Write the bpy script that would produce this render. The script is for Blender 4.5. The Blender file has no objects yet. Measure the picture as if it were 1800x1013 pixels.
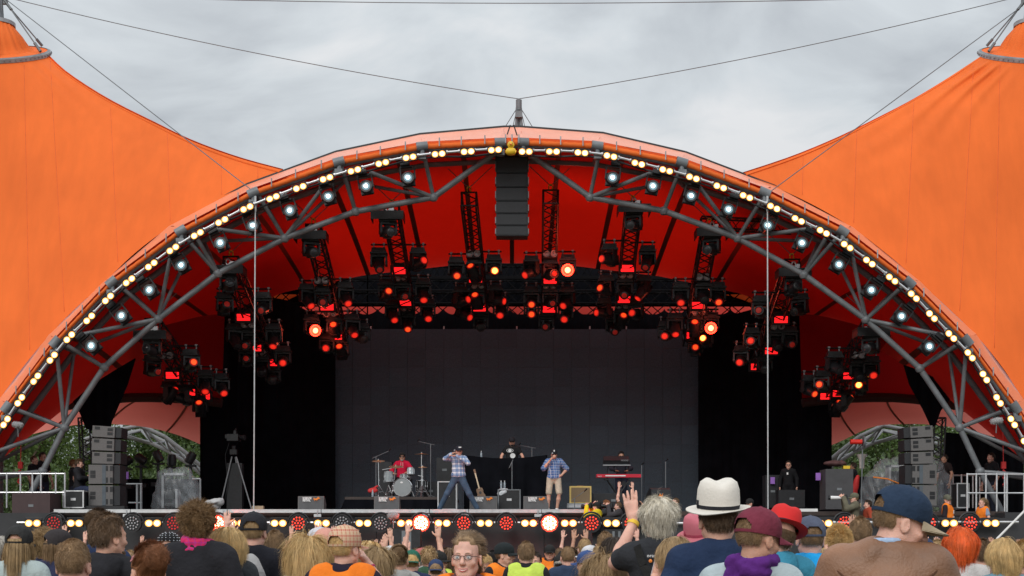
import bpy, math, random
import numpy as np
from mathutils import Vector, Matrix, Euler
random.seed(7); RNG = np.random.default_rng(7)
SC = bpy.context.scene
COL = SC.collection
# ------------------------------------------------------------------ camera, sky, sun, exposure
F = 2480.0            # focal length in photo pixels (photo 1800 wide)
CZ = 1.6; HY = 965.0  # eye height and horizon row
cd = bpy.data.cameras.new("camera"); cam = bpy.data.objects.new("camera", cd); COL.objects.link(cam)
cam.location = (0, 0, CZ); cam.rotation_euler = (math.radians(90), 0, 0)
cd.sensor_width = 36; cd.lens = F / 1800 * 36; cd.shift_y = (HY - 506.5) / 1800
cd.clip_start = 0.1; cd.clip_end = 3000
SC.camera = cam
W = bpy.data.worlds.new("World"); SC.world = W; W.use_nodes = True
nt = W.node_tree; N = nt.nodes; L = nt.links; N.clear()
SUN_EL, SUN_AZ = math.radians(34), math.radians(200)
out = N.new("ShaderNodeOutputWorld"); bg = N.new("ShaderNodeBackground"); L.new(bg.outputs[0], out.inputs[0])
sky = N.new("ShaderNodeTexSky"); sky.sky_type = 'NISHITA'; sky.sun_disc = False
sky.sun_elevation = SUN_EL; sky.sun_rotation = SUN_AZ
tc = N.new("ShaderNodeTexCoord"); sep = N.new("ShaderNodeSeparateXYZ"); L.new(tc.outputs['Generated'], sep.inputs[0])
# cloud deck: project direction onto a plane overhead so that the clouds flatten towards the horizon
mx = N.new("ShaderNodeMath"); mx.operation = 'MAXIMUM'; mx.inputs[1].default_value = 0.0; L.new(sep.outputs[2], mx.inputs[0])
ad = N.new("ShaderNodeMath"); ad.operation = 'ADD'; ad.inputs[1].default_value = 0.22; L.new(mx.outputs[0], ad.inputs[0])
dv = N.new("ShaderNodeVectorMath"); dv.operation = 'DIVIDE'; L.new(tc.outputs['Generated'], dv.inputs[0])
cb = N.new("ShaderNodeCombineXYZ")
for i in range(3): L.new(ad.outputs[0], cb.inputs[i])
L.new(cb.outputs[0], dv.inputs[1])
n1 = N.new("ShaderNodeTexNoise"); n1.inputs['Scale'].default_value = 2.3; n1.inputs['Detail'].default_value = 9; n1.inputs['Roughness'].default_value = .52; n1.inputs['Distortion'].default_value = .5
mp = N.new("ShaderNodeMapping"); mp.inputs['Scale'].default_value = (1.5, 1.5, 1.5); mp.inputs['Location'].default_value = (3.1, .4, .7)
L.new(dv.outputs[0], mp.inputs[0]); L.new(mp.outputs[0], n1.inputs[0])
cr = N.new("ShaderNodeValToRGB"); L.new(n1.outputs[0], cr.inputs[0])
cr.color_ramp.elements[0].position = .34; cr.color_ramp.elements[0].color = (.60, .64, .68, 1)
cr.color_ramp.elements[1].position = .68; cr.color_ramp.elements[1].color = (.98, .99, 1.0, 1)
e = cr.color_ramp.elements.new(.52); e.color = (.79, .84, .875, 1)
gr = N.new("ShaderNodeMath"); gr.operation = 'MULTIPLY_ADD'; gr.inputs[1].default_value = 8.6; gr.inputs[2].default_value = 5.1; L.new(mx.outputs[0], gr.inputs[0])
cs = N.new("ShaderNodeVectorMath"); cs.operation = 'SCALE'; L.new(cr.outputs[0], cs.inputs[0]); L.new(gr.outputs[0], cs.inputs['Scale'])
mix = N.new("ShaderNodeMix"); mix.data_type = 'RGBA'; mix.inputs[0].default_value = .94
L.new(sky.outputs[0], mix.inputs[6]); L.new(cs.outputs[0], mix.inputs[7]); L.new(mix.outputs[2], bg.inputs[0])
bg.inputs[1].default_value = 0.1
sd = bpy.data.lights.new("sun", 'SUN'); sd.energy = 1.5; sd.angle = math.radians(35); sd.color = (1, .96, .9)
so = bpy.data.objects.new("sun", sd); COL.objects.link(so)
dirv = Vector((math.sin(SUN_AZ) * math.cos(SUN_EL), math.cos(SUN_AZ) * math.cos(SUN_EL), math.sin(SUN_EL)))
so.rotation_euler = dirv.to_track_quat('Z', 'Y').to_euler()
vs = SC.view_settings; vs.view_transform = 'Standard'; vs.look = 'None'; vs.gamma = 1; vs.exposure = 0.12; vs.use_curve_mapping = False
SC.render.engine = 'CYCLES'
try:
    SC.cycles.use_denoising = True; SC.cycles.max_bounces = 8; SC.cycles.transparent_max_bounces = 8
    SC.cycles.sample_clamp_indirect = 6
except Exception: pass

# ------------------------------------------------------------------ helpers
def P(px, py, Y):
    """the point at distance Y seen at photo pixel px, py"""
    return Vector(((px - 900) * Y / F, Y, CZ + (HY - py) * Y / F))
_m = {}
def _bs(m): return m.node_tree.nodes['Principled BSDF']
def mat(name, col, rough=.6, metal=0., var=.12, vscale=6., bump=0., bscale=60., emit=None, es=1., spec=.5, transl=None, tf=.5, sss=0., coat=0., alpha=1., trans=0., coords='Object', rnd=0.):
    if name in _m: return _m[name]
    m = bpy.data.materials.new(name); m.use_nodes = True; t = m.node_tree; nn = t.nodes; ll = t.links
    b = nn['Principled BSDF']; o = nn['Material Output']
    b.inputs['Roughness'].default_value = rough; b.inputs['Metallic'].default_value = metal
    b.inputs['Specular IOR Level'].default_value = spec
    c = tuple(col) + (1,)
    if emit is None:
        tcn = nn.new('ShaderNodeTexCoord'); no = nn.new('ShaderNodeTexNoise'); no.inputs['Scale'].default_value = vscale; no.inputs['Detail'].default_value = 6
        ll.new(tcn.outputs[coords], no.inputs[0])
        rp = nn.new('ShaderNodeValToRGB'); ll.new(no.outputs[0], rp.inputs[0])
        rp.color_ramp.elements[0].position = .3; rp.color_ramp.elements[1].position = .7
        rp.color_ramp.elements[0].color = tuple(max(0, x * (1 - var)) for x in col) + (1,)
        rp.color_ramp.elements[1].color = tuple(min(1, x * (1 + var)) for x in col) + (1,)
        last = rp.outputs[0]
        if rnd > 0:
            geo = nn.new('ShaderNodeNewGeometry'); hs = nn.new('ShaderNodeHueSaturation')
            ma = nn.new('ShaderNodeMath'); ma.operation = 'MULTIPLY_ADD'; ma.inputs[1].default_value = 2 * rnd; ma.inputs[2].default_value = 1 - rnd
            ll.new(geo.outputs['Random Per Island'], ma.inputs[0]); ll.new(ma.outputs[0], hs.inputs['Value']); ll.new(last, hs.inputs['Color']); last = hs.outputs[0]
        ll.new(last, b.inputs['Base Color'])
        if bump > 0:
            nb = nn.new('ShaderNodeTexNoise'); nb.inputs['Scale'].default_value = bscale; nb.inputs['Detail'].default_value = 4
            ll.new(tcn.outputs[coords], nb.inputs[0]); bp = nn.new('ShaderNodeBump'); bp.inputs['Strength'].default_value = bump; bp.inputs['Distance'].default_value = .02
            ll.new(nb.outputs[0], bp.inputs['Height']); ll.new(bp.outputs[0], b.inputs['Normal'])
    else:
        b.inputs['Base Color'].default_value = c
        b.inputs['Emission Color'].default_value = tuple(emit) + (1,); b.inputs['Emission Strength'].default_value = es
    if sss > 0:
        b.inputs['Subsurface Weight'].default_value = sss; b.inputs['Subsurface Radius'].default_value = (.02, .008, .004); b.inputs['Subsurface Scale'].default_value = 1
    if coat > 0: b.inputs['Coat Weight'].default_value = coat; b.inputs['Coat Roughness'].default_value = .2
    if alpha < 1: b.inputs['Alpha'].default_value = alpha
    if trans > 0: b.inputs['Transmission Weight'].default_value = trans
    if transl is not None:
        tr = nn.new('ShaderNodeBsdfTranslucent'); tr.inputs[0].default_value = tuple(transl) + (1,)
        ms = nn.new('ShaderNodeMixShader'); ms.inputs[0].default_value = tf
        ll.new(b.outputs[0], ms.inputs[1]); ll.new(tr.outputs[0], ms.inputs[2]); ll.new(ms.outputs[0], o.inputs[0])
    _m[name] = m; return m
def add_bump(m, kind='wave', scale=8, strength=.3, axis='X', coords='Object', stretch=(1, 1, 1)):
    t = m.node_tree; nn = t.nodes; ll = t.links; b = _bs(m)
    tcn = nn.new('ShaderNodeTexCoord'); mp_ = nn.new('ShaderNodeMapping'); mp_.inputs['Scale'].default_value = stretch
    ll.new(tcn.outputs[coords], mp_.inputs[0])
    if kind == 'wave':
        w = nn.new('ShaderNodeTexWave'); w.bands_direction = axis; w.inputs['Scale'].default_value = scale; w.inputs['Distortion'].default_value = 1.2
    else:
        w = nn.new('ShaderNodeTexNoise'); w.inputs['Scale'].default_value = scale; w.inputs['Detail'].default_value = 5
    ll.new(mp_.outputs[0], w.inputs[0])
    bp = nn.new('ShaderNodeBump'); bp.inputs['Strength'].default_value = strength; bp.inputs['Distance'].default_value = .05
    ll.new(w.outputs['Fac'], bp.inputs['Height'])
    if b.inputs['Normal'].is_linked: ll.new(b.inputs['Normal'].links[0].from_socket, bp.inputs['Normal'])
    ll.new(bp.outputs[0], b.inputs['Normal']); return m
def plaid(name, base, c1, c2, s1=9., s2=9., w=.5, fine=True):
    """woven check: two sets of stripes crossing"""
    if name in _m: return _m[name]
    m = bpy.data.materials.new(name); m.use_nodes = True; t = m.node_tree; nn = t.nodes; ll = t.links; b = nn['Principled BSDF']
    b.inputs['Roughness'].default_value = .85
    tcn = nn.new('ShaderNodeTexCoord'); sp = nn.new('ShaderNodeSeparateXYZ'); ll.new(tcn.outputs['Object'], sp.inputs[0])
    adx = nn.new('ShaderNodeMath'); adx.operation = 'ADD'; ll.new(sp.outputs[0], adx.inputs[0]); ll.new(sp.outputs[1], adx.inputs[1])
    cur = None
    def stripe(src, freq, width):
        a = nn.new('ShaderNodeMath'); a.operation = 'MULTIPLY'; a.inputs[1].default_value = freq; ll.new(src, a.inputs[0])
        f = nn.new('ShaderNodeMath'); f.operation = 'FRACT'; ll.new(a.outputs[0], f.inputs[0])
        l = nn.new('ShaderNodeMath'); l.operation = 'LESS_THAN'; l.inputs[1].default_value = width; ll.new(f.outputs[0], l.inputs[0]); return l.outputs[0]
    col = None
    def mixc(prev, fac, c, amt):
        mu = nn.new('ShaderNodeMath'); mu.operation = 'MULTIPLY'; mu.inputs[1].default_value = amt; ll.new(fac, mu.inputs[0])
        x = nn.new('ShaderNodeMix'); x.data_type = 'RGBA'; ll.new(mu.outputs[0], x.inputs[0]); x.inputs[7].default_value = tuple(c) + (1,)
        if prev is None: x.inputs[6].default_value = tuple(base) + (1,)
        else: ll.new(prev, x.inputs[6])
        return x.outputs[2]
    col = mixc(None, stripe(adx.outputs[0], s1, w), c1, .5); col = mixc(col, stripe(sp.outputs[2], s2, w), c1, .55)
    if fine:
        col = mixc(col, stripe(adx.outputs[0], s1 * 2, .16), c2, .7); col = mixc(col, stripe(sp.outputs[2], s2 * 2, .16), c2, .7)
    ll.new(col, b.inputs['Base Color']); _m[name] = m; return m

class MB:
    """collects geometry for one mesh"""
    def __init__(s): s.v = []; s.f = []; s.mi = []; s.cur = 0
    def add(s, vs, fs):
        n = len(s.v); s.v += [tuple(v) for v in vs]
        for f in fs: s.f.append(tuple(i + n for i in f)); s.mi.append(s.cur)
        return s
    def box(s, c, d, R=None, taper=1.0):
        hx, hy, hz = d[0] / 2, d[1] / 2, d[2] / 2; vs = []
        for z in (-hz, hz):
            k = taper if z > 0 else 1
            for x, y in ((-hx, -hy), (hx, -hy), (hx, hy), (-hx, hy)):
                p = Vector((x * k, y * k, z)); p = (R @ p) if R is not None else p; vs.append(p + Vector(c))
        return s.add(vs, [(3, 2, 1, 0), (4, 5, 6, 7), (0, 1, 5, 4), (1, 2, 6, 5), (2, 3, 7, 6), (3, 0, 4, 7)])
    def tube(s, a, b, r, r2=None, n=8, caps=True):
        a = Vector(a); b = Vector(b); d = b - a
        if d.length < 1e-6: return s
        r2 = r if r2 is None else r2; q = d.to_track_quat('Z', 'Y'); vs = []
        for p, rr in ((a, r), (b, r2)):
            for i in range(n):
                t = 2 * math.pi * i / n; vs.append(p + q @ Vector((rr * math.cos(t), rr * math.sin(t), 0)))
        fs = [(i, (i + 1) % n, n + (i + 1) % n, n + i) for i in range(n)]
        if caps: fs += [tuple(range(n - 1, -1, -1)), tuple(range(n, 2 * n))]
        return s.add(vs, fs)
    def path(s, pts, r, n=6, closed=False):
        pts = [Vector(p) for p in pts]; rings = []; m = len(pts); vs = []
        for i, p in enumerate(pts):
            if closed: d = pts[(i + 1) % m] - pts[i - 1]
            else: d = pts[min(i + 1, m - 1)] - pts[max(i - 1, 0)]
            q = d.to_track_quat('Z', 'Y'); rr = r[i] if isinstance(r, (list, tuple)) else r
            for k in range(n):
                t = 2 * math.pi * k / n; vs.append(p + q @ Vector((rr * math.cos(t), rr * math.sin(t), 0)))
        fs = []
        for i in range(m if closed else m - 1):
            j = (i + 1) % m
            for k in range(n): fs.append((i * n + k, i * n + (k + 1) % n, j * n + (k + 1) % n, j * n + k))
        if not closed: fs += [tuple(range(n - 1, -1, -1)), tuple(range((m - 1) * n, m * n))]
        return s.add(vs, fs)
    def lathe(s, prof, n=20, M=None, sx=1., sy=1., cap=True):
        vs = []
        for r, z in prof:
            for i in range(n):
                t = 2 * math.pi * i / n; p = Vector((r * sx * math.cos(t), r * sy * math.sin(t), z)); vs.append(M @ p if M is not None else p)
        fs = []
        for j in range(len(prof) - 1):
            for i in range(n): fs.append((j * n + i, j * n + (i + 1) % n, (j + 1) * n + (i + 1) % n, (j + 1) * n + i))
        if cap: fs += [tuple(range(n - 1, -1, -1)), tuple(range((len(prof) - 1) * n, len(prof) * n))]
        return s.add(vs, fs)
    def grid(s, fn, nu, nv):
        vs = [fn(i / nu, j / nv) for i in range(nu + 1) for j in range(nv + 1)]
        return s.add(vs, [(i * (nv + 1) + j, (i + 1) * (nv + 1) + j, (i + 1) * (nv + 1) + j + 1, i * (nv + 1) + j + 1) for i in range(nu) for j in range(nv)])
    def prism(s, poly, depthv):
        """polygon (3D points) pushed along depthv"""
        n = len(poly); d = Vector(depthv); vs = [Vector(p) for p in poly] + [Vector(p) + d for p in poly]
        return s.add(vs, [tuple(range(n)), tuple(range(2 * n - 1, n - 1, -1))] + [(i, i + n, (i + 1) % n + n, (i + 1) % n) for i in range(n)])
    def build(s, name, mats, parent=None, smooth=35, loc=None, rot=None):
        me = mesh_of(name, s.v, s.f, mats, s.mi if s.cur or any(s.mi) else None, smooth)
        return put(name, me, parent, loc, rot)
def mesh_of(name, v, f, mats, mi=None, smooth=35):
    me = bpy.data.meshes.new(name); me.from_pydata([tuple(x) for x in v], [], f); me.validate(); 
    if not isinstance(mats, (list, tuple)): mats = [mats]
    for m in mats: me.materials.append(m)
    if mi is not None and len(mi) == len(me.polygons): me.polygons.foreach_set('material_index', mi)
    if smooth:
        me.shade_smooth()
        if smooth < 180: me.set_sharp_from_angle(angle=math.radians(smooth))
    me.update(); return me
def put(name, me, parent=None, loc=None, rot=None):
    o = bpy.data.objects.new(name, me); COL.objects.link(o); o.parent = parent
    if loc is not None: o.location = loc
    if rot is not None: o.rotation_euler = rot
    return o
def tag(o, label, cat, group=None):
    o['label'] = label; o['category'] = cat
    if group: o['group'] = group
    return o
def thing(name, label, cat, loc=(0, 0, 0), rz=0, group=None):
    o = bpy.data.objects.new(name, None); COL.objects.link(o); o.location = loc; o.rotation_euler = (0, 0, rz); o.empty_display_size = .2
    return tag(o, label, cat, group)
def struct(o): o['kind'] = 'structure'; return o
def kids(o): return [c for c in COL.objects if c.parent == o]
_tree = {}
def snapshot(o): 
    return (o, [snapshot(c) for c in kids(o)])
def dup(snap, parent=None):
    o, ch = snap; c = o.copy(); COL.objects.link(c); c.parent = parent
    for x in ch: dup(x, c)
    return c
ORD = ["first", "second", "third", "fourth", "fifth", "sixth", "seventh", "eighth", "ninth", "tenth", "eleventh", "twelfth", "thirteenth", "fourteenth", "fifteenth", "sixteenth", "seventeenth", "eighteenth", "nineteenth", "twentieth",
       "twenty-first", "twenty-second", "twenty-third", "twenty-fourth", "twenty-fifth", "twenty-sixth", "twenty-seventh", "twenty-eighth", "twenty-ninth", "thirtieth"]
def interp(pts, t):
    """pts: list of tuples, piecewise-linear at t in 0..1 by index"""
    x = t * (len(pts) - 1); i = min(int(x), len(pts) - 2); f = x - i
    return [a + (b - a) * f for a, b in zip(pts[i], pts[i + 1])]
def crom(pts, t):
    x = t * (len(pts) - 1); i = min(int(x), len(pts) - 2); f = x - i
    p0 = pts[max(i - 1, 0)]; p1 = pts[i]; p2 = pts[i + 1]; p3 = pts[min(i + 2, len(pts) - 1)]
    return [.5 * (2 * b + (c - a) * f + (2 * a - 5 * b + 4 * c - d) * f * f + (-a + 3 * b - 3 * c + d) * f ** 3) for a, b, c, d in zip(p0, p1, p2, p3)]
def text_part(name, body, size, m, parent, loc, rot, bold=.0, extrude=.003):
    cu = bpy.data.curves.new(name, 'FONT'); cu.body = body; cu.size = size; cu.extrude = extrude; cu.offset = bold; cu.resolution_u = 2
    cu.space_line = .82
    o = bpy.data.objects.new(name, cu); COL.objects.link(o)
    dg = bpy.context.evaluated_depsgraph_get(); me = bpy.data.meshes.new_from_object(o.evaluated_get(dg)); bpy.data.objects.remove(o)
    me.materials.clear(); me.materials.append(m); return put(name, me, parent, loc, rot)

# ------------------------------------------------------------------ materials
def orange_fabric(name, col, tr, tf, rough, spec, wk):
    m = mat(name, col, rough, var=.09, vscale=.45, spec=spec, transl=tr, tf=tf)
    t = m.node_tree; nn = t.nodes; b = _bs(m); src = b.inputs['Base Color'].links[0].from_socket
    tcn = nn.new('ShaderNodeTexCoord'); mp_ = nn.new('ShaderNodeMapping'); mp_.inputs['Scale'].default_value = (3.5, 3.5, .35); no = nn.new('ShaderNodeTexNoise'); no.inputs['Detail'].default_value = 8; no.inputs['Scale'].default_value = 1
    t.links.new(tcn.outputs['Object'], mp_.inputs[0]); t.links.new(mp_.outputs[0], no.inputs[0]); mr = nn.new('ShaderNodeMapRange'); mr.inputs[1].default_value = .3; mr.inputs[2].default_value = .7; mr.inputs[3].default_value = .955; mr.inputs[4].default_value = 1.035; t.links.new(no.outputs[0], mr.inputs[0])
    hs = nn.new('ShaderNodeHueSaturation'); t.links.new(mr.outputs[0], hs.inputs['Value']); t.links.new(src, hs.inputs['Color']); t.links.new(hs.outputs[0], b.inputs['Base Color'])
    add_bump(m, 'noise', .6, wk, stretch=(1, 1, .5)); add_bump(m, 'noise', 35, .12)
    return m
M_OUT = orange_fabric('orange_canvas', (.93, .185, .036), (.7, .06, .01), .15, .75, .2, .35)
M_VIS = orange_fabric('coated_sheen_canvas', (.92, .31, .17), (.7, .06, .01), .08, .34, .9, .6)  # sky sheen put into the base colour, paler than the roof canvas
M_ROOF = orange_fabric('roof_canvas', (.93, .185, .036), (.95, .14, .04), .6, .75, .2, .3)
M_RED = orange_fabric('shade_red_canvas', (.60, .062, .050), (.74, .060, .044), .5, .8, .15, .3)  # canvas underside: shade and light through the cloth put into the red
M_RED2 = orange_fabric('shaded_side_red', (.34, .008, .012), (.5, .01, .012), .3, .8, .15, .3)  # upper side sheet, its shade put into the colour
M_SIDE = orange_fabric('side_lining', (.50, .11, .085), (.95, .30, .24), .5, .8, .15, .3)  # lower sheet of the side membrane, daylight from behind put into the colour
M_SEAM = mat('seam_tape', (.16, .03, .018), .8, var=.1)
M_SEAM2 = mat('dark_orange_seam', (.74, .14, .03), .8, var=.1)
M_STEEL = mat('painted_steel', (.165, .18, .195), .5, .1, var=.22, vscale=3, bump=.15, bscale=25)
M_PALE = mat('galvanised_steel', (.34, .36, .38), .5, .4, var=.2, vscale=5)
M_ALU = mat('aluminium', (.66, .67, .69), .35, .75, var=.12, vscale=8)
M_CABLE = mat('steel_rope', (.16, .17, .18), .6, .4)
M_BLACK = mat('black_metal', (.014, .015, .018), .5, .1, var=.3, vscale=12)
M_BLK2 = mat('black_plastic', (.018, .019, .022), .42, var=.3, vscale=10)
M_TRUSS = mat('matt_black_truss', (.006, .006, .007), .9, spec=.08)
M_DRAPE = add_bump(mat('black_drape', (.006, .0065, .009), .95, var=.3, vscale=2, spec=.05), 'wave', .9, .6, 'X')
M_SKIRT = mat('black_board', (.036, .037, .041), .75, var=.2, vscale=2, bump=.1, bscale=90)
M_DECK = mat('stage_deck_ply', (.045, .03, .026), .6, var=.3, vscale=3, bump=.1)
M_GREYBOX = mat('grey_speaker_paint', (.13, .125, .125), .75, var=.1, vscale=20, bump=.2, bscale=150)
M_GRILLE = mat('speaker_grille', (.022, .024, .028), .7, var=.2, vscale=40, bump=.3, bscale=220)
M_WHITE = mat('white_paint', (.75, .75, .75), .6, var=.05)
M_CHROME = mat('chrome', (.75, .75, .77), .18, .95, var=.05)
M_BRASS = mat('cymbal_bronze', (.45, .25, .12), .35, .8, var=.15)
M_WOOD = mat('brown_wood', (.2, .09, .04), .5, var=.3, vscale=9)
M_TWEED = mat('tweed_yellow', (.62, .45, .14), .7, var=.15, vscale=60)
M_GOLDCLOTH = mat('grille_cloth_brown', (.2, .14, .08), .85, var=.15, vscale=80)
M_LOGO = mat('logo_orange', (.85, .24, .03), .6, var=.03)
M_YEL = mat('yellow_plastic', (.75, .5, .03), .4, var=.1)
M_REDP = mat('red_fabric', (.55, .03, .03), .7, var=.15)
M_PURP = mat('purple_tape', (.3, .13, .5), .6)
M_WARM = mat('warm_lamp_glow', (1, .8, .5), emit=(1, .72, .36), es=6)
M_WARMO = mat('warm_lamp_edge', (1, .7, .3), emit=(1, .50, .13), es=1.5)
M_WARMR = mat('warm_lamp_halo', (1, .6, .2), emit=(1, .36, .06), es=.9)  # makes the rim glow for the orange halo around each lamp
M_COOL = mat('cool_lamp_glow', (.8, .95, 1), emit=(.62, .93, 1), es=3.2)
M_COOLR = mat('cool_lamp_ring', (.3, .5, .6), .2, var=.1)
M_REDL = mat('red_lamp_glow', (1, .1, .05), emit=(1, .022, .010), es=.7)
M_REDD = mat('dim_red_lens', (.4, .03, .02), emit=(1, .03, .02), es=.08)
M_ORL = mat('orange_lamp_glow', (1, .2, .05), emit=(1, .075, .012), es=1.0)
M_HOT = mat('hot_red_lamp', (1, .3, .1), emit=(1, .085, .035), es=14)
M_HOTP = mat('glaring_red_dot', (1, .3, .1), emit=(1, .35, .22), es=26)
M_HOTR = mat('hot_red_halo', (1, .1, .05), emit=(1, .02, .012), es=3)  # red halo of the glaring lamps, painted as a glow around them
M_REDD2 = mat('deep_red_lens', (.3, .02, .02), emit=(1, .012, .008), es=.28)
M_STROBE = mat('red_strobe', (1, .05, .05), emit=(1, .012, .015), es=1.3)
for _mm in (M_WARM, M_WARMO):
    _t = _mm.node_tree; _o = _t.nodes.new('ShaderNodeObjectInfo'); _r = _t.nodes.new('ShaderNodeMapRange'); _e = _bs(_mm).inputs['Emission Strength']; _r.inputs[3].default_value = _e.default_value * .55; _r.inputs[4].default_value = _e.default_value * 1.25
    _t.links.new(_o.outputs['Random'], _r.inputs[0]); _t.links.new(_r.outputs[0], _e)
M_GLASS = mat('grey_lens', (.35, .36, .38), .15, .2, var=.1)
M_DARKLENS = mat('dark_lens', (.03, .03, .035), .1)
def led_mat():
    m = bpy.data.materials.new('led_mesh'); m.use_nodes = True; t = m.node_tree; nn = t.nodes; ll = t.links; b = nn['Principled BSDF']
    b.inputs['Roughness'].default_value = .55; b.inputs['Specular IOR Level'].default_value = .3
    tcn = nn.new('ShaderNodeTexCoord'); br = nn.new('ShaderNodeTexBrick'); br.inputs['Scale'].default_value = 13; br.offset = 0
    br.inputs['Color1'].default_value = (.125, .195, .26, 1); br.inputs['Color2'].default_value = (.095, .15, .20, 1); br.inputs['Mortar'].default_value = (.02, .022, .026, 1)
    br.inputs['Brick Width'].default_value = .5; br.inputs['Row Height'].default_value = .5; br.inputs['Mortar Size'].default_value = .09
    sp = nn.new('ShaderNodeSeparateXYZ'); cbn = nn.new('ShaderNodeCombineXYZ'); ll.new(tcn.outputs['Object'], sp.inputs[0]); ll.new(sp.outputs[0], cbn.inputs[0]); ll.new(sp.outputs[2], cbn.inputs[1])
    ll.new(cbn.outputs[0], br.inputs[0])
    oi = nn.new('ShaderNodeObjectInfo'); hs = nn.new('ShaderNodeHueSaturation'); ma = nn.new('ShaderNodeMath'); ma.operation = 'MULTIPLY_ADD'; ma.inputs[1].default_value = .14; ma.inputs[2].default_value = .93
    ll.new(oi.outputs['Random'], ma.inputs[0]); ll.new(ma.outputs[0], hs.inputs['Value']); ll.new(br.outputs[0], hs.inputs['Color']); ll.new(hs.outputs[0], b.inputs['Base Color']); return m
M_LED = led_mat()
def plastic_wrap():
    m = mat('clear_plastic_wrap', (.55, .6, .65), .22, var=.2, vscale=3, alpha=.20, spec=.9)
    return add_bump(m, 'noise', 5, .9, stretch=(1, 1, .35))
M_WRAP = plastic_wrap()
# ------------------------------------------------------------------ ground
def ground_fn(u, v): return ((u - .5) * 900, -150 + v * 1000, 0)
g = MB().grid(ground_fn, 24, 24)
struct(g.build('ground', mat('trodden_earth_grass', (.11, .095, .05), .95, var=.45, vscale=.35, bump=.4, bscale=9), smooth=0))

# ------------------------------------------------------------------ stage
DZ = 2.65; SY = 39.3
st = thing('stage_platform', 'wide black stage platform with a silver front rail under the orange tent', 'stage', (0, 0, 0))
d = MB(); d.box((0.0, 50, DZ - .06), (27.6, 21.0, .12)); d.build('deck', M_DECK, st, 0)
d = MB(); d.box((0, 57, 1.25), (27, 6, 2.5)); d.build('base', M_SKIRT, st, 0)
x0 = (95 - 900) * SY / F; xr = (1126 - 900) * SY / F
seam_px = [95, 230, 400, 565, 755, 824, 952, 1126]
for a, b in zip(seam_px[:-1], seam_px[1:]):
    xa, xb = (a - 900) * SY / F, (b - 900) * SY / F
    r = MB(); r.box(((xa + xb) / 2, SY, DZ + .0), (xb - xa - .02, .1, .10)); r.box(((xa + xb) / 2, SY - .062, DZ - .03), (xb - xa - .02, .02, .035))
    r.box((xb - .1, SY - .02, DZ - .12), (.2, .12, .08)); r.tube((xb - .1, SY - .09, DZ - .1), (xb - .1, SY - .09, DZ + .03), .012)
    r.build('edge_rail', M_ALU, st, 0)
w = 2.35; x = -13.2; i = 0
while x < 13.3:
    yy = SY + .25
    q = MB(); q.box((x + w / 2, yy, (DZ - .07) / 2), (w - .015, .04, DZ - .075)); q.build('skirt_panel', M_SKIRT, st, 0); x += w; i += 1
d = MB(); d.box(((1400 - 900) * 38.6 / F + 2.9, 38.4, 1.22), (6.9, .06, 2.44)); d.box(((1400 - 900) * 38.6 / F + 2.9, 38.8, 1.25), (6.9, .8, .1)); d.build('pit_wall', M_SKIRT, st, 0)
xa_, xb_ = P(1040, 0, 37.3).x, P(1404, 0, 37.3).x; zt_ = P(0, 911, 37.3).z
for k in range(3): d = MB(); wq = (xb_ - xa_) / 3; d.box((xa_ + wq * (k + .5), 37.3, zt_ / 2), (wq - .02, .05, zt_)); d.build('pit_wall', M_SKIRT, st, 0)
d = MB(); d.box(((1760 - 900) * 39 / F + 4, 40, 1.3), (8, 2.6, 2.6)); d.build('wing_base', M_SKIRT, st, 0)
d = MB(); d.box(((40 - 900) * 39 / F - 3, 40.6, 1.3), (8, 2.6, 2.6)); d.build('wing_base', M_SKIRT, st, 0)
for xx, wdt in (((1415 - 900) * 39.2 / F, .62),):
    d = MB(); d.box((xx, 39.05, DZ + .02), (wdt, .12, .08)); d.build('edge_plate', M_WHITE, st, 0)
# lamp pipe under the deck edge
d = MB(); py = 919
for a, b in ((30, 800), (800, 1036)): d.tube(P(a, py, 38.9), P(b, py, 38.9), .035)
d.tube(P(1045, py + 1, 37.15), P(1400, py + 1, 37.15), .035); d.tube(P(1400, py, 38.15), P(1560, py, 38.15), .035)
d.tube(P(1430, 918, 38.15), P(1790, 918, 38.15), .035)
for a in range(60, 1400, 52): p = P(a, py, 38.9 if a < 1036 else 37.15); d.box(p, (.07, .09, .1)); d.box(p + Vector((0, .2, .05)), (.03, .4, .03))
d.build('lamp_pipe', M_ALU, st)

# ------------------------------------------------------------------ canopy
FN = [(-95, 905), (-45, 812), (15, 719), (100, 605), (199, 500), (320, 410), (447, 343), (597, 289), (743, 262), (880, 255), (920, 255), (1050, 261), (1198, 290), (1343, 343), (1480, 411), (1597, 501), (1698, 603), (1783, 720), (1843, 812), (1893, 905)]
VT = [(-125, 880), (-72, 790), (-4, 702), (85, 588), (180, 497), (296, 398), (434, 325), (590, 268), (738, 237), (886, 224), (914, 224), (1060, 235), (1206, 269), (1362, 328), (1500, 400), (1617, 494), (1718, 588), (1802, 702), (1872, 790), (1925, 880)]
FC, FB = 40.0, 41.6
can = thing('stage_canopy', 'huge orange tent roof peaked at both sides with a vault shaded red over the stage', 'tent canopy')
FW = [P(a, b, FC) for a, b in FN]; VW = [P(a, b, 42.4) for a, b in VT]
def wob(a, b, c): return math.sin(a * 1.7 + 2.1 * math.sin(b * .9)) * math.sin(b * 1.3 + c * .7 + 1.1)
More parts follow.
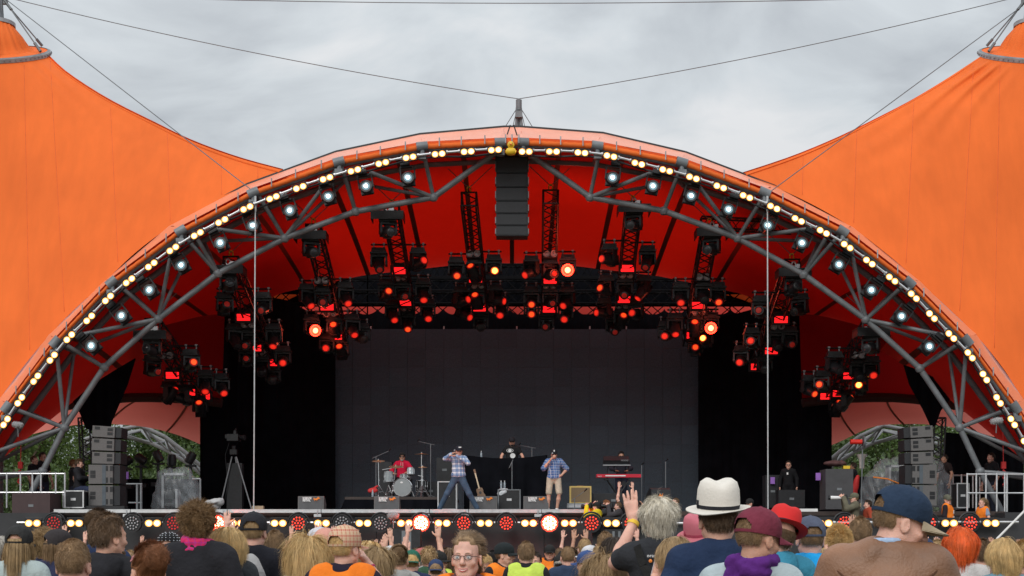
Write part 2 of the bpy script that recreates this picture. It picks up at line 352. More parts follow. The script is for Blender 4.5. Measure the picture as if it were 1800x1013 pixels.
for i in range(len(FN) - 1):
    a, b, c, d_ = FW[i], FW[i + 1], VW[i], VW[i + 1]
    up = Vector((0, -.16, .10))
    def fn(u, v, a=a, b=b, c=c, d_=d_, i=i):
        lo = a.lerp(b, u) + Vector((0, -.16, .16)); hi = c.lerp(d_, u)
        p = lo.lerp(hi, v); s = math.sin(math.pi * u) * math.sin(math.pi * v)
        n = Vector((0, -.45, .9)); p -= n * (.10 * s)
        p += n * .028 * math.sin(v * 9 + u * 17 + i) * math.sin(u * 23 + i * 2) * (math.sin(math.pi * v))
        return p
    q = MB(); q.grid(fn, 22, 8)
    q.build('visor_panel', M_VIS, can, 180)
    q = MB()
    def fr(u, v, a=a, b=b, i=i):
        p = a.lerp(b, u); ang = v * math.pi * 1.05 - .35
        r = .078 + .006 * math.sin(u * 60 + v * 3 + i); return p + Vector((0, -.1 - r * math.sin(ang), .03 + r * math.cos(ang)))
    q.grid(fr, 26, 6); q.build('visor_roll', M_OUT, can, 180)
    if 1 < i < len(FN) - 3:
        for t in (.22, .5, .8):
            p = a.lerp(b, t); q = MB(); q.tube(p + Vector((0, -.26, -.02)), p + Vector((0, -.26, .22)), .018); q.build('tie_pin', M_PALE, can)
# black gasket line behind the visor top edge
for seg in (VW[2:6], VW[5:8], VW[7:13], VW[12:15], VW[14:18]):
    q = MB(); q.path([p + Vector((0, .12, .05)) for p in seg], .05, 5); q.build('edge_gasket', M_BLACK, can)

# inner vault
FI = [(FC + .25, a, b) for a, b in FN]
RI = [(42.5, -75, 880), (42.9, -10, 818), (43.8, 54, 766), (45, 162, 680), (47, 245, 636), (49.5, 300, 598), (51.5, 353, 568), (52, 500, 514), (52, 640, 484), (52, 830, 463), (52, 970, 463), (52, 1160, 486), (52, 1300, 516), (51.5, 1447, 566), (49.5, 1500, 590), (47, 1555, 620), (45, 1620, 662), (43.8, 1746, 766), (42.9, 1810, 818), (42.5, 1875, 880)]
RW = sorted([tuple(P(r[1], r[2], r[0])) for r in RI])
def rear_at(x):
    for a, b in zip(RW[:-1], RW[1:]):
        if x <= b[0] or b is RW[-1]:
            t_ = (x - a[0]) / (b[0] - a[0]); return Vector(a).lerp(Vector(b), t_)
def vault(u, v, off=0.):
    f = interp(FI, u); pf = P(f[1], f[2] + 2, f[0])
    p = pf.lerp(rear_at(pf.x), v)
    s = math.sin(math.pi * v); p += Vector(((p.x) * .012 * s, 0, .28 * s))
    cc = Vector((0, p.y, 4)); dd = (cc - p).normalized(); return p + dd * off
q = MB(); q.grid(vault, 19 * 4, 14); q.build('vault_underside', M_RED, can, 180)
for un in (.165, .22, .265, .31, .36, .405, .448, .5, .552, .595, .64, .69, .735, .78, .835):
    wd = .0018 if un != .5 else .0062
    q = MB(); q.grid(lambda u, v: vault(un + (u - .5) * 2 * wd, v, .02), 2, 14); q.build('seam_strip', M_SEAM, can, 180)
# outer skin over the vault
q = MB(); q.grid(lambda u, v: (lambda a, b: a.lerp(b, v) + Vector((0, 0, .5 + math.sin(math.pi * v) * .1)))(
    Vector(interp([tuple(p) for p in VW], u)) - Vector((0, 0, .5)), rear_at(interp([tuple(p_) for p_ in VW], u)[0]) + Vector((0, .3, .25))), 40, 6)
q.build('roof_skin', M_ROOF, can, 180)

# side wings sweeping up to the mast rings
SIL_L = [(85, 96), (120, 128), (190, 173), (273, 215), (340, 247), (420, 276), (497, 297)]
SIL_R = [(1731, 96), (1668, 137), (1600, 177), (1530, 213), (1468, 243), (1390, 275), (1306, 303)]
def wing(side):
    sgn = -1 if side == 'L' else 1
    sil = SIL_L if side == 'L' else SIL_R
    cx = -3 if side == 'L' else 1812; cyp = 96; ry = 46.0
    ctr = P(cx, cyp - 2, ry); rad = 88 * ry / F
    RM = Matrix.Translation(ctr) @ Matrix.Rotation(math.radians(27), 4, 'X')
    if side == 'L': E = [(497, 299), (434, 330), (365, 362), (296, 401), (235, 447), (180, 500), (130, 545), (85, 592), (40, 646), (-4, 706), (-72, 795), (-140, 900), (-240, 965)]
    else: E = [(1306, 305), (1365, 330), (1432, 362), (1500, 402), (1563, 450), (1617, 497), (1670, 545), (1718, 592), (1762, 646), (1802, 706), (1872, 795), (1940, 900), (2040, 965)]
    def fn(u, v):
        ang = (0 - 150 * u ** .8) * math.pi / 180
        rx = math.cos(ang); ryy = math.sin(ang)
        if side == 'R': rx = -rx
        R = RM @ Vector((rx * rad, ryy * rad, -.10))
        e = crom(E, u); Ep = P(e[0], e[1], 42.5 - .6 * u)
        s = crom(sil, v); S = P(s[0], s[1], ry + (42.5 - ry) * v)
        lin = R.lerp(Ep, v)
        k = (1 - u) ** 5
        S0 = P(sil[0][0], sil[0][1], ry); S1 = P(sil[-1][0], sil[-1][1], 42.5)
        bulge = S - S0.lerp(S1, v)
        p = lin + bulge * (.25 + .75 * k)
        p += Vector((0, -.5, -.2)) * math.sin(math.pi * v) * -.9 * u * (1 - u) * 2
        cr_ = .07 * math.exp(-v * 4) * math.sin(u * 75 + 1.5 * math.sin(v * 9)) * math.exp(-((u - .14) / .13) ** 2) * (2 if side == 'R' else .7) + .010 * math.sin(u * 23 + v * 5) * math.sin(math.pi * v)
        return p + Vector((0, -cr_ * min(1, v * 12), 0))
    q = MB(); q.grid(fn, 200, 34); q.build('side_membrane', M_OUT, can, 180)
    for x0_, lean in ((-3, 0), (42, 5), (88, 14), (190, 12), (290, 8), (385, 5), (450, 4)):
        pts_ = []
        for vv in [j / 40 for j in range(1, 40)]:
            lo_u, hi_u = 0.0, 1.0
            def pxo(u_):
                p_ = fn(u_, vv); X_ = 900 + p_.x * F / p_.y; Y_ = HY - (p_.z - CZ) * F / p_.y
                if side == 'R': X_ = 1800 - X_
                return X_ - (x0_ + lean * (Y_ - 100) / 250)
            if pxo(0) < 0 or pxo(1) > 0: continue
            for _ in range(24):
                md = (lo_u + hi_u) / 2
                if pxo(md) > 0: lo_u = md
                else: hi_u = md
            pts_.append((lo_u, vv))
        if len(pts_) > 3:
            q = MB(); q.path([fn(a_, b_) + Vector((0, .0, 0)) for a_, b_ in pts_], .010, 5); q.build('seam_strip', M_SEAM2, can, 180)
    q = MB(); q.path([fn(.012, v / 30) + Vector((0, -.02, -.02)) for v in range(31)], .03, 5); q.build('edge_hem', M_OUT, can)
    # rear slope of the same peak
    def fb(u, v):
        s = crom(sil, v); S = P(s[0], s[1], ry + (42.5 - ry) * v)
        e = Vector((S.x + sgn * 3 * (1 - v), 58, 8 + 4.6 * v)); p = S.lerp(e, u); p.z -= math.sin(math.pi * u) * 1.5 * (1 - v); return p
    q = MB(); q.grid(fb, 12, 20); q.build('rear_membrane', M_OUT, can, 180)
    # ring band and rosette cap
    q = MB()
    q.lathe([(rad * .99, -.10), (rad * 1.015, -.10), (rad * 1.015, .02), (rad * .99, .02)], 64, RM, cap=False); q.build('ring_band', M_PALE, can)
    q = MB()
    for k in range(60):
        a = 2 * math.pi * k / 60; q.tube(RM @ Vector((math.cos(a) * rad * 1.01, math.sin(a) * rad * 1.01, -.04)), RM @ Vector((math.cos(a) * rad * 1.03, math.sin(a) * rad * 1.03, -.04)), .022, n=6)
    q.build('ring_bolts', M_STEEL, can)['kind'] = 'stuff'
    q = MB(); q.lathe([(rad, .02), (rad * .95, .05)], 48, RM, cap=False); q.build('ring_plate', M_STEEL, can); q = MB(); q.lathe([(rad * .95, .03), (rad * .8, .07 ), (rad * .5, .10)], 48, RM, cap=False); q.build('ring_cloth', M_OUT, can, 180)
    q = MB(); nn_ = 72
    prof = [(.72, .03), (.66, .10), (.60, .16), (.56, .3), (.47, .55), (.37, .75), (.29, .9)]
    vs = []
    for r, z in prof:
        for k in range(nn_):
            a = 2 * math.pi * k / nn_; rr = r * rad * (1 + .035 * math.sin(k * 1.9) + .02 * math.sin(k * .9 + z * 5)); vs.append((RM @ Vector((rr * math.cos(a), rr * math.sin(a), z))).lerp(ctr + Vector((rr * math.cos(a), rr * math.sin(a), z)), min(1, z)))
    q.add(vs, [(j * nn_ + k, j * nn_ + (k + 1) % nn_, (j + 1) * nn_ + (k + 1) % nn_, (j + 1) * nn_ + k) for j in range(len(prof) - 1) for k in range(nn_)])
    q.build('peak_collar', M_OUT, can, 180)
    # mast
    mt = thing('tent_mast', 'grey steel mast top with splayed legs above the %s orange peak' % ('left' if side == 'L' else 'right'), 'mast', (ctr.x, ctr.y, 0), 0, 'masts carrying the tent')
    o = Vector((ctr.x, ctr.y, 0)); h = ctr.z
    q = MB(); q.lathe([(.29 * rad, 0), (.33 * rad, 0), (.33 * rad, .12), (.29 * rad, .12)], 32, Matrix.Translation((0, 0, h + .88)), cap=False); q.build('top_ring', M_PALE, mt)
    for a in (0, 120, 240):
        a = math.radians(a + 200); v = Vector((math.cos(a), math.sin(a), 0)); q = MB(); q.tube(v * .5 * rad / 2 + Vector((0, 0, h - 1)), v * .1 + Vector((0, 0, h + 1.75)), .09); q.build('mast_leg', M_STEEL, mt)
    q = MB(); q.tube((0, 0, 0), (0, 0, h - .5), .16, n=12); q.build('mast_pole', M_STEEL, mt)
    q = MB(); q.tube((0, 0, h + 1.6), (0, 0, h + 2.6), .14, n=12); q.box((0, 0, h + 1.7), (.6, .12, .2)); q.lathe([(.2, 0), (.2, .1)], 16, Matrix.Translation((0, 0, h + 2.1))); q.build('mast_head', M_STEEL, mt)
    for a in (-12, -75, -130, 40):
        aa = math.radians(a if side == 'L' else 180 - a); v = Vector((math.cos(aa), math.sin(aa), 0))
        q = MB(); A = v * .2 + Vector((0, 0, h + 1.75)); B = RM @ Vector((v.x * rad * .93, v.y * rad * .93, .1)) - Vector((ctr.x, ctr.y, 0)); q.tube(A, B, .022); q.tube(A, A.lerp(B, .2), .045); q.tube(A.lerp(B, .84), B, .05); q.build('stay_rod', M_CABLE, mt)
    return ctr
CL = wing('L'); CR = wing('R')

# centre mast behind the vault top
mt = thing('tent_mast', 'slim steel mast topped with pulleys rising behind the middle of the orange arch', 'mast', (P(912, 175, 47).x, 47, 0), 0, 'masts carrying the tent')
top = P(912, 176, 47).z
for k, (a, b) in enumerate(((-.13, 0), (.13, .05), (0, .16))):
    q = MB(); q.tube((a * 1.3, b, top - 3), (a * .5, b * .5, top - .25), .042); q.build('mast_leg', M_STEEL, mt)
q = MB(); q.tube((0, 0, top - .35), (0, 0, top), .1, n=10); q.box((0, -.08, top - .5), (.24, .12, .22)); q.tube((-.1, 0, top - .9), (.1, 0, top - .9), .05); q.build('mast_head', M_STEEL, mt)
q = MB(); q.box((0, 0, top - 3.05), (.7, .5, .12)); q.build('mast_foot', M_STEEL, mt)
for sx_ in (-1, 1):
    for ex in (.85, .22, .35):
        q = MB(); q.tube((sx_ * .05, 0, top - .25), (sx_ * ex, .1, top - 1.5), .013); q.build('stay_rod', M_CABLE, mt)
def cable(label, pts, r=.014, ends=True):
    o = MB(); o.path(pts, r, 5)
    c = o.build('guy_cable', M_CABLE); tag(c, label, 'cable', 'steel cables of the tent'); return c
def sagline(a, b, sag, n=16): return [a.lerp(b, t / n) - Vector((0, 0, sag * 4 * (t / n) * (1 - t / n))) for t in range(n + 1)]
mtop = P(912, 174, 47)
cable('long steel cable falling from the left mast to the middle mast top', sagline(P(-10, -10, 46), mtop, .22))
cable('long steel cable falling from the right mast to the middle mast top', sagline(P(1800, -8, 46), mtop, .2))
cable('almost level cable running across the very top of the sky', sagline(P(-40, -14, 46), P(1840, -12, 46), .35))
a = P(5, -5, 46); b = P(447, 338, 40); cable('steel cable from the left mast down to the arch above the tall white rope', [a, a.lerp(b, .5), b], .015)
a = P(1798, 10, 46); b = P(1350, 340, 40); cable('steel cable from the right mast down to the arch above the tall white rope', [a, a.lerp(b, .5), b], .015)
for sx_, (xa, xb) in (('left', (449, 446)), ('right', (1349, 1350))):
    o = MB(); o.tube(P(xa, 345, 39.7), Vector((P(xb, 890, 39.7).x, 39.7, DZ)), .018); o.tube(P(xa, 345, 39.7), P(xa, 372, 39.7), .03)
    tag(o.build('vertical_rope', mat('pale_rope', (.5, .52, .54), .7)), 'pale rope hanging straight from the %s side of the arch to the deck' % sx_, 'rope', 'tall ropes to the deck')

# ------------------------------------------------------------------ arch truss
tr = thing('arch_truss', 'grey tubular steel truss arching over the whole front of the stage', 'truss')
BK = Vector((0, 1.6, 0))
LN = [(20, 930), (75, 829), (113, 752), (183, 646), (278, 561), (383, 481), (500, 419), (625, 372), (762, 347), (880, 262)]
LNR = [(1778, 930), (1723, 829), (1687, 752), (1617, 648), (1522, 562), (1413, 483), (1297, 419), (1167, 371), (1037, 347), (918, 262)]
LY = 40.75
def strut(a, b, r=.07): q = MB(); q.tube(a, b, r, n=10); q.build('strut', M_STEEL, tr)
for pts in (LN, LNR):
    w_ = [P(a, b, LY) for a, b in pts]
    for a, b in zip(w_[:-1], w_[1:]): q = MB(); q.tube(a, b, .088, n=12); q.build('lower_chord', M_STEEL, tr)
    q = MB()
    for p in w_[1:-1]: q.lathe([(.0, -.13), (.09, -.11), (.13, -.05), (.14, 0), (.13, .05), (.09, .11), (0, .13)], 12, Matrix.Translation(p), cap=False)
    q.build('chord_joint', M_STEEL, tr)
for i in range(len(FW) - 1):
    q = MB(); q.tube(FW[i], FW[i + 1], .095, n=12); q.build('front_chord', M_STEEL, tr)
    q = MB(); q.tube(FW[i] + BK, FW[i + 1] + BK, .095, n=12); q.build('rear_chord', M_STEEL, tr)
for i in range(2, len(FW) - 2):
    p = FW[i]; dd = (FW[i + 1] - FW[i - 1]).normalized()
    q = MB(); q.tube(p - dd * .17 + Vector((0, -.12, .04)), p + dd * .15 + Vector((0, -.10, .04)), .13, n=14); q.tube(p + Vector((0, -.1, -.05)), p + Vector((0, -.1, -.35)), .07)
    q.box(p + Vector((0, -.2, -.28)), (.22, .16, .16)); q.build('node_collar', M_STEEL, tr)
    strut(p, p + BK, .06)
for dl, fr in ((1, [(743, 262), (650, 303)]), (2, [(600, 292)]), (3, [(597, 291), (455, 345), (372, 402)]), (4, [(320, 411), (338, 405)]), (5, [(302, 440), (205, 498), (135, 590)]), (6, [(108, 602)]), (7, [(99, 607), (20, 717), (-40, 806)]), (8, [(-60, 840)])):
    for mir in (0, 1):
        lw = P(*(LN if not mir else LNR)[9 - dl], LY)
        for (a, b) in fr:
            a2 = 1798 - a if mir else a
            t_ = P(a2, b, FC); strut(lw, t_, .06); strut(lw, t_ + BK, .052)
for mir in (0, 1):
    a = P(762 if not mir else 1037, 347, LY + 1.2); strut(P(762 if not mir else 1037, 347, LY), P(880 if not mir else 920, 262, FC + 1.8), .09)
# lamp pipes along the arch
LAMPS_L = [(870, 264), (822, 267), (771, 271), (720, 277), (672, 287), (623, 300), (574, 314), (527, 330), (480, 348), (434, 366), (390, 389), (347, 412), (304, 438), (266, 466), (227, 494), (190, 525), (157, 560), (122, 593), (92, 629), (63, 666), (35, 704), (10, 742), (-18, 782)]
LAMPS_R = [(924, 267), (972, 267), (1022, 269), (1073, 275), (1122, 288), (1171, 300), (1218, 313), (1266, 329), (1312, 346), (1360, 365), (1403, 387), (1447, 408), (1489, 433), (1528, 461), (1568, 491), (1606, 521), (1638, 556), (1672, 591), (1705, 625), (1731, 663), (1755, 704), (1780, 742), (1803, 781)]
LMY = 39.55
for lst in (LAMPS_L, LAMPS_R):
    w_ = [P(a, b - 2, LMY + .12) for a, b in lst]
    for k in range(0, len(w_) - 1):
        q = MB(); q.tube(w_[k], w_[k + 1], .035)
        mid = w_[k].lerp(w_[k + 1], .5); dd = (w_[k + 1] - w_[k]).normalized()
        for t_ in (-.18, .18): q.tube(mid + dd * (t_ - .03), mid + dd * (t_ + .03), .055, n=8)
        q.build('lamp_pipe', M_ALU, tr)
    q = MB(); q.path([p + Vector((0, .1 + .05 * math.sin(k * 2.3), -.1 - .04 * math.sin(k * 1.7))) for k, p in enumerate(w_)], .03, 5); q.build('power_cable', M_BLACK, tr)
    for k in range(2, len(w_) - 1):
        q = MB(); q.tube(w_[k] + Vector((0, .05, 0)), w_[k] + Vector((0, .45, .1)), .02); q.build('pipe_bracket', M_PALE, tr)

# ------------------------------------------------------------------ twin lamps
def twin_proto():
    r = thing('twin_lamp', 'x', 'stage lamp')
    q = MB(); q.box((0, .07, 0), (.44, .12, .22)); q.box((0, .15, .06), (.1, .1, .12)); q.tube((-.24, .06, .0), (-.24, .06, .16), .012); q.tube((.24, .06, .0), (.24, .06, .16), .012); q.tube((-.24, .06, .16), (.24, .06, .16), .012); q.build('housing', M_BLK2, r, 30)
    for s in (-1, 1):
        q = MB(); Mx = Matrix.Translation((s * .115, 0, 0)) @ Matrix.Rotation(math.pi / 2, 4, 'X')
        q.lathe([(.105, -.02), (.105, .03), (.09, .03), (.082, -.005)], 18, Mx, cap=False); q.build('lamp_rim', M_WARMR, r)
        q = MB(); q.lathe([(.090, .0), (.066, .02)], 18, Mx, cap=False); q.cur = 1; q.lathe([(.066, .02), (.03, .032), (.001, .035)], 18, Mx, cap=False); q.build('lamp', [M_WARMO, M_WARM], r)
    return r
tp = twin_proto(); tps = snapshot(tp); first = True
def place_twin(p, rot, label, group, tilt=0, dim=False):
    global first
    o = tp if first else dup(tps); first = False
    o.location = p; o.rotation_euler = (tilt, rot, 0); s_c = .80 if p.z > 2.6 else .9; o.scale = (s_c * 1.08, s_c, s_c); tag(o, label, 'stage lamp', group)
    if dim:
        for c in kids(o):
            if c.name.startswith('lamp'):
                pass
for lst, sname in ((LAMPS_L, 'left'), (LAMPS_R, 'right')):
    for k, (a, b) in enumerate(lst):
        a1, b1 = lst[min(k + 1, len(lst) - 1)]; a0, b0 = lst[max(k - 1, 0)]
        ang = math.atan2(b1 - b0, a1 - a0)
        if sname == 'left': ang = math.atan2(b0 - b1, a0 - a1)
        place_twin(P(a, b, LMY), ang, 'warm twin lamp, %s down the %s side of the arch from the duck' % (ORD[k], sname), 'twin lamps along the arch', tilt=random.uniform(-.1, .1))
FOOT = [58, 132, 269, 417, 490, 566, 639, 712, 778, 852, 930, 1000, 1075, 1449]
for k, a in enumerate(FOOT):
    place_twin(P(a, 920, 38.75 if a < 1036 else 37.05 if a < 1400 else 38.0), 0, 'warm twin footlight under the deck edge, %s twin from the left end' % ORD[k], 'twin footlights under the deck edge')
place_twin(P(1669, 920, 38.0), 0, 'warm twin footlight between two red spots on the right pit wall', 'twin footlights under the deck edge')
place_twin(P(1742, 920, 38.0), 0, 'warm twin footlight at the right end of the pit wall', 'twin footlights under the deck edge')
# LED par cans
def par(p, lit, label):
    r = thing('par_can', label, 'spotlight', p, 0, 'round spots under the deck edge')
    Mx = Matrix.Rotation(math.pi / 2, 4, 'X')
    q = MB(); q.lathe([(.05, -.42), (.17, -.4), (.24, -.2), (.25, 0), (.22, .0)], 24, Mx, cap=False); q.build('can', M_BLK2, r)
    q = MB(); q.lathe([(.22, -.02), (.001, -.02)], 24, Mx, cap=False); q.build('face', M_BLACK if lit < 3 else M_HOTR, r)
    q = MB(); 
    q.path([(.29 * math.cos(t / 12 * math.pi), .1, .29 * math.sin(t / 12 * math.pi)) for t in range(13)], .028, 6); q.build('yoke', M_BLACK, r)
    m_ = [M_GLASS, M_REDD2, M_REDL, M_HOTP][lit]
    hx = [(0, 0)] + [(math.cos(a * math.pi / 3) * .082, math.sin(a * math.pi / 3) * .082) for a in range(6)] + [(math.cos((a + .5) * math.pi / 6) * .158, math.sin((a + .5) * math.pi / 6) * .158) for a in range(12)]
    for (hx_, hz_) in hx:
        if 'dot' not in _protos:
            qq = MB(); qq.lathe([(.026, 0), (.021, .010), (.001, .013)], 10, Mx, cap=False); _protos['dot'] = mesh_of('led_dot', qq.v, qq.f, M_REDL)
        o = put('led_dot', _protos['dot'], r, (hx_, -.005, hz_)); o.material_slots[0].link = 'OBJECT'; o.material_slots[0].material = m_
    if lit == 3:
        ld = bpy.data.lights.new('spot_glow', 'POINT'); ld.energy = 45; ld.color = (1, .08, .04); ld.shadow_soft_size = .2; lo = bpy.data.objects.new('spot_glow', ld); COL.objects.link(lo); lo.location = p + Vector((0, -.35, 0))
_protos = {}
for a, lit, nm in ((94, 1, 'dark round spot, leftmost under the deck edge'), (232, 0, 'unlit round spot, second along the deck edge from the left'), (305, 1, 'faint red round spot behind the tall curly head'), (381, 3, 'glaring red round spot just right of the tall curly head'), (524, 2, 'red round spot under the leftmost floor monitor'), (601, 0, 'unlit round spot behind the red and white checked cap'), (669, 0, 'unlit round spot under the monitor before the drums'), (740, 3, 'glaring red round spot between the drums and the wide-legged rapper'), (815, 2, 'red round spot under the wide-legged rapper'), (890, 2, 'red round spot under the black cloth table'), (966, 3, 'glaring red round spot under the rapper in shorts'), (1040, 2, 'red round spot below the photographer in yellow'), (1110, 2, 'red round spot behind the raised hand with yellow wristband')):
    par(P(a, 920, 38.7 if a < 1036 else 37.0), lit, nm)
for a, lit, nm in ((1485, 2, 'red round spot right of the blond spiky head'), (1633, 2, 'red round spot beyond the beige cap brim'), (1706, 2, 'red round spot above the orange hair')):
    par(P(a, 920, 38.1), lit, nm)
# ------------------------------------------------------------------ moving heads
def head_mesh(kind='big'):
    q = MB()
    q.lathe([(.001, .30), (.12, .29), (.17, .22), (.185, .08), (.18, -.06), (.16, -.2), (.145, -.33), (.15, -.36), (.125, -.36)], 20, None, 1.0, .92, cap=False)
    for k in range(5): q.box((0, .0, .24 - .05 * k), (.37 - .01 * k, .30, .012))
    q.box((.0, .16, .1), (.16, .06, .2)); q.box((.0, -.16, .1), (.16, .06, .2))
    return q
def base_mesh():
    q = MB(); q.box((0, 0, -.02), (.40, .34, .13), taper=.93); q.box((0, 0, -.10), (.46, .38, .05)); q.box((0, -.2, -.06), (.2, .02, .05)); q.tube((0, 0, -.16), (0, 0, -.1), .1, n=14); return q
def yoke_mesh():
    q = MB(); q.box((0, 0, -.16), (.44, .15, .06))
    for s in (-1, 1):
        q.box((s * .205, 0, -.28), (.05, .16, .24), taper=1.0); q.tube((s * .175, 0, -.38), (s * .235, 0, -.38), .085, n=14)
    return q
def clamp_mesh():
    q = MB()
    for s in (-1, 1): q.tube((s * .14, 0, .04), (s * .14, 0, .15), .022); q.box((s * .14, 0, .17), (.06, .08, .05))
    return q
PR = {}
def getp(k, fn, m, sm=30):
    if k not in PR: q = fn(); PR[k] = mesh_of(k, q.v, q.f, m, None, sm)
    return PR[k]
def lens_me(kind):
    m = {'off': M_DARKLENS, 'dim': M_REDD, 'red': M_REDL, 'or': M_ORL, 'hot': M_HOT, 'cool': M_COOL, 'hot2': mat('hot_orange_lamp', (1, .3, .1), emit=(1, .36, .05), es=6)}[kind]
    if ('lens', kind) not in PR:
        m2 = {'off': M_BLK2, 'dim': M_DARKLENS, 'red': M_REDD2, 'or': M_REDD2, 'hot': M_HOTR, 'cool': M_COOLR, 'hot2': M_ORL}[kind]
        q = MB(); q.lathe([(.138, -.345), (.088, -.372)], 18, None, cap=False); q.cur = 1; q.lathe([(.088, -.372), (.05, -.382), (.001, -.386)], 18, None, cap=False); PR[('lens', kind)] = mesh_of('lens', q.v, q.f, [m2, m], q.mi)
    return PR[('lens', kind)]
def moving_head(base, lens, kind, label, group, sc=1., plate=False):
    """base: world point of base; lens: world (same distance) point the lens centre shows at, or None"""
    r = thing('moving_head_light', label, 'stage light', base, 0, group); r.scale = (sc, sc, sc)
    put('base', getp('base', base_mesh, M_BLK2), r); put('clamp', getp('clamp', clamp_mesh, M_PALE), r)
    if plate:
        q = MB(); q.box((0, 0, .1), (.86, .6, .05)); q.box((0, -.3, .0), (.86, .02, .2)); q.box((-.42, 0, 0), (.02, .6, .2)); q.box((.42, 0, 0), (.02, .6, .2)); q.build('rain_cover', M_BLACK, r, 0)
        q = MB(); q.path([(.05 * math.cos(t), -.1 + .0 * t, .24 + .08 * math.sin(t)) for t in [k * .5 for k in range(13)]], .02, 5); q.box((.1, -.05, .2), (.12, .1, .12)); q.build('hook', M_ALU, r)
    piv = Vector((0, 0, -.38))
    if lens is None: off = Vector((.05, 0, -.36))
    else: off = (lens - base) / sc - piv; off.y = 0
    Lh = .33
    if off.length > Lh * .98: off = off.normalized() * Lh * .98
    dy = -math.sqrt(max(Lh * Lh - off.length_squared, 0))
    dv_ = Vector((off.x, dy, off.z))
    q_ = (-dv_).to_track_quat('Z', 'Y')
    yaw = math.atan2(dv_.y, dv_.x) + math.pi / 2 if abs(dv_.x) > .1 else 0
    yo = put('yoke', getp('yoke', yoke_mesh, M_BLK2), r); yo.rotation_euler = (0, 0, yaw)
    h = put('head', getp('head', head_mesh, M_BLK2, 40), r, piv, q_.to_euler()); h.scale = (.88, .88, .88)
    l = put('lens', lens_me(kind), h)
    if kind == 'hot':
        q = MB(); q.lathe([(.15, -.362), (.195, -.37), (.2, -.33)], 20, None, cap=False); q.build('lens_ring', M_HOTR, h)  # added glowing ring that stands for the halo round the lens
        ld = bpy.data.lights.new('lamp_glow', 'POINT'); ld.energy = 70; ld.color = (1, .1, .05); ld.shadow_soft_size = .2; lo = bpy.data.objects.new('lamp_glow', ld); COL.objects.link(lo)
        lo.location = base + (piv + dv_ * 1.3) * sc
    return r
BEAMS_L = [(717, 312), (643, 327), (577, 345), (509, 370), (444, 396), (387, 427), (318, 466), (262, 510), (213, 555), (160, 608)]
BEAMS_R = [(1077, 312), (1148, 327), (1215, 344), (1281, 368), (1350, 396), (1410, 427), (1475, 465), (1532, 510), (1585, 556), (1634, 609)]
for lst, sn in ((BEAMS_L, 'left'), (BEAMS_R, 'right')):
    for k, (a, b) in enumerate(lst):
        p = P(a, b, 39.9); s = 1 if sn == 'left' else -1
        r = thing('beam_light', 'beam light with bluish lens, %s down the %s side from the arch middle' % (ORD[k], sn), 'stage light', p, 0, 'beam lights under the arch'); r.rotation_euler = (0, s * (-.1 - .07 * k), 0)
        q = MB(); q.box((s * -.05, .12, .42), (.26, .24, .12)); q.tube((s * -.05, .12, .42), (s * -.1, .12, .62), .03); q.build('base', M_BLK2, r, 0)
        q = MB(); q.box((s * -.03, .14, .33), (.34, .1, .05)); q.box((-.2 + s * -.0, .14, .15), (.035, .12, .36)); q.box((.2, .14, .15), (.035, .12, .36)); q.build('yoke', M_BLACK, r, 0)
        q = MB(); Mx = Matrix.Rotation(math.pi / 2 - .05, 4, 'X'); q.lathe([(.001, -.44), (.13, -.42), (.165, -.25), (.16, -.08), (.17, .0), (.12, .0)], 20, Mx, cap=False)
        for j in range(4): q.box((0, .22 + .05 * j, .0), (.36, .015, .34))
        q.build('head', M_BLK2, r)
        q = MB(); q.lathe([(.125, -.01), (.062, .0)], 18, Mx, cap=False); q.build('lens_ring', M_COOLR, r)
        q = MB(); q.lathe([(.062, .0), (.04, .012), (.001, .016)], 18, Mx, cap=False); q.build('lens', M_COOL, r)

# ------------------------------------------------------------------ hanging lighting trusses
def box_truss(name, a, b, wdt, parent, bays, m=M_BLACK, r=.028, rb=.015, up=Vector((0, 0, 1))):
    d = (b - a); L_ = d.length; d.normalize(); sx_ = d.cross(up).normalized(); uz = sx_.cross(d).normalized(); q = MB(); h = wdt / 2
    cs = [sx_ * i * h + uz * j * h for i, j in ((-1, -1), (1, -1), (1, 1), (-1, 1))]
    for c in cs: q.tube(a + c, b + c, r, n=6)
    for k in range(bays + 1):
        p = a + d * L_ * k / bays
        for i in range(4):
            if k in (0, bays): q.tube(p + cs[i], p + cs[(i + 1) % 4], rb * 1.3, n=5)
            if k < bays:
                p2 = a + d * L_ * (k + 1) / bays
                if (k + i) % 2: q.tube(p + cs[i], p2 + cs[(i + 1) % 4], rb, n=5)
                else: q.tube(p + cs[(i + 1) % 4], p2 + cs[i], rb, n=5)
    return q.build(name, m, parent)
def strobe(p, label, w=.5):
    r = thing('strobe_light', label, 'stage light', p, 0, 'red strobes on the hanging trusses'); r.rotation_euler = (.15, 0, 0)
    q = MB(); q.box((0, .08, 0), (w + .1, .14, .36)); q.box((0, .1, .22), (w, .1, .08)); q.build('housing', M_BLACK, r, 0)
    for dz in (-.055, .055):
        q = MB(); q.box((0, .0, dz), (w - .04, .02, .1)); q.build('light_strip', M_STROBE, r, 0)
    return r
def blinder_off(p, label):
    r = thing('blinder_lamp', label, 'stage light', p, 0, 'unlit twin lamps on the hanging trusses')
    q = MB(); q.box((0, .08, 0), (.46, .12, .24)); q.build('housing', M_BLACK, r, 0)
    Mx = Matrix.Rotation(math.pi / 2, 4, 'X')
    for s in (-1, 1):
        q = MB(); Mt = Matrix.Translation((s * .12, 0, 0)) @ Mx; q.lathe([(.11, -.02), (.11, .02), (.1, .02), (.07, -.0), (.001, .01)], 16, Mt, cap=False); q.build('lamp', M_GLASS, r)
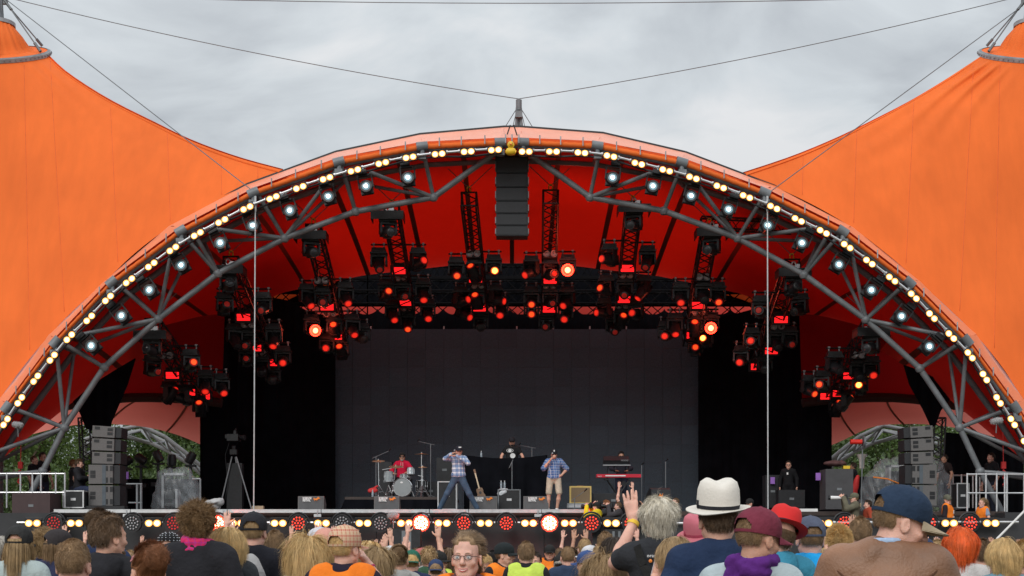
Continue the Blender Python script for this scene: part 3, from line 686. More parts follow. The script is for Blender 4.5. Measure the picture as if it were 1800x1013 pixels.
# per truss: top px, end px, plate?, fixtures (kind, x, y, lens x, lens y, state)
T = [
 ('leftmost', (268, 575), (352, 705), [('P', 268, 592, 262, 615, 'off'), ('H', 336, 618, 345, 639, 'or'), ('H', 268, 628, 282, 656, 'dim'), ('S', 303, 660), ('B', 292, 625), ('H', 362, 654, 364, 691, 'red'), ('H', 389, 660, 397, 694, 'red'), ('S', 335, 690), ('H', 298, 674, 312, 679, 'red'), ('H', 324, 680, 308, 699, 'dim'), ('S', 361, 697), ('H', 352, 698, 353, 709, 'or')]),
 ('second', (405, 465), (480, 655), [('P', 402, 478, 408, 500, 'off'), ('H', 395, 518, 403, 538, 'dim'), ('H', 463, 518, 462, 550, 'dim'), ('S', 428, 558), ('B', 436, 571), ('H', 412, 573, 420, 612, 'off'), ('H', 482, 573, 482, 612, 'red'), ('H', 434, 580, 434, 611, 'dim'), ('S', 448, 612), ('B', 457, 622), ('H', 498, 612, 500, 641, 'red'), ('H', 461, 626, 462, 660, 'off'), ('H', 434, 612, 436, 633, 'dim'), ('S', 476, 638), ('H', 480, 645, 480, 672, 'off')]),
 ('third', (550, 408), (600, 610), [('P', 547, 418, 556, 448, 'off'), ('H', 540, 503, 549, 541, 'red'), ('H', 607, 500, 614, 537, 'red'), ('B', 565, 493), ('H', 567, 507, 570, 535, 'dim'), ('S', 575, 540), ('B', 580, 551), ('H', 548, 557, 557, 584, 'hot'), ('H', 619, 556, 625, 592, 'red'), ('H', 588, 558, 588, 573, 'or'), ('S', 590, 592), ('H', 575, 590, 575, 615, 'red'), ('H', 600, 598, 598, 611, 'or'), ('H', 637, 572, 642, 600, 'off')]),
 ('fourth', (688, 375), (718, 565), [('P', 682, 383, 690, 412, 'off'), ('H', 666, 440, 669, 478, 'dim'), ('H', 735, 440, 747, 461, 'red'), ('S', 701, 476), ('B', 705, 489), ('H', 679, 495, 685, 515, 'or'), ('H', 744, 494, 746, 531, 'red'), ('H', 708, 496, 714, 525, 'dim'), ('S', 712, 532), ('B', 716, 542), ('H', 690, 531, 695, 566, 'red'), ('H', 752, 530, 754, 564, 'red'), ('H', 717, 548, 718, 582, 'or')]),
 ('fifth', (824, 352), (846, 560), [('H', 802, 456, 804, 489, 'or'), ('H', 868, 452, 870, 480, 'hot2'), ('B', 832, 446), ('H', 834, 458, 827, 470, 'or'), ('S', 836, 491), ('B', 840, 502), ('H', 810, 508, 824, 529, 'red'), ('H', 871, 505, 887, 532, 'red'), ('H', 838, 508, 835, 521, 'or'), ('S', 843, 542), ('H', 815, 530, 827, 561, 'red'), ('H', 880, 525, 879, 558, 'red'), ('H', 845, 551, 846, 580, 'off')]),
 ('sixth', (968, 348), (964, 560), [('H', 934, 454, 922, 487, 'red'), ('H', 998, 452, 997, 479, 'hot'), ('B', 967, 446), ('H', 967, 458, 974, 485, 'dim'), ('S', 967, 493), ('B', 966, 503), ('H', 934, 508, 934, 539, 'or'), ('H', 997, 508, 989, 541, 'red'), ('H', 967, 508, 971, 537, 'dim'), ('S', 965, 544), ('H', 934, 528, 934, 556, 'or'), ('H', 994, 535, 991, 565, 'red'), ('H', 960, 551, 958, 578, 'dim')]),
 ('seventh', (1113, 368), (1094, 565), [('P', 1114, 371, 1105, 400, 'off'), ('H', 1071, 433, 1056, 458, 'red'), ('H', 1138, 436, 1133, 474, 'dim'), ('S', 1103, 472), ('B', 1101, 484), ('H', 1065, 488, 1053, 509, 'or'), ('H', 1131, 488, 1120, 527, 'red'), ('H', 1098, 490, 1096, 523, 'dim'), ('S', 1097, 527), ('B', 1094, 538), ('H', 1062, 528, 1047, 552, 'red'), ('H', 1118, 530, 1109, 553, 'red'), ('H', 1092, 543, 1095, 557, 'or'), ('H', 1078, 556, 1080, 587, 'dim')]),
 ('eighth', (1248, 408), (1212, 610), [('P', 1251, 413, 1240, 443, 'off'), ('H', 1196, 500, 1195, 536, 'red'), ('H', 1261, 500, 1261, 535, 'or'), ('B', 1236, 487), ('H', 1236, 497, 1236, 532, 'off'), ('S', 1228, 537), ('B', 1228, 549), ('H', 1186, 554, 1186, 591, 'red'), ('H', 1250, 553, 1247, 580, 'hot'), ('H', 1221, 556, 1219, 568, 'or'), ('S', 1218, 590), ('H', 1240, 578, 1233, 597, 'hot2'), ('H', 1170, 568, 1166, 594, 'red'), ('H', 1222, 594, 1220, 613, 'or')]),
 ('ninth', (1393, 470), (1334, 655), [('P', 1394, 483, 1398, 505, 'off'), ('H', 1336, 524, 1330, 549, 'dim'), ('H', 1406, 520, 1392, 551, 'off'), ('S', 1373, 562), ('B', 1367, 574), ('H', 1321, 580, 1316, 602, 'red'), ('H', 1387, 578, 1389, 609, 'dim'), ('H', 1365, 580, 1365, 615, 'off'), ('S', 1356, 617), ('H', 1303, 611, 1297, 640, 'red'), ('S', 1331, 645), ('H', 1344, 625, 1342, 652, 'off')]),
 ('rightmost', (1530, 578), (1460, 705), [('P', 1531, 587, 1518, 615, 'off'), ('H', 1466, 622, 1474, 655, 'off'), ('H', 1531, 630, 1531, 663, 'red'), ('H', 1508, 633, 1508, 668, 'off'), ('B', 1508, 624), ('S', 1494, 661), ('H', 1512, 660, 1505, 679, 'hot2'), ('H', 1445, 655, 1436, 678, 'or'), ('H', 1422, 663, 1429, 695, 'or'), ('S', 1450, 697), ('H', 1484, 688, 1497, 695, 'or'), ('S', 1472, 692), ('H', 1470, 698, 1473, 708, 'or')]),
]
STATE = {'off': 'unlit', 'dim': 'almost unlit', 'red': 'red glowing', 'or': 'orange glowing', 'hot': 'glaring white', 'hot2': 'bright yellow glowing'}
for ti, (nm, (ax, ay), (bx, by), fx) in enumerate(T):
    Ya, Yb = 42.2, 49.5
    A, B = P(ax, ay - 2, Ya), P(bx, by - 12, Yb); B2 = P(bx + (bx - ax) * .0, by - 12, Yb)
    t = thing('hanging_truss', 'black box truss hung with lamps, %s of the ten under the vault' % (nm + ' from the left' if 'most' not in nm else nm), 'truss', (0, 0, 0), 0, 'lamp trusses under the vault')
    box_truss('truss_frame', A, B2, .44, t, 18, M_BLACK, .036, .021)
    q = MB(); q.path([A + Vector((0, .1, .2)) + Vector((.06 * math.sin(k), 0, .10 + .10 * math.cos(k))) for k in [j * .55 for j in range(12)]], .022, 5); q.build('sling', M_YEL, t)
    topz = vault(.5 + (ax - 900) / 3600, .15).z
    for s in (-1, 1): q = MB(); q.tube(A + Vector((0, .1, .35)), A + Vector((s * .7, .1, 1.0)), .014, n=5); q.build('chain', M_CABLE, t)
    cnt = {}
    ys = [f[2] for f in fx]
    lo_, hi_ = ay, max(ys)
    bars = {}
    for f in fx:
        k, x, y = f[:3]
        s_ = max(0, min(1, (y - lo_) / (hi_ - lo_ + 1e-6))); Y = Ya - .35 + (Yb - Ya) * (s_ ** 1.15)
        if k == 'P':
            moving_head(P(x, y, 41.7), P(f[3], f[4], 41.7), 'off', 'large dark moving head under a rain cover on the %s hanging truss' % nm, 'moving heads at the truss fronts', 1.12, True)
        elif k == 'H':
            cnt[f[5]] = cnt.get(f[5], 0) + 1
            sc = 1.14
            lab = '%s moving head on the %s hanging truss, %s such from its top' % (STATE[f[5]], nm, ORD[cnt[f[5]] - 1])
            moving_head(P(x, y, Y), P(f[3], f[4], Y), f[5], lab, 'moving heads on the hanging trusses', sc)
            bars.setdefault(round(y / 12), []).append((P(x, y, Y) + Vector((0, 0, .17))))
        elif k == 'S':
            cnt['S'] = cnt.get('S', 0) + 1
            strobe(P(x, y, Y), 'red strobe panel on the %s hanging truss, %s from its top' % (nm, ORD[cnt['S'] - 1]), .46 if nm not in ('leftmost', 'rightmost') or cnt['S'] < 2 else .34)
        elif k == 'B':
            cnt['B'] = cnt.get('B', 0) + 1
            blinder_off(P(x, y, Y), 'pair of unlit round lamps on the %s hanging truss, %s pair from its top' % (nm, ORD[cnt['B'] - 1]))
    for y_, ps in bars.items():
        for p in ps:
            s_ = (p.y - Ya) / (Yb - Ya); c = A.lerp(B2, max(0, min(1, s_)));
            q = MB(); e = Vector((p.x + (.25 if p.x > c.x else -.25), p.y, p.z)); q.tube(e, Vector((c.x, p.y, p.z)), .03, n=6); q.build('side_arm', M_BLACK, t)
            if c.z - .2 > p.z:
                q = MB(); q.tube(Vector((c.x, p.y, p.z)), Vector((c.x, p.y, c.z)), .02, n=5); q.build('drop_rod', M_BLACK, t)
# the extra horizontal truss seen through the right of the arch
t = thing('hanging_truss', 'black horizontal box truss crossing behind the arch on the right', 'truss'); box_truss('truss_frame', P(1232, 392, 43), P(1428, 402, 43), .33, t, 14)
# ------------------------------------------------------------------ line array and rubber duck
la = thing('line_array_speaker', 'black line array of six stacked speaker boxes hanging under the middle of the arch', 'speaker')
lh = [(280, 309), (309, 334), (334, 358), (358, 380), (380, 401), (401, 419)]
LAY = 41.2; ang = 0.05
for k, (a, b) in enumerate(lh):
    zc = P(0, (a + b) / 2, LAY).z; hh = (b - a) * LAY / F
    xc = P(900, 0, LAY).x; c = MB(); c.box((xc, LAY, zc), (.92, .55, hh - .02)); cab = c.build('cabinet', M_GRILLE, la, 0)
    cab.rotation_euler = (0, 0, 0)
    f = MB(); f.box((xc, LAY - .285, zc), (.86, .02, hh - .07)); f.build('grille', M_GRILLE, cab, 0)
    for s_ in (-1, 1): f = MB(); f.box((xc + s_ * .475, LAY - .1, zc), (.03, .3, hh * .5)); f.build('rigging_plate', M_STEEL, cab, 0)
c = MB(); zt = P(0, 276, LAY).z; c.box((0, LAY, zt), (.98, .5, .1)); c.box((0, LAY, zt + .1), (.5, .12, .1))
for s in (-1, 1): c.tube((s * .35, LAY, zt), (s * .05, LAY - .1, zt + .9), .02)
c.build('flying_frame', M_BLACK, la, 0)
dk = thing('rubber_duck', 'yellow rubber duck sitting on the very top of the arch', 'duck', P(898, 268, 39.5))
q = MB(); q.lathe([(.001, -.08), (.09, -.075), (.15, -.02), (.155, .04), (.12, .1), (.05, .13), (.001, .135)], 20, None, 1.0, .8, cap=False)
q.add([(-.03, .08, .1), (.03, .08, .1), (0, .16, .16), (0, .08, .04)], [(0, 1, 2), (1, 3, 2), (3, 0, 2)]); q.build('body', M_YEL, dk, 180)
q = MB(); q.lathe([(.001, -.1), (.06, -.085), (.1, -.02), (.1, .03), (.06, .085), (.001, .1)], 18, Matrix.Translation((.0, -.02, .2)), cap=False); hd = q.build('head', M_YEL, dk, 180)
q = MB(); q.box((0, -.13, .19), (.07, .07, .02)); q.build('beak', M_LOGO, dk, 60)
for s in (-1, 1): q = MB(); q.lathe([(.001, -.014), (.014, 0), (.001, .014)], 8, Matrix.Translation((s * .045, -.105, .23)), cap=False); q.build('eye', M_BLACK, dk)

# ------------------------------------------------------------------ LED wall, drapes, rear rigging
LY_ = 54.0
lw = thing('led_screen', 'huge dark grey video wall at the back of the stage, switched off', 'video screen', (0, 0, 0))
pa, pb = P(588, 895, LY_), P(1229, 579, LY_); nx, nz = 20, 10
wx = (pb.x - pa.x) / nx; wz = (pb.z - DZ) / nz
q = MB(); q.box((0, 0, 0), (wx - .006, .09, wz - .003)); pm = mesh_of('led_panel', q.v, q.f, M_LED, None, 0)
for i in range(nx):
    for j in range(nz): put('led_panel', pm, lw, (pa.x + wx * (i + .5), LY_ + random.uniform(0, .002), DZ + wz * (j + .5)))
for i in range(nx):
    q = MB(); q.box((pa.x + wx * (i + .0) , LY_ + .12, (DZ + pb.z) / 2), (.06, .08, pb.z - DZ)); q.build('frame_post', M_BLACK, lw, 0)
for i in range(0, nx + 1, 2): q = MB(); q.box((pa.x + wx * i, LY_ - .02, pb.z + .05), (.05, .04, .12)); q.build('hanging_lug', M_ALU, lw, 0)
def drape(name, xa, xb, ztops, Y, label, folds=.12, zb=None, nf=3.2):
    xa_, xb_ = (xa - 900) * Y / F, (xb - 900) * Y / F
    zt = [P(0, a, Y).z for a in ztops]; z0 = DZ if zb is None else P(0, zb, Y).z
    def fn(u, v):
        x = xa_ + (xb_ - xa_) * u; z1 = interp([(k,) for k in zt], u)[0]
        return (x, Y + folds * math.sin(x * nf + .8 * math.sin(x * 1.3)), z0 + (z1 - z0) * v)
    q = MB(); q.grid(fn, max(40, int(abs(xb_ - xa_) * 14)), 6); return tag(q.build(name, M_DRAPE, None, 180), label, 'curtain')
drape('stage_curtain', 352, 590, [566, 545, 530, 522, 530, 552, 556], 53.4, 'tall black curtain left of the video wall')
drape('stage_curtain', 1227, 1452, [556, 556, 545, 540, 552, 572], 53.4, 'tall black curtain right of the video wall')
drape('stage_curtain', 1385, 1462, [560, 566, 575], 51.2, 'narrow black curtain beside the right side opening', .1)
drape('stage_curtain', 355, 418, [570, 556, 540], 51.2, 'narrow black curtain beside the left side opening', .1)
drape('header_curtain', 380, 1425, [545, 520, 492, 472, 462, 458, 458, 462, 472, 492, 525, 548], 57.5, 'black header cloth high behind the lamps', .1, zb=534)
q = MB()
def vl(u, v):
    x = P(470, 0, 54.6).x + (P(1400, 0, 54.6).x - P(470, 0, 54.6).x) * u; s = abs(math.sin(u * math.pi * 24)); zt_ = P(0, 556, 54.6).z + .28 - .22 * s ** .6; z0_ = P(0, 590, 54.6).z
    return (x, 54.6 + .05 * math.sin(x * 5), z0_ + (zt_ - z0_) * v)
q.grid(vl, 480, 3); tag(q.build('valance', M_DRAPE, None, 180), 'black scalloped valance along the top of the video wall', 'curtain')
q = MB(); q.grid(lambda u, v: (-14 + 28 * u, 60 + math.sin(u * 9) * .1, P(0, 600, 60).z + v * (P(0, 470, 60).z - P(0, 600, 60).z)), 30, 8); q.build('rear_lining', M_RED, can, 180)
for k, (xa, xb, py_, Y, w_) in enumerate(((420, 1400, 503, 56, .5), (400, 1420, 524, 55.2, .5), (390, 1430, 546, 55.6, .45), (640, 1180, 478, 56.5, .5))):
    t = thing('rear_truss', 'black box truss crossing the stage behind the lamps, %s of four from the bottom' % ['second highest', 'third highest', 'lowest', 'highest'][k].replace('lowest', 'lowest').strip(), 'truss', (0, 0, 0), 0, 'trusses above the video wall')
    t['label'] = ['black box truss behind the lamps just under the header cloth', 'black box truss behind the lamps midway above the video wall', 'lowest black box truss just above the scalloped valance', 'highest black box truss behind the lamps'][k]
    box_truss('truss_frame', P(xa, py_, Y), P(xb, py_, Y), w_, t, 44, M_TRUSS, .04, .022)
for x_, nm in ((646, 'left'), (1283, 'right')):
    t = thing('support_column', 'black truss column behind the lamps on the %s of the video wall' % nm, 'truss'); box_truss('truss_frame', Vector((P(x_, 0, 55).x, 55, DZ)), P(x_, 470, 55), .5, t, 24, M_TRUSS)

# ------------------------------------------------------------------ side linings, beams, black hanging cloths, rear arches
def mirror_x(x, m): return 1800 - x if m else x
for m in (0, 1):
    sd_ = 'right' if m else 'left'
    X = lambda x: mirror_x(x, m)
    # one membrane in two sheets: upper coloured as shaded, lower as daylit
    topc = [(50, 640), (120, 630), (200, 600), (280, 575), (355, 556), (395, 552)]
    midc = [(20, 730), (90, 716), (160, 703), (230, 696), (300, 697), (355, 701), (390, 706)]
    low = [(-20, 782), (55, 764), (113, 750), (170, 745), (200, 746), (250, 750), (300, 761), (338, 775), (365, 788), (390, 802)]
    if m: low = [(-20, 800), (60, 766), (150, 748), (225, 746), (270, 752), (320, 775), (355, 790), (390, 806)]
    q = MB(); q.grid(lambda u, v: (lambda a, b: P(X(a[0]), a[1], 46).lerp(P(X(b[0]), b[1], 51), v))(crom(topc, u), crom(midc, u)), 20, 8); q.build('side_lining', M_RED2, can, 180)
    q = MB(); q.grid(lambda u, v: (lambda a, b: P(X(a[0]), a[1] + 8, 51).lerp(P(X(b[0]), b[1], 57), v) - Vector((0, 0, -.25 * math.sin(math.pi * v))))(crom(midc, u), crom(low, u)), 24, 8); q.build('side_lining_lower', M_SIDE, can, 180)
    for u_, du in ((.3, .12), (.52, .12), (.75, .1)):
        q = MB(); q.path([(lambda a, b: P(X(a[0]), a[1] + 8, 51).lerp(P(X(b[0]), b[1], 57), v) - Vector((0, .05, -.25 * math.sin(math.pi * v) + .02)))(crom(midc, min(1, u_ + du * 0)), crom(low, max(0, u_ - du * v * 1.0))) for v in [j / 8 for j in range(9)]], .04, 5); q.build('seam_strip', M_SEAM, can)
    q = MB(); q.path([P(X(crom(midc, k / 12)[0]), crom(midc, k / 12)[1] + 3, 50.8) for k in range(13)], .17, 8)
    tag(q.build('side_beam', mat('dark_maroon_steel', (.05, .015, .015), .7), None), 'dark curved beam between the two red cloths in the %s side opening' % sd_, 'beam', 'beams in the side openings')
    pol = [(237, 630), (223, 676), (195, 741), (193, 757), (158, 757), (150, 751), (140, 726), (128, 706), (162, 676), (200, 652)] if not m else [(210, 642), (200, 676), (176, 720), (163, 748), (155, 748), (146, 722), (128, 700), (120, 676), (150, 668), (180, 652)]
    q = MB(); q.prism([P(X(a), b, 44.5) for a, b in pol], (0, .12, 0)); tag(q.build('hanging_cloth', M_DRAPE, None, 0), 'black cloth gathered to a point above the %s speaker stack' % sd_, 'cloth', 'black cloths over the speaker stacks')
    for k, (xa, ya, xb, yb) in enumerate(((183, 757, 172, 800), (150, 756, 165, 830))):
        pass
    # rear tubular arch seen through the opening
    t = thing('rear_arch', 'pale tubular arch truss in front of the trees in the %s side opening' % sd_, 'truss', (0, 0, 0), 0, 'arches behind the stage')
    up_ = [(150, 772), (200, 757), (248, 748), (290, 768), (325, 795), (356, 822), (400, 870)]; dn = [(150, 800), (215, 766), (268, 780), (300, 796), (335, 818), (358, 838), (400, 890)]
    U = [P(X(a), b, 62) for a, b in up_]; D = [P(X(a), b, 62.6) for a, b in dn]; U2 = [P(X(a), b + 9, 64) for a, b in up_]
    for arr in (U, D, U2):
        for a, b in zip(arr[:-1], arr[1:]): q = MB(); q.tube(a, b, .085, n=8); q.build('chord', mat('dull_grey_tube', (.22, .23, .24), .6), t)
    for a, b, c in zip(U, D, U2):
        for s_, e_ in ((a, b), (b, c)): q = MB(); q.tube(s_, e_, .05, n=6); q.build('strut', mat('dull_grey_tube', (.22, .23, .24), .6), t)
    for a, b in zip(U[:-1], D[1:]): q = MB(); q.tube(a, b, .05, n=6); q.build('strut', mat('dull_grey_tube', (.22, .23, .24), .6), t)
    for a, b in zip(U2[1:], D[:-1]): q = MB(); q.tube(a, b, .05, n=6); q.build('strut', mat('dull_grey_tube', (.22, .23, .24), .6), t)
    # leaning black towers by the speaker stack
    t = thing('rigging_tower', 'black leaning box truss behind the %s speaker stack' % sd_, 'truss', (0, 0, 0), 0, 'leaning towers by the speaker stacks'); box_truss('truss_frame', P(X(158), 890, 44.8), P(X(150), 735, 44.8), .35, t, 14)

# ------------------------------------------------------------------ trees behind
M_LEAF = mat('leaf_green', (.10, .155, .04), .7, var=.5, vscale=.5, rnd=.5, transl=(.14, .22, .04), tf=.25)
M_LEAF2 = mat('dark_leaf_green', (.06, .10, .03), .7, var=.5, vscale=.5, rnd=.5, transl=(.1, .16, .03), tf=.22)
M_BARK = mat('bark', (.09, .065, .045), .9, var=.3, vscale=6, bump=.4)
rg = np.random.default_rng(3)
def tree_mesh(h, w, n, seed):
    r = np.random.default_rng(seed); V = []; Fc = []
    nb = 16; bl = []
    for k in range(nb):
        a = r.uniform(0, 2 * math.pi); z = r.uniform(.28, .95) * h; rad = w * .5 * (1 - ((z / h - .5) / .62) ** 2) ** .5 if abs(z / h - .5) < .6 else w * .15
        bl.append((rad * .65 * math.cos(a), rad * .65 * math.sin(a), z, r.uniform(.16, .28) * w))
    for k in range(n):
        b = bl[r.integers(nb)]; d = r.normal(size=3); d /= np.linalg.norm(d); rr = b[3] * r.uniform(.75, 1.08); c = np.array(b[:3]) + d * rr * np.array([1, 1, .75])
        u = r.normal(size=3); u /= np.linalg.norm(u); v = np.cross(u, d + .3 * r.normal(size=3)); v /= np.linalg.norm(v) + 1e-9; s = r.uniform(.06, .15)
        i = len(V); V += [tuple(c - u * s), tuple(c + v * s * .6), tuple(c + u * s), tuple(c - v * s * .6)]; Fc.append((i, i + 1, i + 2, i + 3))
    return V, Fc, bl
protos = []
for s in range(3):
    V, Fc, bl = tree_mesh(12 + s, 8.5, 11000, 40 + s); cm = mesh_of('crown', V, Fc, M_LEAF if s < 2 else M_LEAF2, None, 0)
    q = MB(); q.path([(0, 0, 0), (.1, 0, 2.5), (0, .1, 5), (0, 0, 8.5)], [.32, .26, .2, .08], 8)
    for b in bl[:9]: q.path([(0, 0, min(b[2] * .55, 6)), (b[0] * .5, b[1] * .5, b[2] * .8), (b[0], b[1], b[2])], [.12, .08, .03], 5)
    tm = mesh_of('trunk', q.v, q.f, M_BARK); protos.append((cm, tm))
tp_ = []
for k, px in enumerate(list(range(-140, 520, 55)) + list(range(1290, 1960, 55))):
    tp_.append((px + random.uniform(-14, 14), random.uniform(76, 98)))
nl = nr = 0
for k, (px, Y) in enumerate(tp_):
    cm, tm = protos[k % 3]; left = px < 900
    if left: nl += 1
    else: nr += 1
    n_ = nl if left else nr
    t = thing('broadleaf_tree', 'green leafy tree behind the %s side opening, %s from the left there' % ('left' if left else 'right', ORD[n_ - 1]), 'tree', ((px - 900) * Y / F, Y, 0), random.uniform(0, 6), 'trees behind the stage')
    s = random.uniform(.85, 1.12); t.scale = (s, s, s * random.uniform(.9, 1.05)); put('crown', cm, t); put('trunk', tm, t)
for k, x in enumerate(range(-38, 44, 7)):
    if abs(x) < 8: continue
    left = x < 0
    V, Fc, bl = tree_mesh(4.2, 7, 5000, 90 + k); 
    if ('bush', k % 2) not in PR: PR[('bush', k % 2)] = mesh_of('foliage', V, Fc, M_LEAF2, None, 0)
    t = thing('bush', 'dark green bush low behind the stage, %s of the row from the left' % ORD[k], 'bush', (x + random.uniform(-1, 1), 68 + random.uniform(0, 4), -.5), random.uniform(0, 6), 'bushes behind the stage'); put('foliage', PR[('bush', k % 2)], t)
    t.scale = (1, 1, 1.45)
# ------------------------------------------------------------------ people: implicit surfaces turned into one continuous mesh
def _smin(a, b, k):
    h = np.clip(.5 + .5 * (b - a) / k, 0, 1); return b * (1 - h) + a * h - k * h * (1 - h)
class SDF:
    def __init__(s): s.p = []; s.M = Matrix.Identity(4)
    def rc(s, a, b, r1, r2=None, k=.02, op=1):
        s.p.append(('c', np.array(s.M @ Vector(a)), np.array(s.M @ Vector(b)), r1, r1 if r2 is None else r2, k, op)); return s
    def el(s, c, r, k=.02, op=1, rot=None):
        R = s.M.to_3x3() @ (rot.to_matrix() if rot is not None else Matrix.Identity(3))
        s.p.append(('e', np.array(s.M @ Vector(c)), np.array(r), np.array(R), None, k, op)); return s
    def mesh(s, h, disp=None):
        lo = np.full(3, 1e9); hi = -lo
        for p in s.p:
            if p[6] < 0: continue
            if p[0] == 'c': r = max(p[3], p[4]); a = np.minimum(p[1], p[2]) - r; b = np.maximum(p[1], p[2]) + r
            else: r = max(p[2]); a = p[1] - r; b = p[1] + r
            lo = np.minimum(lo, a); hi = np.maximum(hi, b)
        lo -= 3 * h + .02; hi += 3 * h + .02; n = np.ceil((hi - lo) / h).astype(int) + 1
        D = np.ones(n, dtype=np.float32); ax = [lo[i] + np.arange(n[i]) * h for i in range(3)]
        for p in s.p:
            if p[0] == 'c': r = max(p[3], p[4]); a = np.minimum(p[1], p[2]) - r; b = np.maximum(p[1], p[2]) + r
            else: r = max(p[2]); a = p[1] - r; b = p[1] + r
            m = p[5] + 2 * h; i0 = np.maximum(((a - m - lo) / h).astype(int), 0); i1 = np.minimum(((b + m - lo) / h).astype(int) + 2, n)
            if (i1 <= i0).any(): continue
            sl = tuple(slice(i0[i], i1[i]) for i in range(3))
            X, Y, Z = np.meshgrid(ax[0][sl[0]], ax[1][sl[1]], ax[2][sl[2]], indexing='ij', sparse=True)
            if p[0] == 'c':
                ba = p[2] - p[1]; bb = max(ba @ ba, 1e-9); dx, dy, dz = X - p[1][0], Y - p[1][1], Z - p[1][2]
                t = np.clip((dx * ba[0] + dy * ba[1] + dz * ba[2]) / bb, 0, 1)
                d = np.sqrt((dx - t * ba[0]) ** 2 + (dy - t * ba[1]) ** 2 + (dz - t * ba[2]) ** 2) - (p[3] + (p[4] - p[3]) * t)
            else:
                dx, dy, dz = X - p[1][0], Y - p[1][1], Z - p[1][2]; R = p[3]; q = [(R[0, i] * dx + R[1, i] * dy + R[2, i] * dz) / p[2][i] for i in range(3)]
                k0 = np.sqrt(q[0] ** 2 + q[1] ** 2 + q[2] ** 2); k1 = np.sqrt((q[0] / p[2][0]) ** 2 + (q[1] / p[2][1]) ** 2 + (q[2] / p[2][2]) ** 2) + 1e-9
                d = k0 * (k0 - 1) / k1
            D[sl] = _smin(D[sl], d, p[5]) if p[6] > 0 else -_smin(-D[sl], d, p[5])
        if disp is not None:
            X, Y, Z = np.meshgrid(*ax, indexing='ij', sparse=True); D = D + disp(X, Y, Z)
        I = D < 0; c = [I[a:n[0] - 1 + a, b:n[1] - 1 + b, e:n[2] - 1 + e] for a in (0, 1) for b in (0, 1) for e in (0, 1)]
        sm = sum(x.astype(np.int8) for x in c); act = (sm > 0) & (sm < 8); idx = np.full(act.shape, -1, dtype=np.int64); ids = np.argwhere(act); idx[act] = np.arange(len(ids))
        acc = np.zeros((len(ids), 3)); cnt = np.zeros(len(ids)); C = [(a, b, e) for a in (0, 1) for b in (0, 1) for e in (0, 1)]
        for i in range(8):
            for j in range(i + 1, 8):
                if sum(abs(C[i][q] - C[j][q]) for q in range(3)) != 1: continue
                A = ids + np.array(C[i]); B = ids + np.array(C[j]); da = D[A[:, 0], A[:, 1], A[:, 2]]; db = D[B[:, 0], B[:, 1], B[:, 2]]; cr_ = (da < 0) != (db < 0)
                t = np.where(cr_, da / np.where(cr_, da - db, 1), 0)[:, None]; acc += np.where(cr_[:, None], A + (B - A) * t, 0); cnt += cr_
        V = lo + acc / cnt[:, None] * h; Q = []
        for axis in range(3):
            a = [slice(None)] * 3; b = [slice(None)] * 3; a[axis] = slice(0, n[axis] - 1); b[axis] = slice(1, n[axis])
            o1, o2 = [(1, 2), (2, 0), (0, 1)][axis]
            ch = I[tuple(a)] != I[tuple(b)]; E = np.argwhere(ch); E = E[(E[:, o1] > 0) & (E[:, o2] > 0) & (E[:, o1] < n[o1] - 1) & (E[:, o2] < n[o2] - 1)]
            ins = I[E[:, 0], E[:, 1], E[:, 2]]
            def g(d1, d2): e = E.copy(); e[:, o1] += d1; e[:, o2] += d2; return idx[e[:, 0], e[:, 1], e[:, 2]]
            q = np.stack([g(-1, -1), g(0, -1), g(0, 0), g(-1, 0)], 1); q[~ins] = q[~ins][:, ::-1]; Q.append(q)
        return V, np.concatenate(Q)
def np_mesh(name, V, Q, mats, smooth=180):
    me = bpy.data.meshes.new(name); nv, nq = len(V), len(Q); k = Q.shape[1]
    me.vertices.add(nv); me.vertices.foreach_set('co', np.asarray(V, dtype=np.float32).ravel()); me.loops.add(nq * k); me.loops.foreach_set('vertex_index', np.asarray(Q, dtype=np.int32).ravel())
    me.polygons.add(nq); me.polygons.foreach_set('loop_start', np.arange(0, nq * k, k, dtype=np.int32)); me.update(calc_edges=True)
    for m in (mats if isinstance(mats, (list, tuple)) else [mats]): me.materials.append(m)
    if smooth: me.shade_smooth()
    return me
def wrinkle(a, f, seed=0.):
    def d(X, Y, Z):
        if f < 45: a_ = a * .9; return a_ * (1.2 - 2.2 * np.abs(np.sin(f * .55 * Z + f * .30 * X * np.sign(X + .0001) + 1.5 * np.sin(f * .35 * X + seed) + seed)) ** .7) * (.5 + .5 * np.sin(f * .3 * X + f * .22 * Z + seed * 3)) + a_ * .5 * np.sin(f * 1.3 * X + 2 * np.sin(f * .5 * Z)) * np.sin(f * Y)
        return a * (np.sin(f * X * 1.3 + 2.2 * np.sin(f * Z * .6 + seed) + seed) * np.sin(f * Z * .9 + 1.7 * np.sin(f * Y * .8 + f * .5 * X) + seed * 2) + .5 * np.sin(f * 2.3 * Z + 3 * np.sin(f * X * .9) + f * Y))
    return d
def skin_mat(i):
    c = [(.66, .37, .27), (.52, .28, .19), (.30, .15, .09), (.72, .41, .32)][i]
    m = mat('skin_%d' % i, c, .5, var=.15, vscale=16, bump=.22, bscale=190, sss=.12, spec=.4); return m
SKIN = ['light_skin', 'tan_skin', 'brown_skin', 'pink_skin']
def skinm(i):
    m = skin_mat(i); m.name = SKIN[i]; return m
def cloth(c, nm=None, r=.88):
    k = 'cloth_%02x%02x%02x' % tuple(int(min(1, x) * 255) for x in c)
    m = mat(k if nm is None else nm, c, r, var=.2, vscale=7, bump=.4, bscale=38, spec=.25); return m
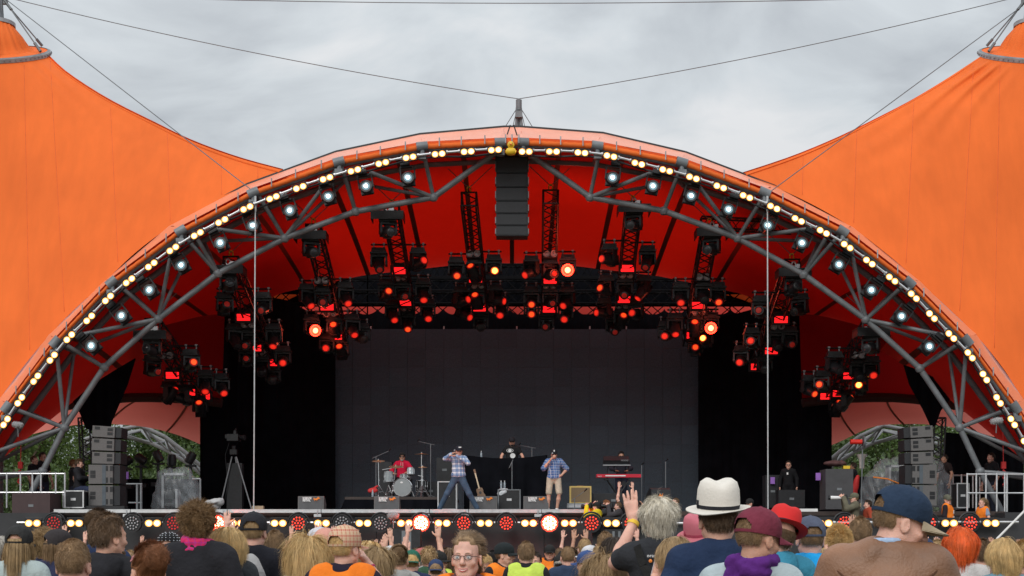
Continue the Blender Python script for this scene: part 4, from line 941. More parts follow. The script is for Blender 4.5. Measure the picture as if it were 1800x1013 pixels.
HAIRC = {'blond': (.50, .34, .15), 'dirtyblond': (.30, .20, .10), 'lightbrown': (.20, .125, .065), 'brown': (.10, .058, .03), 'dark': (.035, .022, .015), 'black': (.012, .010, .010), 'grey': (.26, .24, .21), 'silver': (.50, .46, .38), 'ginger': (.62, .10, .015), 'auburn': (.22, .09, .04), 'curly': (.17, .10, .045)}
def hairm(c): return mat('hair_' + c, tuple(min(.9, x * 1.22) for x in HAIRC[c]), .55, var=.25, vscale=18, rnd=.18, spec=.4)
HR = Vector((.080, .101, .100)); HC = Vector((0, -.012, .028))
def head_sdf(s, fem=0., near=True, jaw=1.):
    s.el((0, -.013, .034), (.076, .094, .086), .02)
    s.el((0, .022, -.035), (.060 - .004 * fem, .068, .078), .03)
    s.el((0, .055, -.092), (.026 * jaw, .022, .018), .03); s.rc((.052 * jaw, .0, -.055), (.022, .055, -.095), .016, .014, .03); s.rc((-.052 * jaw, .0, -.055), (-.022, .055, -.095), .016, .014, .03)
    s.rc((-.034, .074, .020), (.034, .074, .020), .011, .011, .02)
    for q in (-1, 1):
        s.el((q * .032, .094, .001), (.017, .013, .011), .014, -1); s.el((q * .032, .074, -.001), (.014, .0125, .011), .006)
        s.el((q * .045, .058, -.028), (.02, .018, .015), .025)
        s.el((q * .079, -.012, -.012), (.009, .020, .033), .008, rot=Euler((.12, 0, q * -.35)));
        if near: s.el((q * .088, -.008, -.010), (.006, .010, .018), .006, -1)
    s.rc((0, .083, .008), (0, .106, -.030), .0085, .0135, .012); s.rc((-.011, .096, -.034), (.011, .096, -.034), .008, .008, .008)
    s.rc((-.018, .081, -.060), (.018, .081, -.060), .0075, .0075, .008); s.rc((-.014, .080, -.070), (.014, .080, -.070), .008, .008, .006)
    s.rc((-.021, .092, -.0652), (.021, .092, -.0652), .0022, .0022, .004, -1)
def hand_sdf(s, w, d, pn, side, curl=.35, spread=.22, sc=1., thumb=.9):
    """w wrist, d direction of the hand, pn palm normal, side +1 thumb towards d x pn"""
    w = Vector(w); d = Vector(d).normalized(); pn = (Vector(pn) - d * Vector(pn).dot(d)).normalized(); sv = d.cross(pn) * side
    s.rc(w - d * .03, w + d * .02, .026 * sc, .024 * sc, .02)
    for j in range(4):
        o = (1.5 - j) * .0205 * sc; b = w + d * .092 * sc + sv * o; s.rc(w + d * .02 + sv * o * .55, b, .0165 * sc, .0125 * sc, .012)
        L_ = [.072, .082, .077, .060][j] * sc; dr = (d + sv * (1.5 - j) * spread * .33).normalized(); p = b; c = curl * (1 + .12 * j)
        for q, f in enumerate((.46, .30, .24)):
            ang = c * (q + .5); dd = (dr * math.cos(ang) + pn * math.sin(ang)); e = p + dd * L_ * f; s.rc(p, e, (.0098 - .0009 * q) * sc, (.0090 - .0009 * q) * sc, .0035); p = e
    t0 = w + d * .028 * sc + sv * .030 * sc; td = (d * .62 + sv * thumb + pn * .35).normalized(); t1 = t0 + td * .045 * sc; td2 = (d * .9 + sv * thumb * .5 + pn * .3).normalized()
    s.rc(w + d * .02 + sv * .015, t0, .018 * sc, .017 * sc, .014); s.rc(t0, t1, .0150 * sc, .0115 * sc, .008); s.rc(t1, t1 + td2 * .034 * sc, .0110 * sc, .0088 * sc, .004)
ARM = {  # elbow, wrist, hand dir, palm normal, curl   (x is mirrored by side)
 'down': ((.255, -.03, 1.17), (.265, .07, .93), (0, .12, -1), (-1, 0, 0), .35),
 'up': ((.285, .06, 1.60), (.235, .12, 1.86), (-.05, .05, 1), (0, 1, 0), .18),
 'high': ((.25, .04, 1.66), (.20, .06, 1.94), (-.05, .02, 1), (0, 1, 0), .12),
 'phone': ((.27, .16, 1.26), (.10, .33, 1.50), (-.35, .2, 1), (-.6, -.5, 0), .7),
 'camera': ((.28, .20, 1.33), (.10, .27, 1.62), (-.55, .5, .5), (-.5, -.3, -.5), .9),
 'drink': ((.30, .12, 1.27), (.13, .22, 1.50), (-.5, .35, .75), (-.7, .2, -.2), .8),
 'hips': ((.36, -.08, 1.20), (.20, .06, 1.02), (-.8, .4, -.3), (0, -1, 0), .6),
 'fold': ((.27, .08, 1.20), (.10, .25, 1.22), (-1, .1, .1), (0, -1, 0), .6)}
LEG = {'stand': ((.095, .0, .93), (.105, .02, .50), (.11, -.02, .09))}
def pose_default(armL='down', armR='down', lean=0.):
    return dict(armL=armL, armR=armR)
def body_parts(near, fem=0, armL='down', armR='down', yaw=0., pitch=0., sleeves='short', top='tee', bulk=1., legs=None, h_skin=None, h_cloth=None, torso_rot=None, roll=0., bare_legs=False, curlL=None, curlR=None, shorts=False):
    """meshes of a person 1.78 m tall, facing +y, feet on z = 0"""
    key = (near, fem, str(armL), str(armR), round(yaw, 2), round(pitch, 2), sleeves, top, bulk, str(legs), roll, bare_legs, shorts, h_skin, h_cloth)
    if key in _body: return _body[key]
    hs = h_skin or (.0062 if near else .0095); hc = h_cloth or (.010 if near else .016)
    sk = SDF(); b = bulk; sw = .168 - .016 * fem
    nk = Vector((0, -.015, 1.475)); Mh = Matrix.Translation((0, .006, 1.603)) @ Matrix.Translation((0, -.03, -.10)) @ Euler((pitch, roll, yaw)).to_matrix().to_4x4() @ Matrix.Translation((0, .03, .10))
    sk.M = Mh; head_sdf(sk, fem, near, 1.06 - .1 * fem); nb = (0, -.022, -.075); sk.M = Matrix.Identity(4)
    nr = .054 - .008 * fem
    n0 = Mh @ Vector(nb); sk.rc(n0, nk + Vector((0, .004, -.03)), nr, nr * 1.0, .03); sk.rc(nk + Vector((0, .0, -.04)), (sw * .75, -.015, 1.40), .030, .035, .04); sk.rc(nk + Vector((0, .0, -.04)), (-sw * .75, -.015, 1.40), .030, .035, .04)
    sk.el((0, .0, 1.30), (.15 * b, .095 * b, .17), .05); sk.el((0, .0, 1.1), (.13 * b, .09 * b, .16), .05)
    sh = SDF(); th = .014 if top != 'jacket' else .03
    sh.el((0, -.002, 1.32), (.152 * b + th, .105 * b + th, .155 + th * .5), .05); sh.el((0, .008, 1.12), (.145 * b + th, .108 * b + th, .18), .07); sh.el((0, 0, .98), (.165 * b + th, .118 * b + th, .11), .06)
    sh.rc((-sw * .75, -.015, 1.415), (sw * .75, -.015, 1.415), .058 + th, None, .06); 
    for q in (-1, 1): sh.rc((q * .045, -.028, 1.462), (q * sw * .9, -.02, 1.41), .042 + th, .046 + th, .04)
    for q, arm, cv in ((-1, armL, curlL), (1, armR, curlR)):
        E_, W_, hd, pn, cu = ARM[arm] if isinstance(arm, str) else arm
        m = lambda v: Vector((v[0] * q, v[1], v[2])); S_ = m((sw + .005, -.015, 1.415)); E_ = m(E_); W_ = m(W_)
        if E_.z > 1.5: S_ += Vector((q * -.005, 0, .04))
        sk.rc(S_, E_, .046 * b, .040, .04); sk.rc(E_, E_.lerp(W_, .35), .038, .040, .02); sk.rc(E_.lerp(W_, .3), W_, .040, .026, .02)
        hand_sdf(sk, W_ + m(hd).normalized() * .025, m(hd), m(pn), q if False else (1 if (m(hd).cross(m(pn))).x * q < 0 else -1) if abs((m(hd).cross(m(pn))).x) > .25 else (1 if (m(hd).cross(m(pn))).z > 0 else -1), cu if cv is None else cv, sc=1.0)
        sh.rc(S_ + Vector((q * -.01, 0, -.005)), S_.lerp(E_, .5 if sleeves == 'short' else 1.), .056 * b + th, (.049 if sleeves != 'short' else .052) + th * .9, .035)
        if sleeves == 'long': sh.rc(E_, W_.lerp(E_, .02), .046 + th, .034 + th * .8, .03)
        if sleeves == 'half': sh.rc(S_, E_.lerp(S_, .08), .058 * b + th, .062 + th, .03)
    sh.rc((-.040, -.058, 1.470), (.040, -.058, 1.470), .024 + th, None, .03); sh.rc((-.06, -.02, 1.468), (-.03, .045, 1.448), .020 + th, None, .03); sh.rc((.06, -.02, 1.468), (.03, .045, 1.448), .020 + th, None, .03)
    # neck opening
    sh.rc((0, .018, 1.478), (0, .012, 1.66), nr - .004, nr + .012, .008, -1)
    if top in ('hoodie',): 
        for a in range(10):
            t = 2 * math.pi * a / 10; t2 = 2 * math.pi * (a + 1) / 10; sh.rc((.085 * math.cos(t), -.02 + .075 * math.sin(t), 1.475 + .012 * math.sin(a * 2.)), (.085 * math.cos(t2), -.02 + .075 * math.sin(t2), 1.475 + .012 * math.sin(a * 2. + 2)), .024, None, .02)
        sh.el((0, -.115, 1.43), (.115, .045, .085), .03); sh.el((0, -.15, 1.40), (.06, .03, .06), .03); sh.rc((-.09, -.09, 1.47), (.09, -.09, 1.47), .028, None, .02)
    if top in ('jacket', 'shirt'):
        for a in range(8):
            t = math.pi * (.98 + a / 7 * 1.04); t2 = math.pi * (.98 + (a + 1) / 7 * 1.04)
            if a < 7: sh.rc((.078 * math.cos(t), -.022 + .06 * math.sin(t), 1.487), (.078 * math.cos(t2), -.022 + .06 * math.sin(t2), 1.487), .017 if top == 'shirt' else .023, None, .012)
    lg = LEG['stand']; 
    tr_ = SDF(); shoe = SDF(); tr_.el((0, 0, .95), (.155 * b, .115 * b, .10), .04); tr_.el((0, -.03, .88), (.14 * b, .105, .10), .04)
    for q in (-1, 1):
        L3 = [Vector((p[0] * q, p[1], p[2])) for p in lg] if legs is None else [Vector(p) for p in legs[0 if q < 0 else 1]]
        hp, kn, an = L3
        if shorts: tr_.rc(hp, kn.lerp(hp, .10), .098, .088, .012)
        else: tr_.rc(hp, kn, .10, .078, .04); tr_.rc(kn, an.lerp(kn, .05), .076, .064, .03)
        if shorts or bare_legs: sk.rc(hp.lerp(kn, .5), kn, .07, .052, .02); sk.rc(kn, kn.lerp(an, .35), .05, .056, .02); sk.rc(kn.lerp(an, .35), an, .055, .036, .02)
        fd = Vector((an.x - hp.x, 0, 0)) * .5 + Vector((0, .2, 0)); fd = (legs[2][0 if q < 0 else 1] if legs and len(legs) > 2 else (q * .03, .16, 0)); fd = Vector(fd)
        f0 = Vector((an.x, an.y, an.z - .045)); shoe.rc(f0 - fd * .2, f0 + fd * .75 + Vector((0, 0, -.008)), .042, .034, .02); shoe.rc(an + Vector((0, 0, -.01)), f0, .045, .04, .02)
        shoe.rc(f0 - fd * .28 + Vector((0, 0, -.028)), f0 + fd + Vector((0, 0, -.028)), .018, .016, .01)
    R = dict(body=np_mesh('body', *sk.mesh(hs), skinm(0)), shirt=np_mesh('shirt', *sh.mesh(hc, wrinkle(.0034 if not top == 'jacket' else .0048, 27, 1.3 * len(_body))), cloth((.05, .05, .05))),
             trousers=np_mesh('trousers', *tr_.mesh(hc * 1.25, wrinkle(.0035, 20, 2.)), cloth((.05, .05, .05))), shoes=np_mesh('shoes', *shoe.mesh(hc), cloth((.02, .02, .02))))
    R['Mh'] = Mh; _body[key] = R; return R
_body = {}; R_ = math.radians; HT = 1.725
def hair_parts(style, n=1400, seed=0, wscale=1.):
    """hair in the head's own frame: shell plus strands, one mesh"""
    key = (style, n, seed)
    if key in _hair: return _hair[key]
    r = np.random.default_rng(100 + seed)
    under = style.endswith('_h'); style = style[:-2] if under else style
    S_ = dict(buzz=(.009, .4, .3, .15, .030, .003), short=(.026, .30, .5, .2, .08, .004), spiky=(.04, .7, .1, .35, .12, .004), curly=(.062, .55, .25, 1.2, .26, .0045), wavy=(.080, .03, 1.1, .42, .16, .004), long=(.29, .03, 1.5, .07, .13, .0045),
              longwavy=(.31, .08, 1.3, .30, .20, .005), bob=(.17, .04, 1.4, .08, .22, .0045), bun=(.10, .03, 0, .05, .06, .0035), balding=(.02, .5, .3, .3, .02, .004), pony=(.12, .0, 0, .03, .05, .0035))[style]
    Lh, an, gv, cu, t, wd = S_; hr = np.array(HR); hc = np.array(HC); low = style in ('long', 'longwavy', 'bob', 'wavy', 'curly')
    def ok(d):
        dx, dy, dz = d[:, 0], d[:, 1], d[:, 2]
        face = (dy > .30) & (dz < .48 + .16 * (np.abs(dx) < .45)); ear = (np.abs(dx) > .72) & (dz < (-.1 if not low else -.5)) & (dy > -.35); bot = dz < np.where(dy < -.2, -.62, -.30)
        if under: bot = bot | (dz > .22)
        if style == 'balding': return ~(face | ear | bot) & (dz < .75) 
        return ~(face | ear | bot)
    nu, nv = 34, 24; V = []; 
    for j in range(nv + 1):
        for i in range(nu):
            ph = math.pi * j / nv; th = 2 * math.pi * i / nu; V.append((math.sin(ph) * math.cos(th), math.sin(ph) * math.sin(th), math.cos(ph)))
    D_ = np.array(V); k = ok(D_); t = min(t, .05) if under else t; an = min(an, .15) if under and not low else an; nz = .5 + .5 * np.sin(D_[:, 0] * 7 + seed) * np.sin(D_[:, 1] * 8 + D_[:, 2] * 6 + seed); nz2 = r.random(len(D_))
    rad = np.where(k, 1.0 + t * (.55 + .45 * nz) + .03 * nz2 * (t > .03), .90); V = hc + D_ * hr * rad[:, None]; Q = [(j * nu + i, (j + 1) * nu + i, (j + 1) * nu + (i + 1) % nu, j * nu + (i + 1) % nu) for j in range(nv) for i in range(nu)]
    V = list(map(tuple, V)); 
    d = r.normal(size=(n * 3, 3)); d /= np.linalg.norm(d, axis=1)[:, None]; d = d[ok(d)][:n]; n_ = len(d); p = hc + d * hr * (1.0 + t * .55); nrm = d / hr; nrm /= np.linalg.norm(nrm, axis=1)[:, None]
    K = 5 if Lh > .1 else 3; seg = Lh / K * r.uniform(.7, 1.15, (n_, 1)); down = np.array([0, 0, -1.]); bunc = np.array([0, -.13, .075])
    if style == 'pony': bunc = np.array([0, -.12, .02])
    tn = down - nrm * (nrm @ down)[:, None]; back = np.array([0, -.5, -.2]); swirl = np.stack([np.sin(d[:, 1] * 9 + seed), np.sin(d[:, 2] * 8 + 1), np.sin(d[:, 0] * 9 + 2)], 1); swirl = swirl + .9 * np.stack([np.sin(d[:, 1] * 27 + 5 * d[:, 2]), np.sin(d[:, 0] * 25 + 4 * d[:, 1]), np.sin(d[:, 0] * 23 + d[:, 2] * 9)], 1)
    if style in ('bun', 'pony'): dr = bunc - p; dr -= nrm * (dr * nrm).sum(1)[:, None] * .8; dr /= np.linalg.norm(dr, axis=1)[:, None] + 1e-6; dr += nrm * .1
    else:
        side = np.where((d[:, 1] > -.1)[:, None], np.sign(d[:, :1] + 1e-3) * np.array([1.0, 0, 0]) * 1.3 + np.array([0, -.8, 0]), d * np.array([.6, .5, 0])); an = an; dr = nrm * an + tn * (.5 + gv * .5) * (1 - an * .5) + (side * .5 if low else back * .3) + swirl * .3 * (cu + .15)
    pts = [p]; cur = p
    for s_ in range(K):
        dr = dr / (np.linalg.norm(dr, axis=1)[:, None] + 1e-9); cur = cur + dr * seg
        q = (cur - hc) / (hr * (1.02 + t * (.9 if Lh > .1 else .5))); l = np.linalg.norm(q, axis=1); ins = (l < 1) & (cur[:, 2] > -.10); cur = np.where(ins[:, None], hc + (cur - hc) / np.maximum(l, .2)[:, None], cur)
        if cu > .25: cur = cur + .5 * seg * min(cu, .8) * np.stack([np.sin(s_ * 1.9 + d[:, 1] * 14), np.sin(s_ * 1.9 + d[:, 2] * 13 + 2), .3 * np.sin(s_ * 1.7 + d[:, 0] * 15)], 1)
        pts.append(cur); dr = dr + down * gv * .45 + r.normal(size=(n_, 3)) * cu * .55
        if low: dr[:, 1] -= .05; cur = cur * np.where(cur[:, 2:] < .02, np.array([[.90, .95, 1.]]), 1.); pts[-1] = cur
    if style in ('bun', 'pony'):
        m_ = n // 2
        if style == 'bun':
            bd = r.normal(size=(m_, 3)); bd /= np.linalg.norm(bd, axis=1)[:, None]; br = .047; b0 = bunc + np.array([0, -.02, .0]) + bd * br; ta = np.cross(bd, r.normal(size=(m_, 3))); ta /= np.linalg.norm(ta, axis=1)[:, None]; bp = [b0 + ta * .02 * q - bd * .004 * q * q + bd * .006 * r.random((m_, 1)) * q for q in range(K + 1)]
        else:
            b0 = bunc + r.normal(size=(m_, 3)) * .018; bp = [b0 + np.array([0, -.03 * min(q, 1.5), -.07 * q]) + r.normal(size=(m_, 3)) * .006 * q for q in range(K + 1)]
        pts = [np.concatenate([a, b]) for a, b in zip(pts, bp)]; nrm = np.concatenate([nrm, r.normal(size=(m_, 3))]); n_ = len(pts[0])
    base = len(V); sd_ = np.cross(pts[1] - pts[0], nrm + .6 * r.normal(size=(n_, 3))); sd_ /= np.linalg.norm(sd_, axis=1)[:, None] + 1e-9
    Vs = []; Wd = wd * wscale * (1800 / max(n, 200)) ** .5
    for q in range(K + 1):
        w_ = Wd * (1 - .75 * (q / K) ** 2) / 2; Vs.append(pts[q] - sd_ * w_); Vs.append(pts[q] + sd_ * w_)
    Vs = np.stack(Vs, 1).reshape(-1, 3); m2 = 2 * (K + 1); V = np.concatenate([np.array(V), Vs])
    st_ = base + np.arange(n_) * m2; QQ = [np.stack([st_ + 2 * q, st_ + 2 * q + 1, st_ + 2 * q + 3, st_ + 2 * q + 2], 1) for q in range(K)]; Q = np.concatenate([np.array(Q)] + QQ)
    me = np_mesh('hair', V, Q, hairm('brown')); _hair[key] = me; return me
_hair = {}
def cap_mesh(kind):
    """kinds: cap (brim forward, opening at the back), beanie"""
    if kind in _hair: return _hair[kind]
    q = MB(); nu, nv = 72, 26; C0 = Vector((0, -.012, .042)); R_ = Vector((.091, .112, .098))
    def cp(th, ph): return C0 + Vector((R_.x * math.cos(th) * math.cos(ph), R_.y * math.sin(th) * math.cos(ph), R_.z * math.sin(ph) ** .85 if ph > 0 else R_.z * ph * .9))
    vs = []; 
    for j in range(nv + 1):
        for i in range(nu):
            th = 2 * math.pi * i / nu; ph = -.30 + (math.pi / 2 + .30) * j / nv; p = cp(th, ph); seam = .0024 * (abs(math.sin(th * 3)) ** .25 - .8); vs.append(p + (p - C0).normalized() * seam)
    fs = []
    for j in range(nv):
        for i in range(nu):
            th = 2 * math.pi * (i + .5) / nu; ph = -.30 + (math.pi / 2 + .30) * (j + .5) / nv
            da = (th - 1.5 * math.pi)
            if kind == 'cap' and (da / .62) ** 2 + ((ph + .12) / .42) ** 2 < 1 and ph > -.17: continue
            fs.append((j * nu + i, j * nu + (i + 1) % nu, (j + 1) * nu + (i + 1) % nu, (j + 1) * nu + i))
    q.add(vs, fs); q.lathe([(.009, 0), (.008, .004), (.001, .006)], 8, Matrix.Translation(C0 + Vector((0, 0, R_.z - .001))), cap=False)
    crown = mesh_of('cap_crown', q.v, q.f, cloth((.03, .03, .03)), None, 60)
    b = MB()
    def br(u, v):
        a = (u - .5) * 1.95; r0 = cp(math.pi / 2 + a, -.22); o = Vector((math.sin(-a) * .35, 1, 0)).normalized(); ext = .082 * (1 - (abs(u - .5) * 2) ** 3.0) + .004
        return r0 + o * ext * v + Vector((0, 0, -.012 * v - .020 * (abs(u - .5) * 2) ** 2 * v + .002))
    b.grid(br, 20, 5); b.grid(lambda u, v: br(1 - u, v) - Vector((0, 0, .004)), 20, 5)
    brim = mesh_of('cap_brim', b.v, b.f, cloth((.03, .03, .03)), None, 60); _hair[kind] = (crown, brim); return _hair[kind]
def fedora(parent, M, c, cband, tiltv=0.):
    q = MB()
    Mx = M @ Matrix.Translation((0, -.012, .055)) @ Matrix.Rotation(tiltv, 4, 'X')
    n = 48; prof = [(.102, -.005), (.104, .02), (.103, .05), (.100, .085), (.088, .118), (.064, .134), (.03, .132), (.001, .126)]
    vs = []
    for r, z in prof:
        for i in range(n):
            t = 2 * math.pi * i / n; x = r * .93 * math.cos(t); y = r * 1.1 * math.sin(t); zz = z - (.018 * math.exp(-(x / .03) ** 2) if z > .1 else 0); pin = 1 - .10 * max(0, math.sin(t)) ** 2 * (z > .06); vs.append(Mx @ Vector((x * pin, y, zz)))
    q.add(vs, [(j * n + i, j * n + (i + 1) % n, (j + 1) * n + (i + 1) % n, (j + 1) * n + i) for j in range(len(prof) - 1) for i in range(n)]); q.build('hat_crown', c, parent, 180)
    b = MB()
    def bf(sgn):
        def f(u, v):
            t = 2 * math.pi * u; r = .100 + v * .052; z = -.004 + .022 * v ** 1.8 * max(0, math.cos(t + .6)) - .016 * v * (.4 - math.sin(t) * .6) + sgn * .0015; return Mx @ Vector((r * .95 * math.cos(t), r * 1.06 * math.sin(t), z))
        return f
    b.grid(bf(1), 48, 8); b.grid(bf(-1), 48, 8); b.build('hat_brim', c, parent, 180)
    k = MB(); k.lathe([(.1025, .000), (.1035, .012), (.1025, .034), (.1005, .036)], 48, Mx, .935, 1.105, cap=False); k.box(Mx @ Vector((-.092, -.02, .02)), (.012, .03, .034), Mx.to_3x3()); k.build('hat_band', cband, parent, 180)
def setm(o, m):
    o.material_slots[0].link = 'OBJECT'; o.material_slots[0].material = m; return o
def gz(Y): 
    t = max(0, min(1, (Y - 8) / 12)); return -.22 * t * t * (3 - 2 * t)
def person(label, px, top, Y, skin=0, hair=('short', 'brown'), hat=None, top_c=(.03, .03, .035), top_t='tee', sleeves='short', pants=(.03, .035, .06), armL='down', armR='down', yaw=0., hyaw=0., hpitch=0., hroll=0., near=False, fem=0, group='people in the crowd', cat='person', z0=None, bulk=1., seed=0, shirt_mat=None, nh=None, hgt=None, at=None, legs=None, shorts=False, shoe=(.03, .03, .03), hs=None, hc=None, cap_yaw=0.):
    hatz = .025 if hat else 0
    if at is None:
        p = P(px, top, Y); z_ = gz(Y) if z0 is None else z0; sc = (p.z - z_) / (HT + hatz); sc = max(.84, min(1.16, sc)); loc = (p.x, Y, p.z - sc * (HT + hatz))
        if abs(loc[2] - z_) > .0: loc = (p.x, Y, loc[2])
    else: loc = at; sc = hgt / HT
    # centre the head, not the feet, on the wanted pixel
    B = body_parts(near, fem, armL, armR, hyaw, hpitch, sleeves, top_t, bulk, legs, h_skin=hs, h_cloth=hc, roll=hroll, shorts=shorts)
    r = thing('person', label, cat, loc, yaw, group); r.scale = (sc * (.96 if fem else 1), sc, sc)
    setm(put('body', B['body'], r), skinm(skin)); setm(put('shirt', B['shirt'], r), shirt_mat or cloth(top_c)); setm(put('trousers', B['trousers'], r), cloth(pants)); setm(put('shoes', B['shoes'], r), cloth(shoe))
    Mh = B['Mh']; loc_, rot_, _ = Mh.decompose()
    if hair and hair[0]:
        n = nh or (9000 if near and sc * F / max(Y, 4) > 190 else 5000 if near else 600)
        h = put('hair', hair_parts(hair[0] + ('_h' if hat and hair[0] not in ('buzz', 'bun') else ''), n, seed % 3), r, loc_, rot_.to_euler()); setm(h, hairm(hair[1]))
    if hat:
        kind = hat[0]
        if kind in ('cap', 'beanie'):
            cr_, br_ = cap_mesh(kind); e = (Mh.to_3x3() @ Matrix.Rotation(cap_yaw, 3, 'Z')).to_euler(); 
            c_ = put('cap', cr_, r, loc_, e); c_.scale = (1.03, 1.03, 1.03); setm(c_, hat[1] if not isinstance(hat[1], tuple) else cloth(hat[1]))
            if kind == 'cap': b_ = put('brim', br_, c_); bc = hat[2] if len(hat) > 2 else hat[1]; setm(b_, bc if not isinstance(bc, tuple) else cloth(bc))
        elif kind == 'fedora': fedora(r, Mh, hat[1], hat[2], hat[3] if len(hat) > 3 else 0)
    if at is None:
        hp_ = Mh @ Vector((0, -.012, .05)); off = Matrix.Rotation(yaw, 3, 'Z') @ Vector((hp_.x, hp_.y, 0)) * sc; tz = max((Mh @ Vector((0, -.012 + a_, .122))).z for a_ in (-.05, 0, .05))
        r.location.x -= off.x; r.location.z += min(.0, 0) 
    return r, Mh, sc
def strap(parent, pts, w, m, name='strap', th=.006):
    q = MB(); pts = [Vector(p) for p in pts]
    for a, b in zip(pts[:-1], pts[1:]):
        d = (b - a).normalized(); nrm = Vector(((a.x + b.x) / 2, (a.y + b.y) / 2, 0)).normalized() if (abs(a.y) + abs(a.x)) > .01 else Vector((0, 1, 0)); s = d.cross(nrm).normalized() * w / 2; n_ = nrm * th
        q.add([a - s, a + s, b + s, b - s, a - s + n_, a + s + n_, b + s + n_, b - s + n_], [(0, 1, 2, 3), (7, 6, 5, 4), (0, 4, 5, 1), (1, 5, 6, 2), (2, 6, 7, 3), (3, 7, 4, 0)])
    return q.build(name, m, parent, 60)
def ring_on(parent, c, d, r, w, m, name): q = MB(); c = Vector(c); d = Vector(d).normalized(); q.tube(c - d * w / 2, c + d * w / 2, r, n=16); return q.build(name, m, parent)
def scarf(parent, m, c=(0, -.02, 1.485), r=.085, th=.04, seed=1., name='scarf', knot=None):
    s = SDF()
    for k in range(3):
        for a in range(12):
            f = lambda a_: (c[0] + (r + .012 * math.sin(a_ * 1.7 + k * 2 + seed)) * math.cos(a_ * math.pi / 6), c[1] + (r * .92 + .01 * math.cos(a_ * 2.3 + k)) * math.sin(a_ * math.pi / 6), c[2] + (k - 1) * .026 + .012 * math.sin(a_ * math.pi / 6 + k * 1.4 + seed))
            s.rc(f(a), f((a + 1) % 12 if a < 11 else 0), th * .55, None, .008)
    if knot:
        s.el(knot, (.04, .03, .035), .02)
        for j in range(7): s.rc(knot, Vector(knot) + Vector((-.02 + .012 * (j - 3), -.02, -.07 - .01 * (j % 3))), .014, .005, .006)
    return put(name, np_mesh(name, *s.mesh(.007, wrinkle(.003, 60, seed)), m), parent)
def vest(parent, m, B=None, bulk=1., band=None, name='vest', mark=None, back=True):
    s = SDF(); th = .040
    s.el((0, -.002, 1.31), (.172 * bulk + th, .108 * bulk + th, .165), .05); s.el((0, .008, 1.12), (.15 * bulk + th, .112 * bulk + th, .17), .07); s.rc((-.12, -.015, 1.41), (.12, -.015, 1.415), .098, None, .06)
    for q in (-1, 1): s.rc((q * .235, -.01, 1.44), (q * .26, -.02, 1.24), .058, .06, .01, -1); s.rc((q * .07, -.03, 1.46), (q * .13, -.02, 1.44), .066, .07, .03)
    s.rc((0, -.01, 1.45), (0, .03, 1.65), .078, .14, .01, -1)
    return put(name, np_mesh(name, *s.mesh(.011, wrinkle(.004, 22, .7)), m), parent)
def glasses(parent, Mh, m, lensm=None, dark=False):
    q = MB(); T_ = lambda x, y, z: Mh @ Vector((x, y, z))
    for s_ in (-1, 1):
        pts = [T_(s_ * .032 + .0225 * math.cos(a), .0985 - .004 * abs(s_ * .032 + .02 * math.cos(a)) / .05, .001 + .0145 * math.sin(a) * (1 if math.sin(a) < 0 else .85)) for a in [k * math.pi / 7 for k in range(14)]]; q.path(pts, .0017, 5, True)
        q.path([T_(s_ * .054, .095, .006), T_(s_ * .076, .06, .006), T_(s_ * .082, -.005, .002)], .0017, 5)
        if lensm is not None: ln = MB(); ln.add(pts, [tuple(range(14))]); ln.build('lens', lensm, parent, 0)
    q.path([T_(-.011, .100, .006), T_(0, .103, .009), T_(.011, .100, .006)], .0017, 5); q.build('sunglasses' if dark else 'glasses', m, parent)
from mathutils.bvhtree import BVHTree
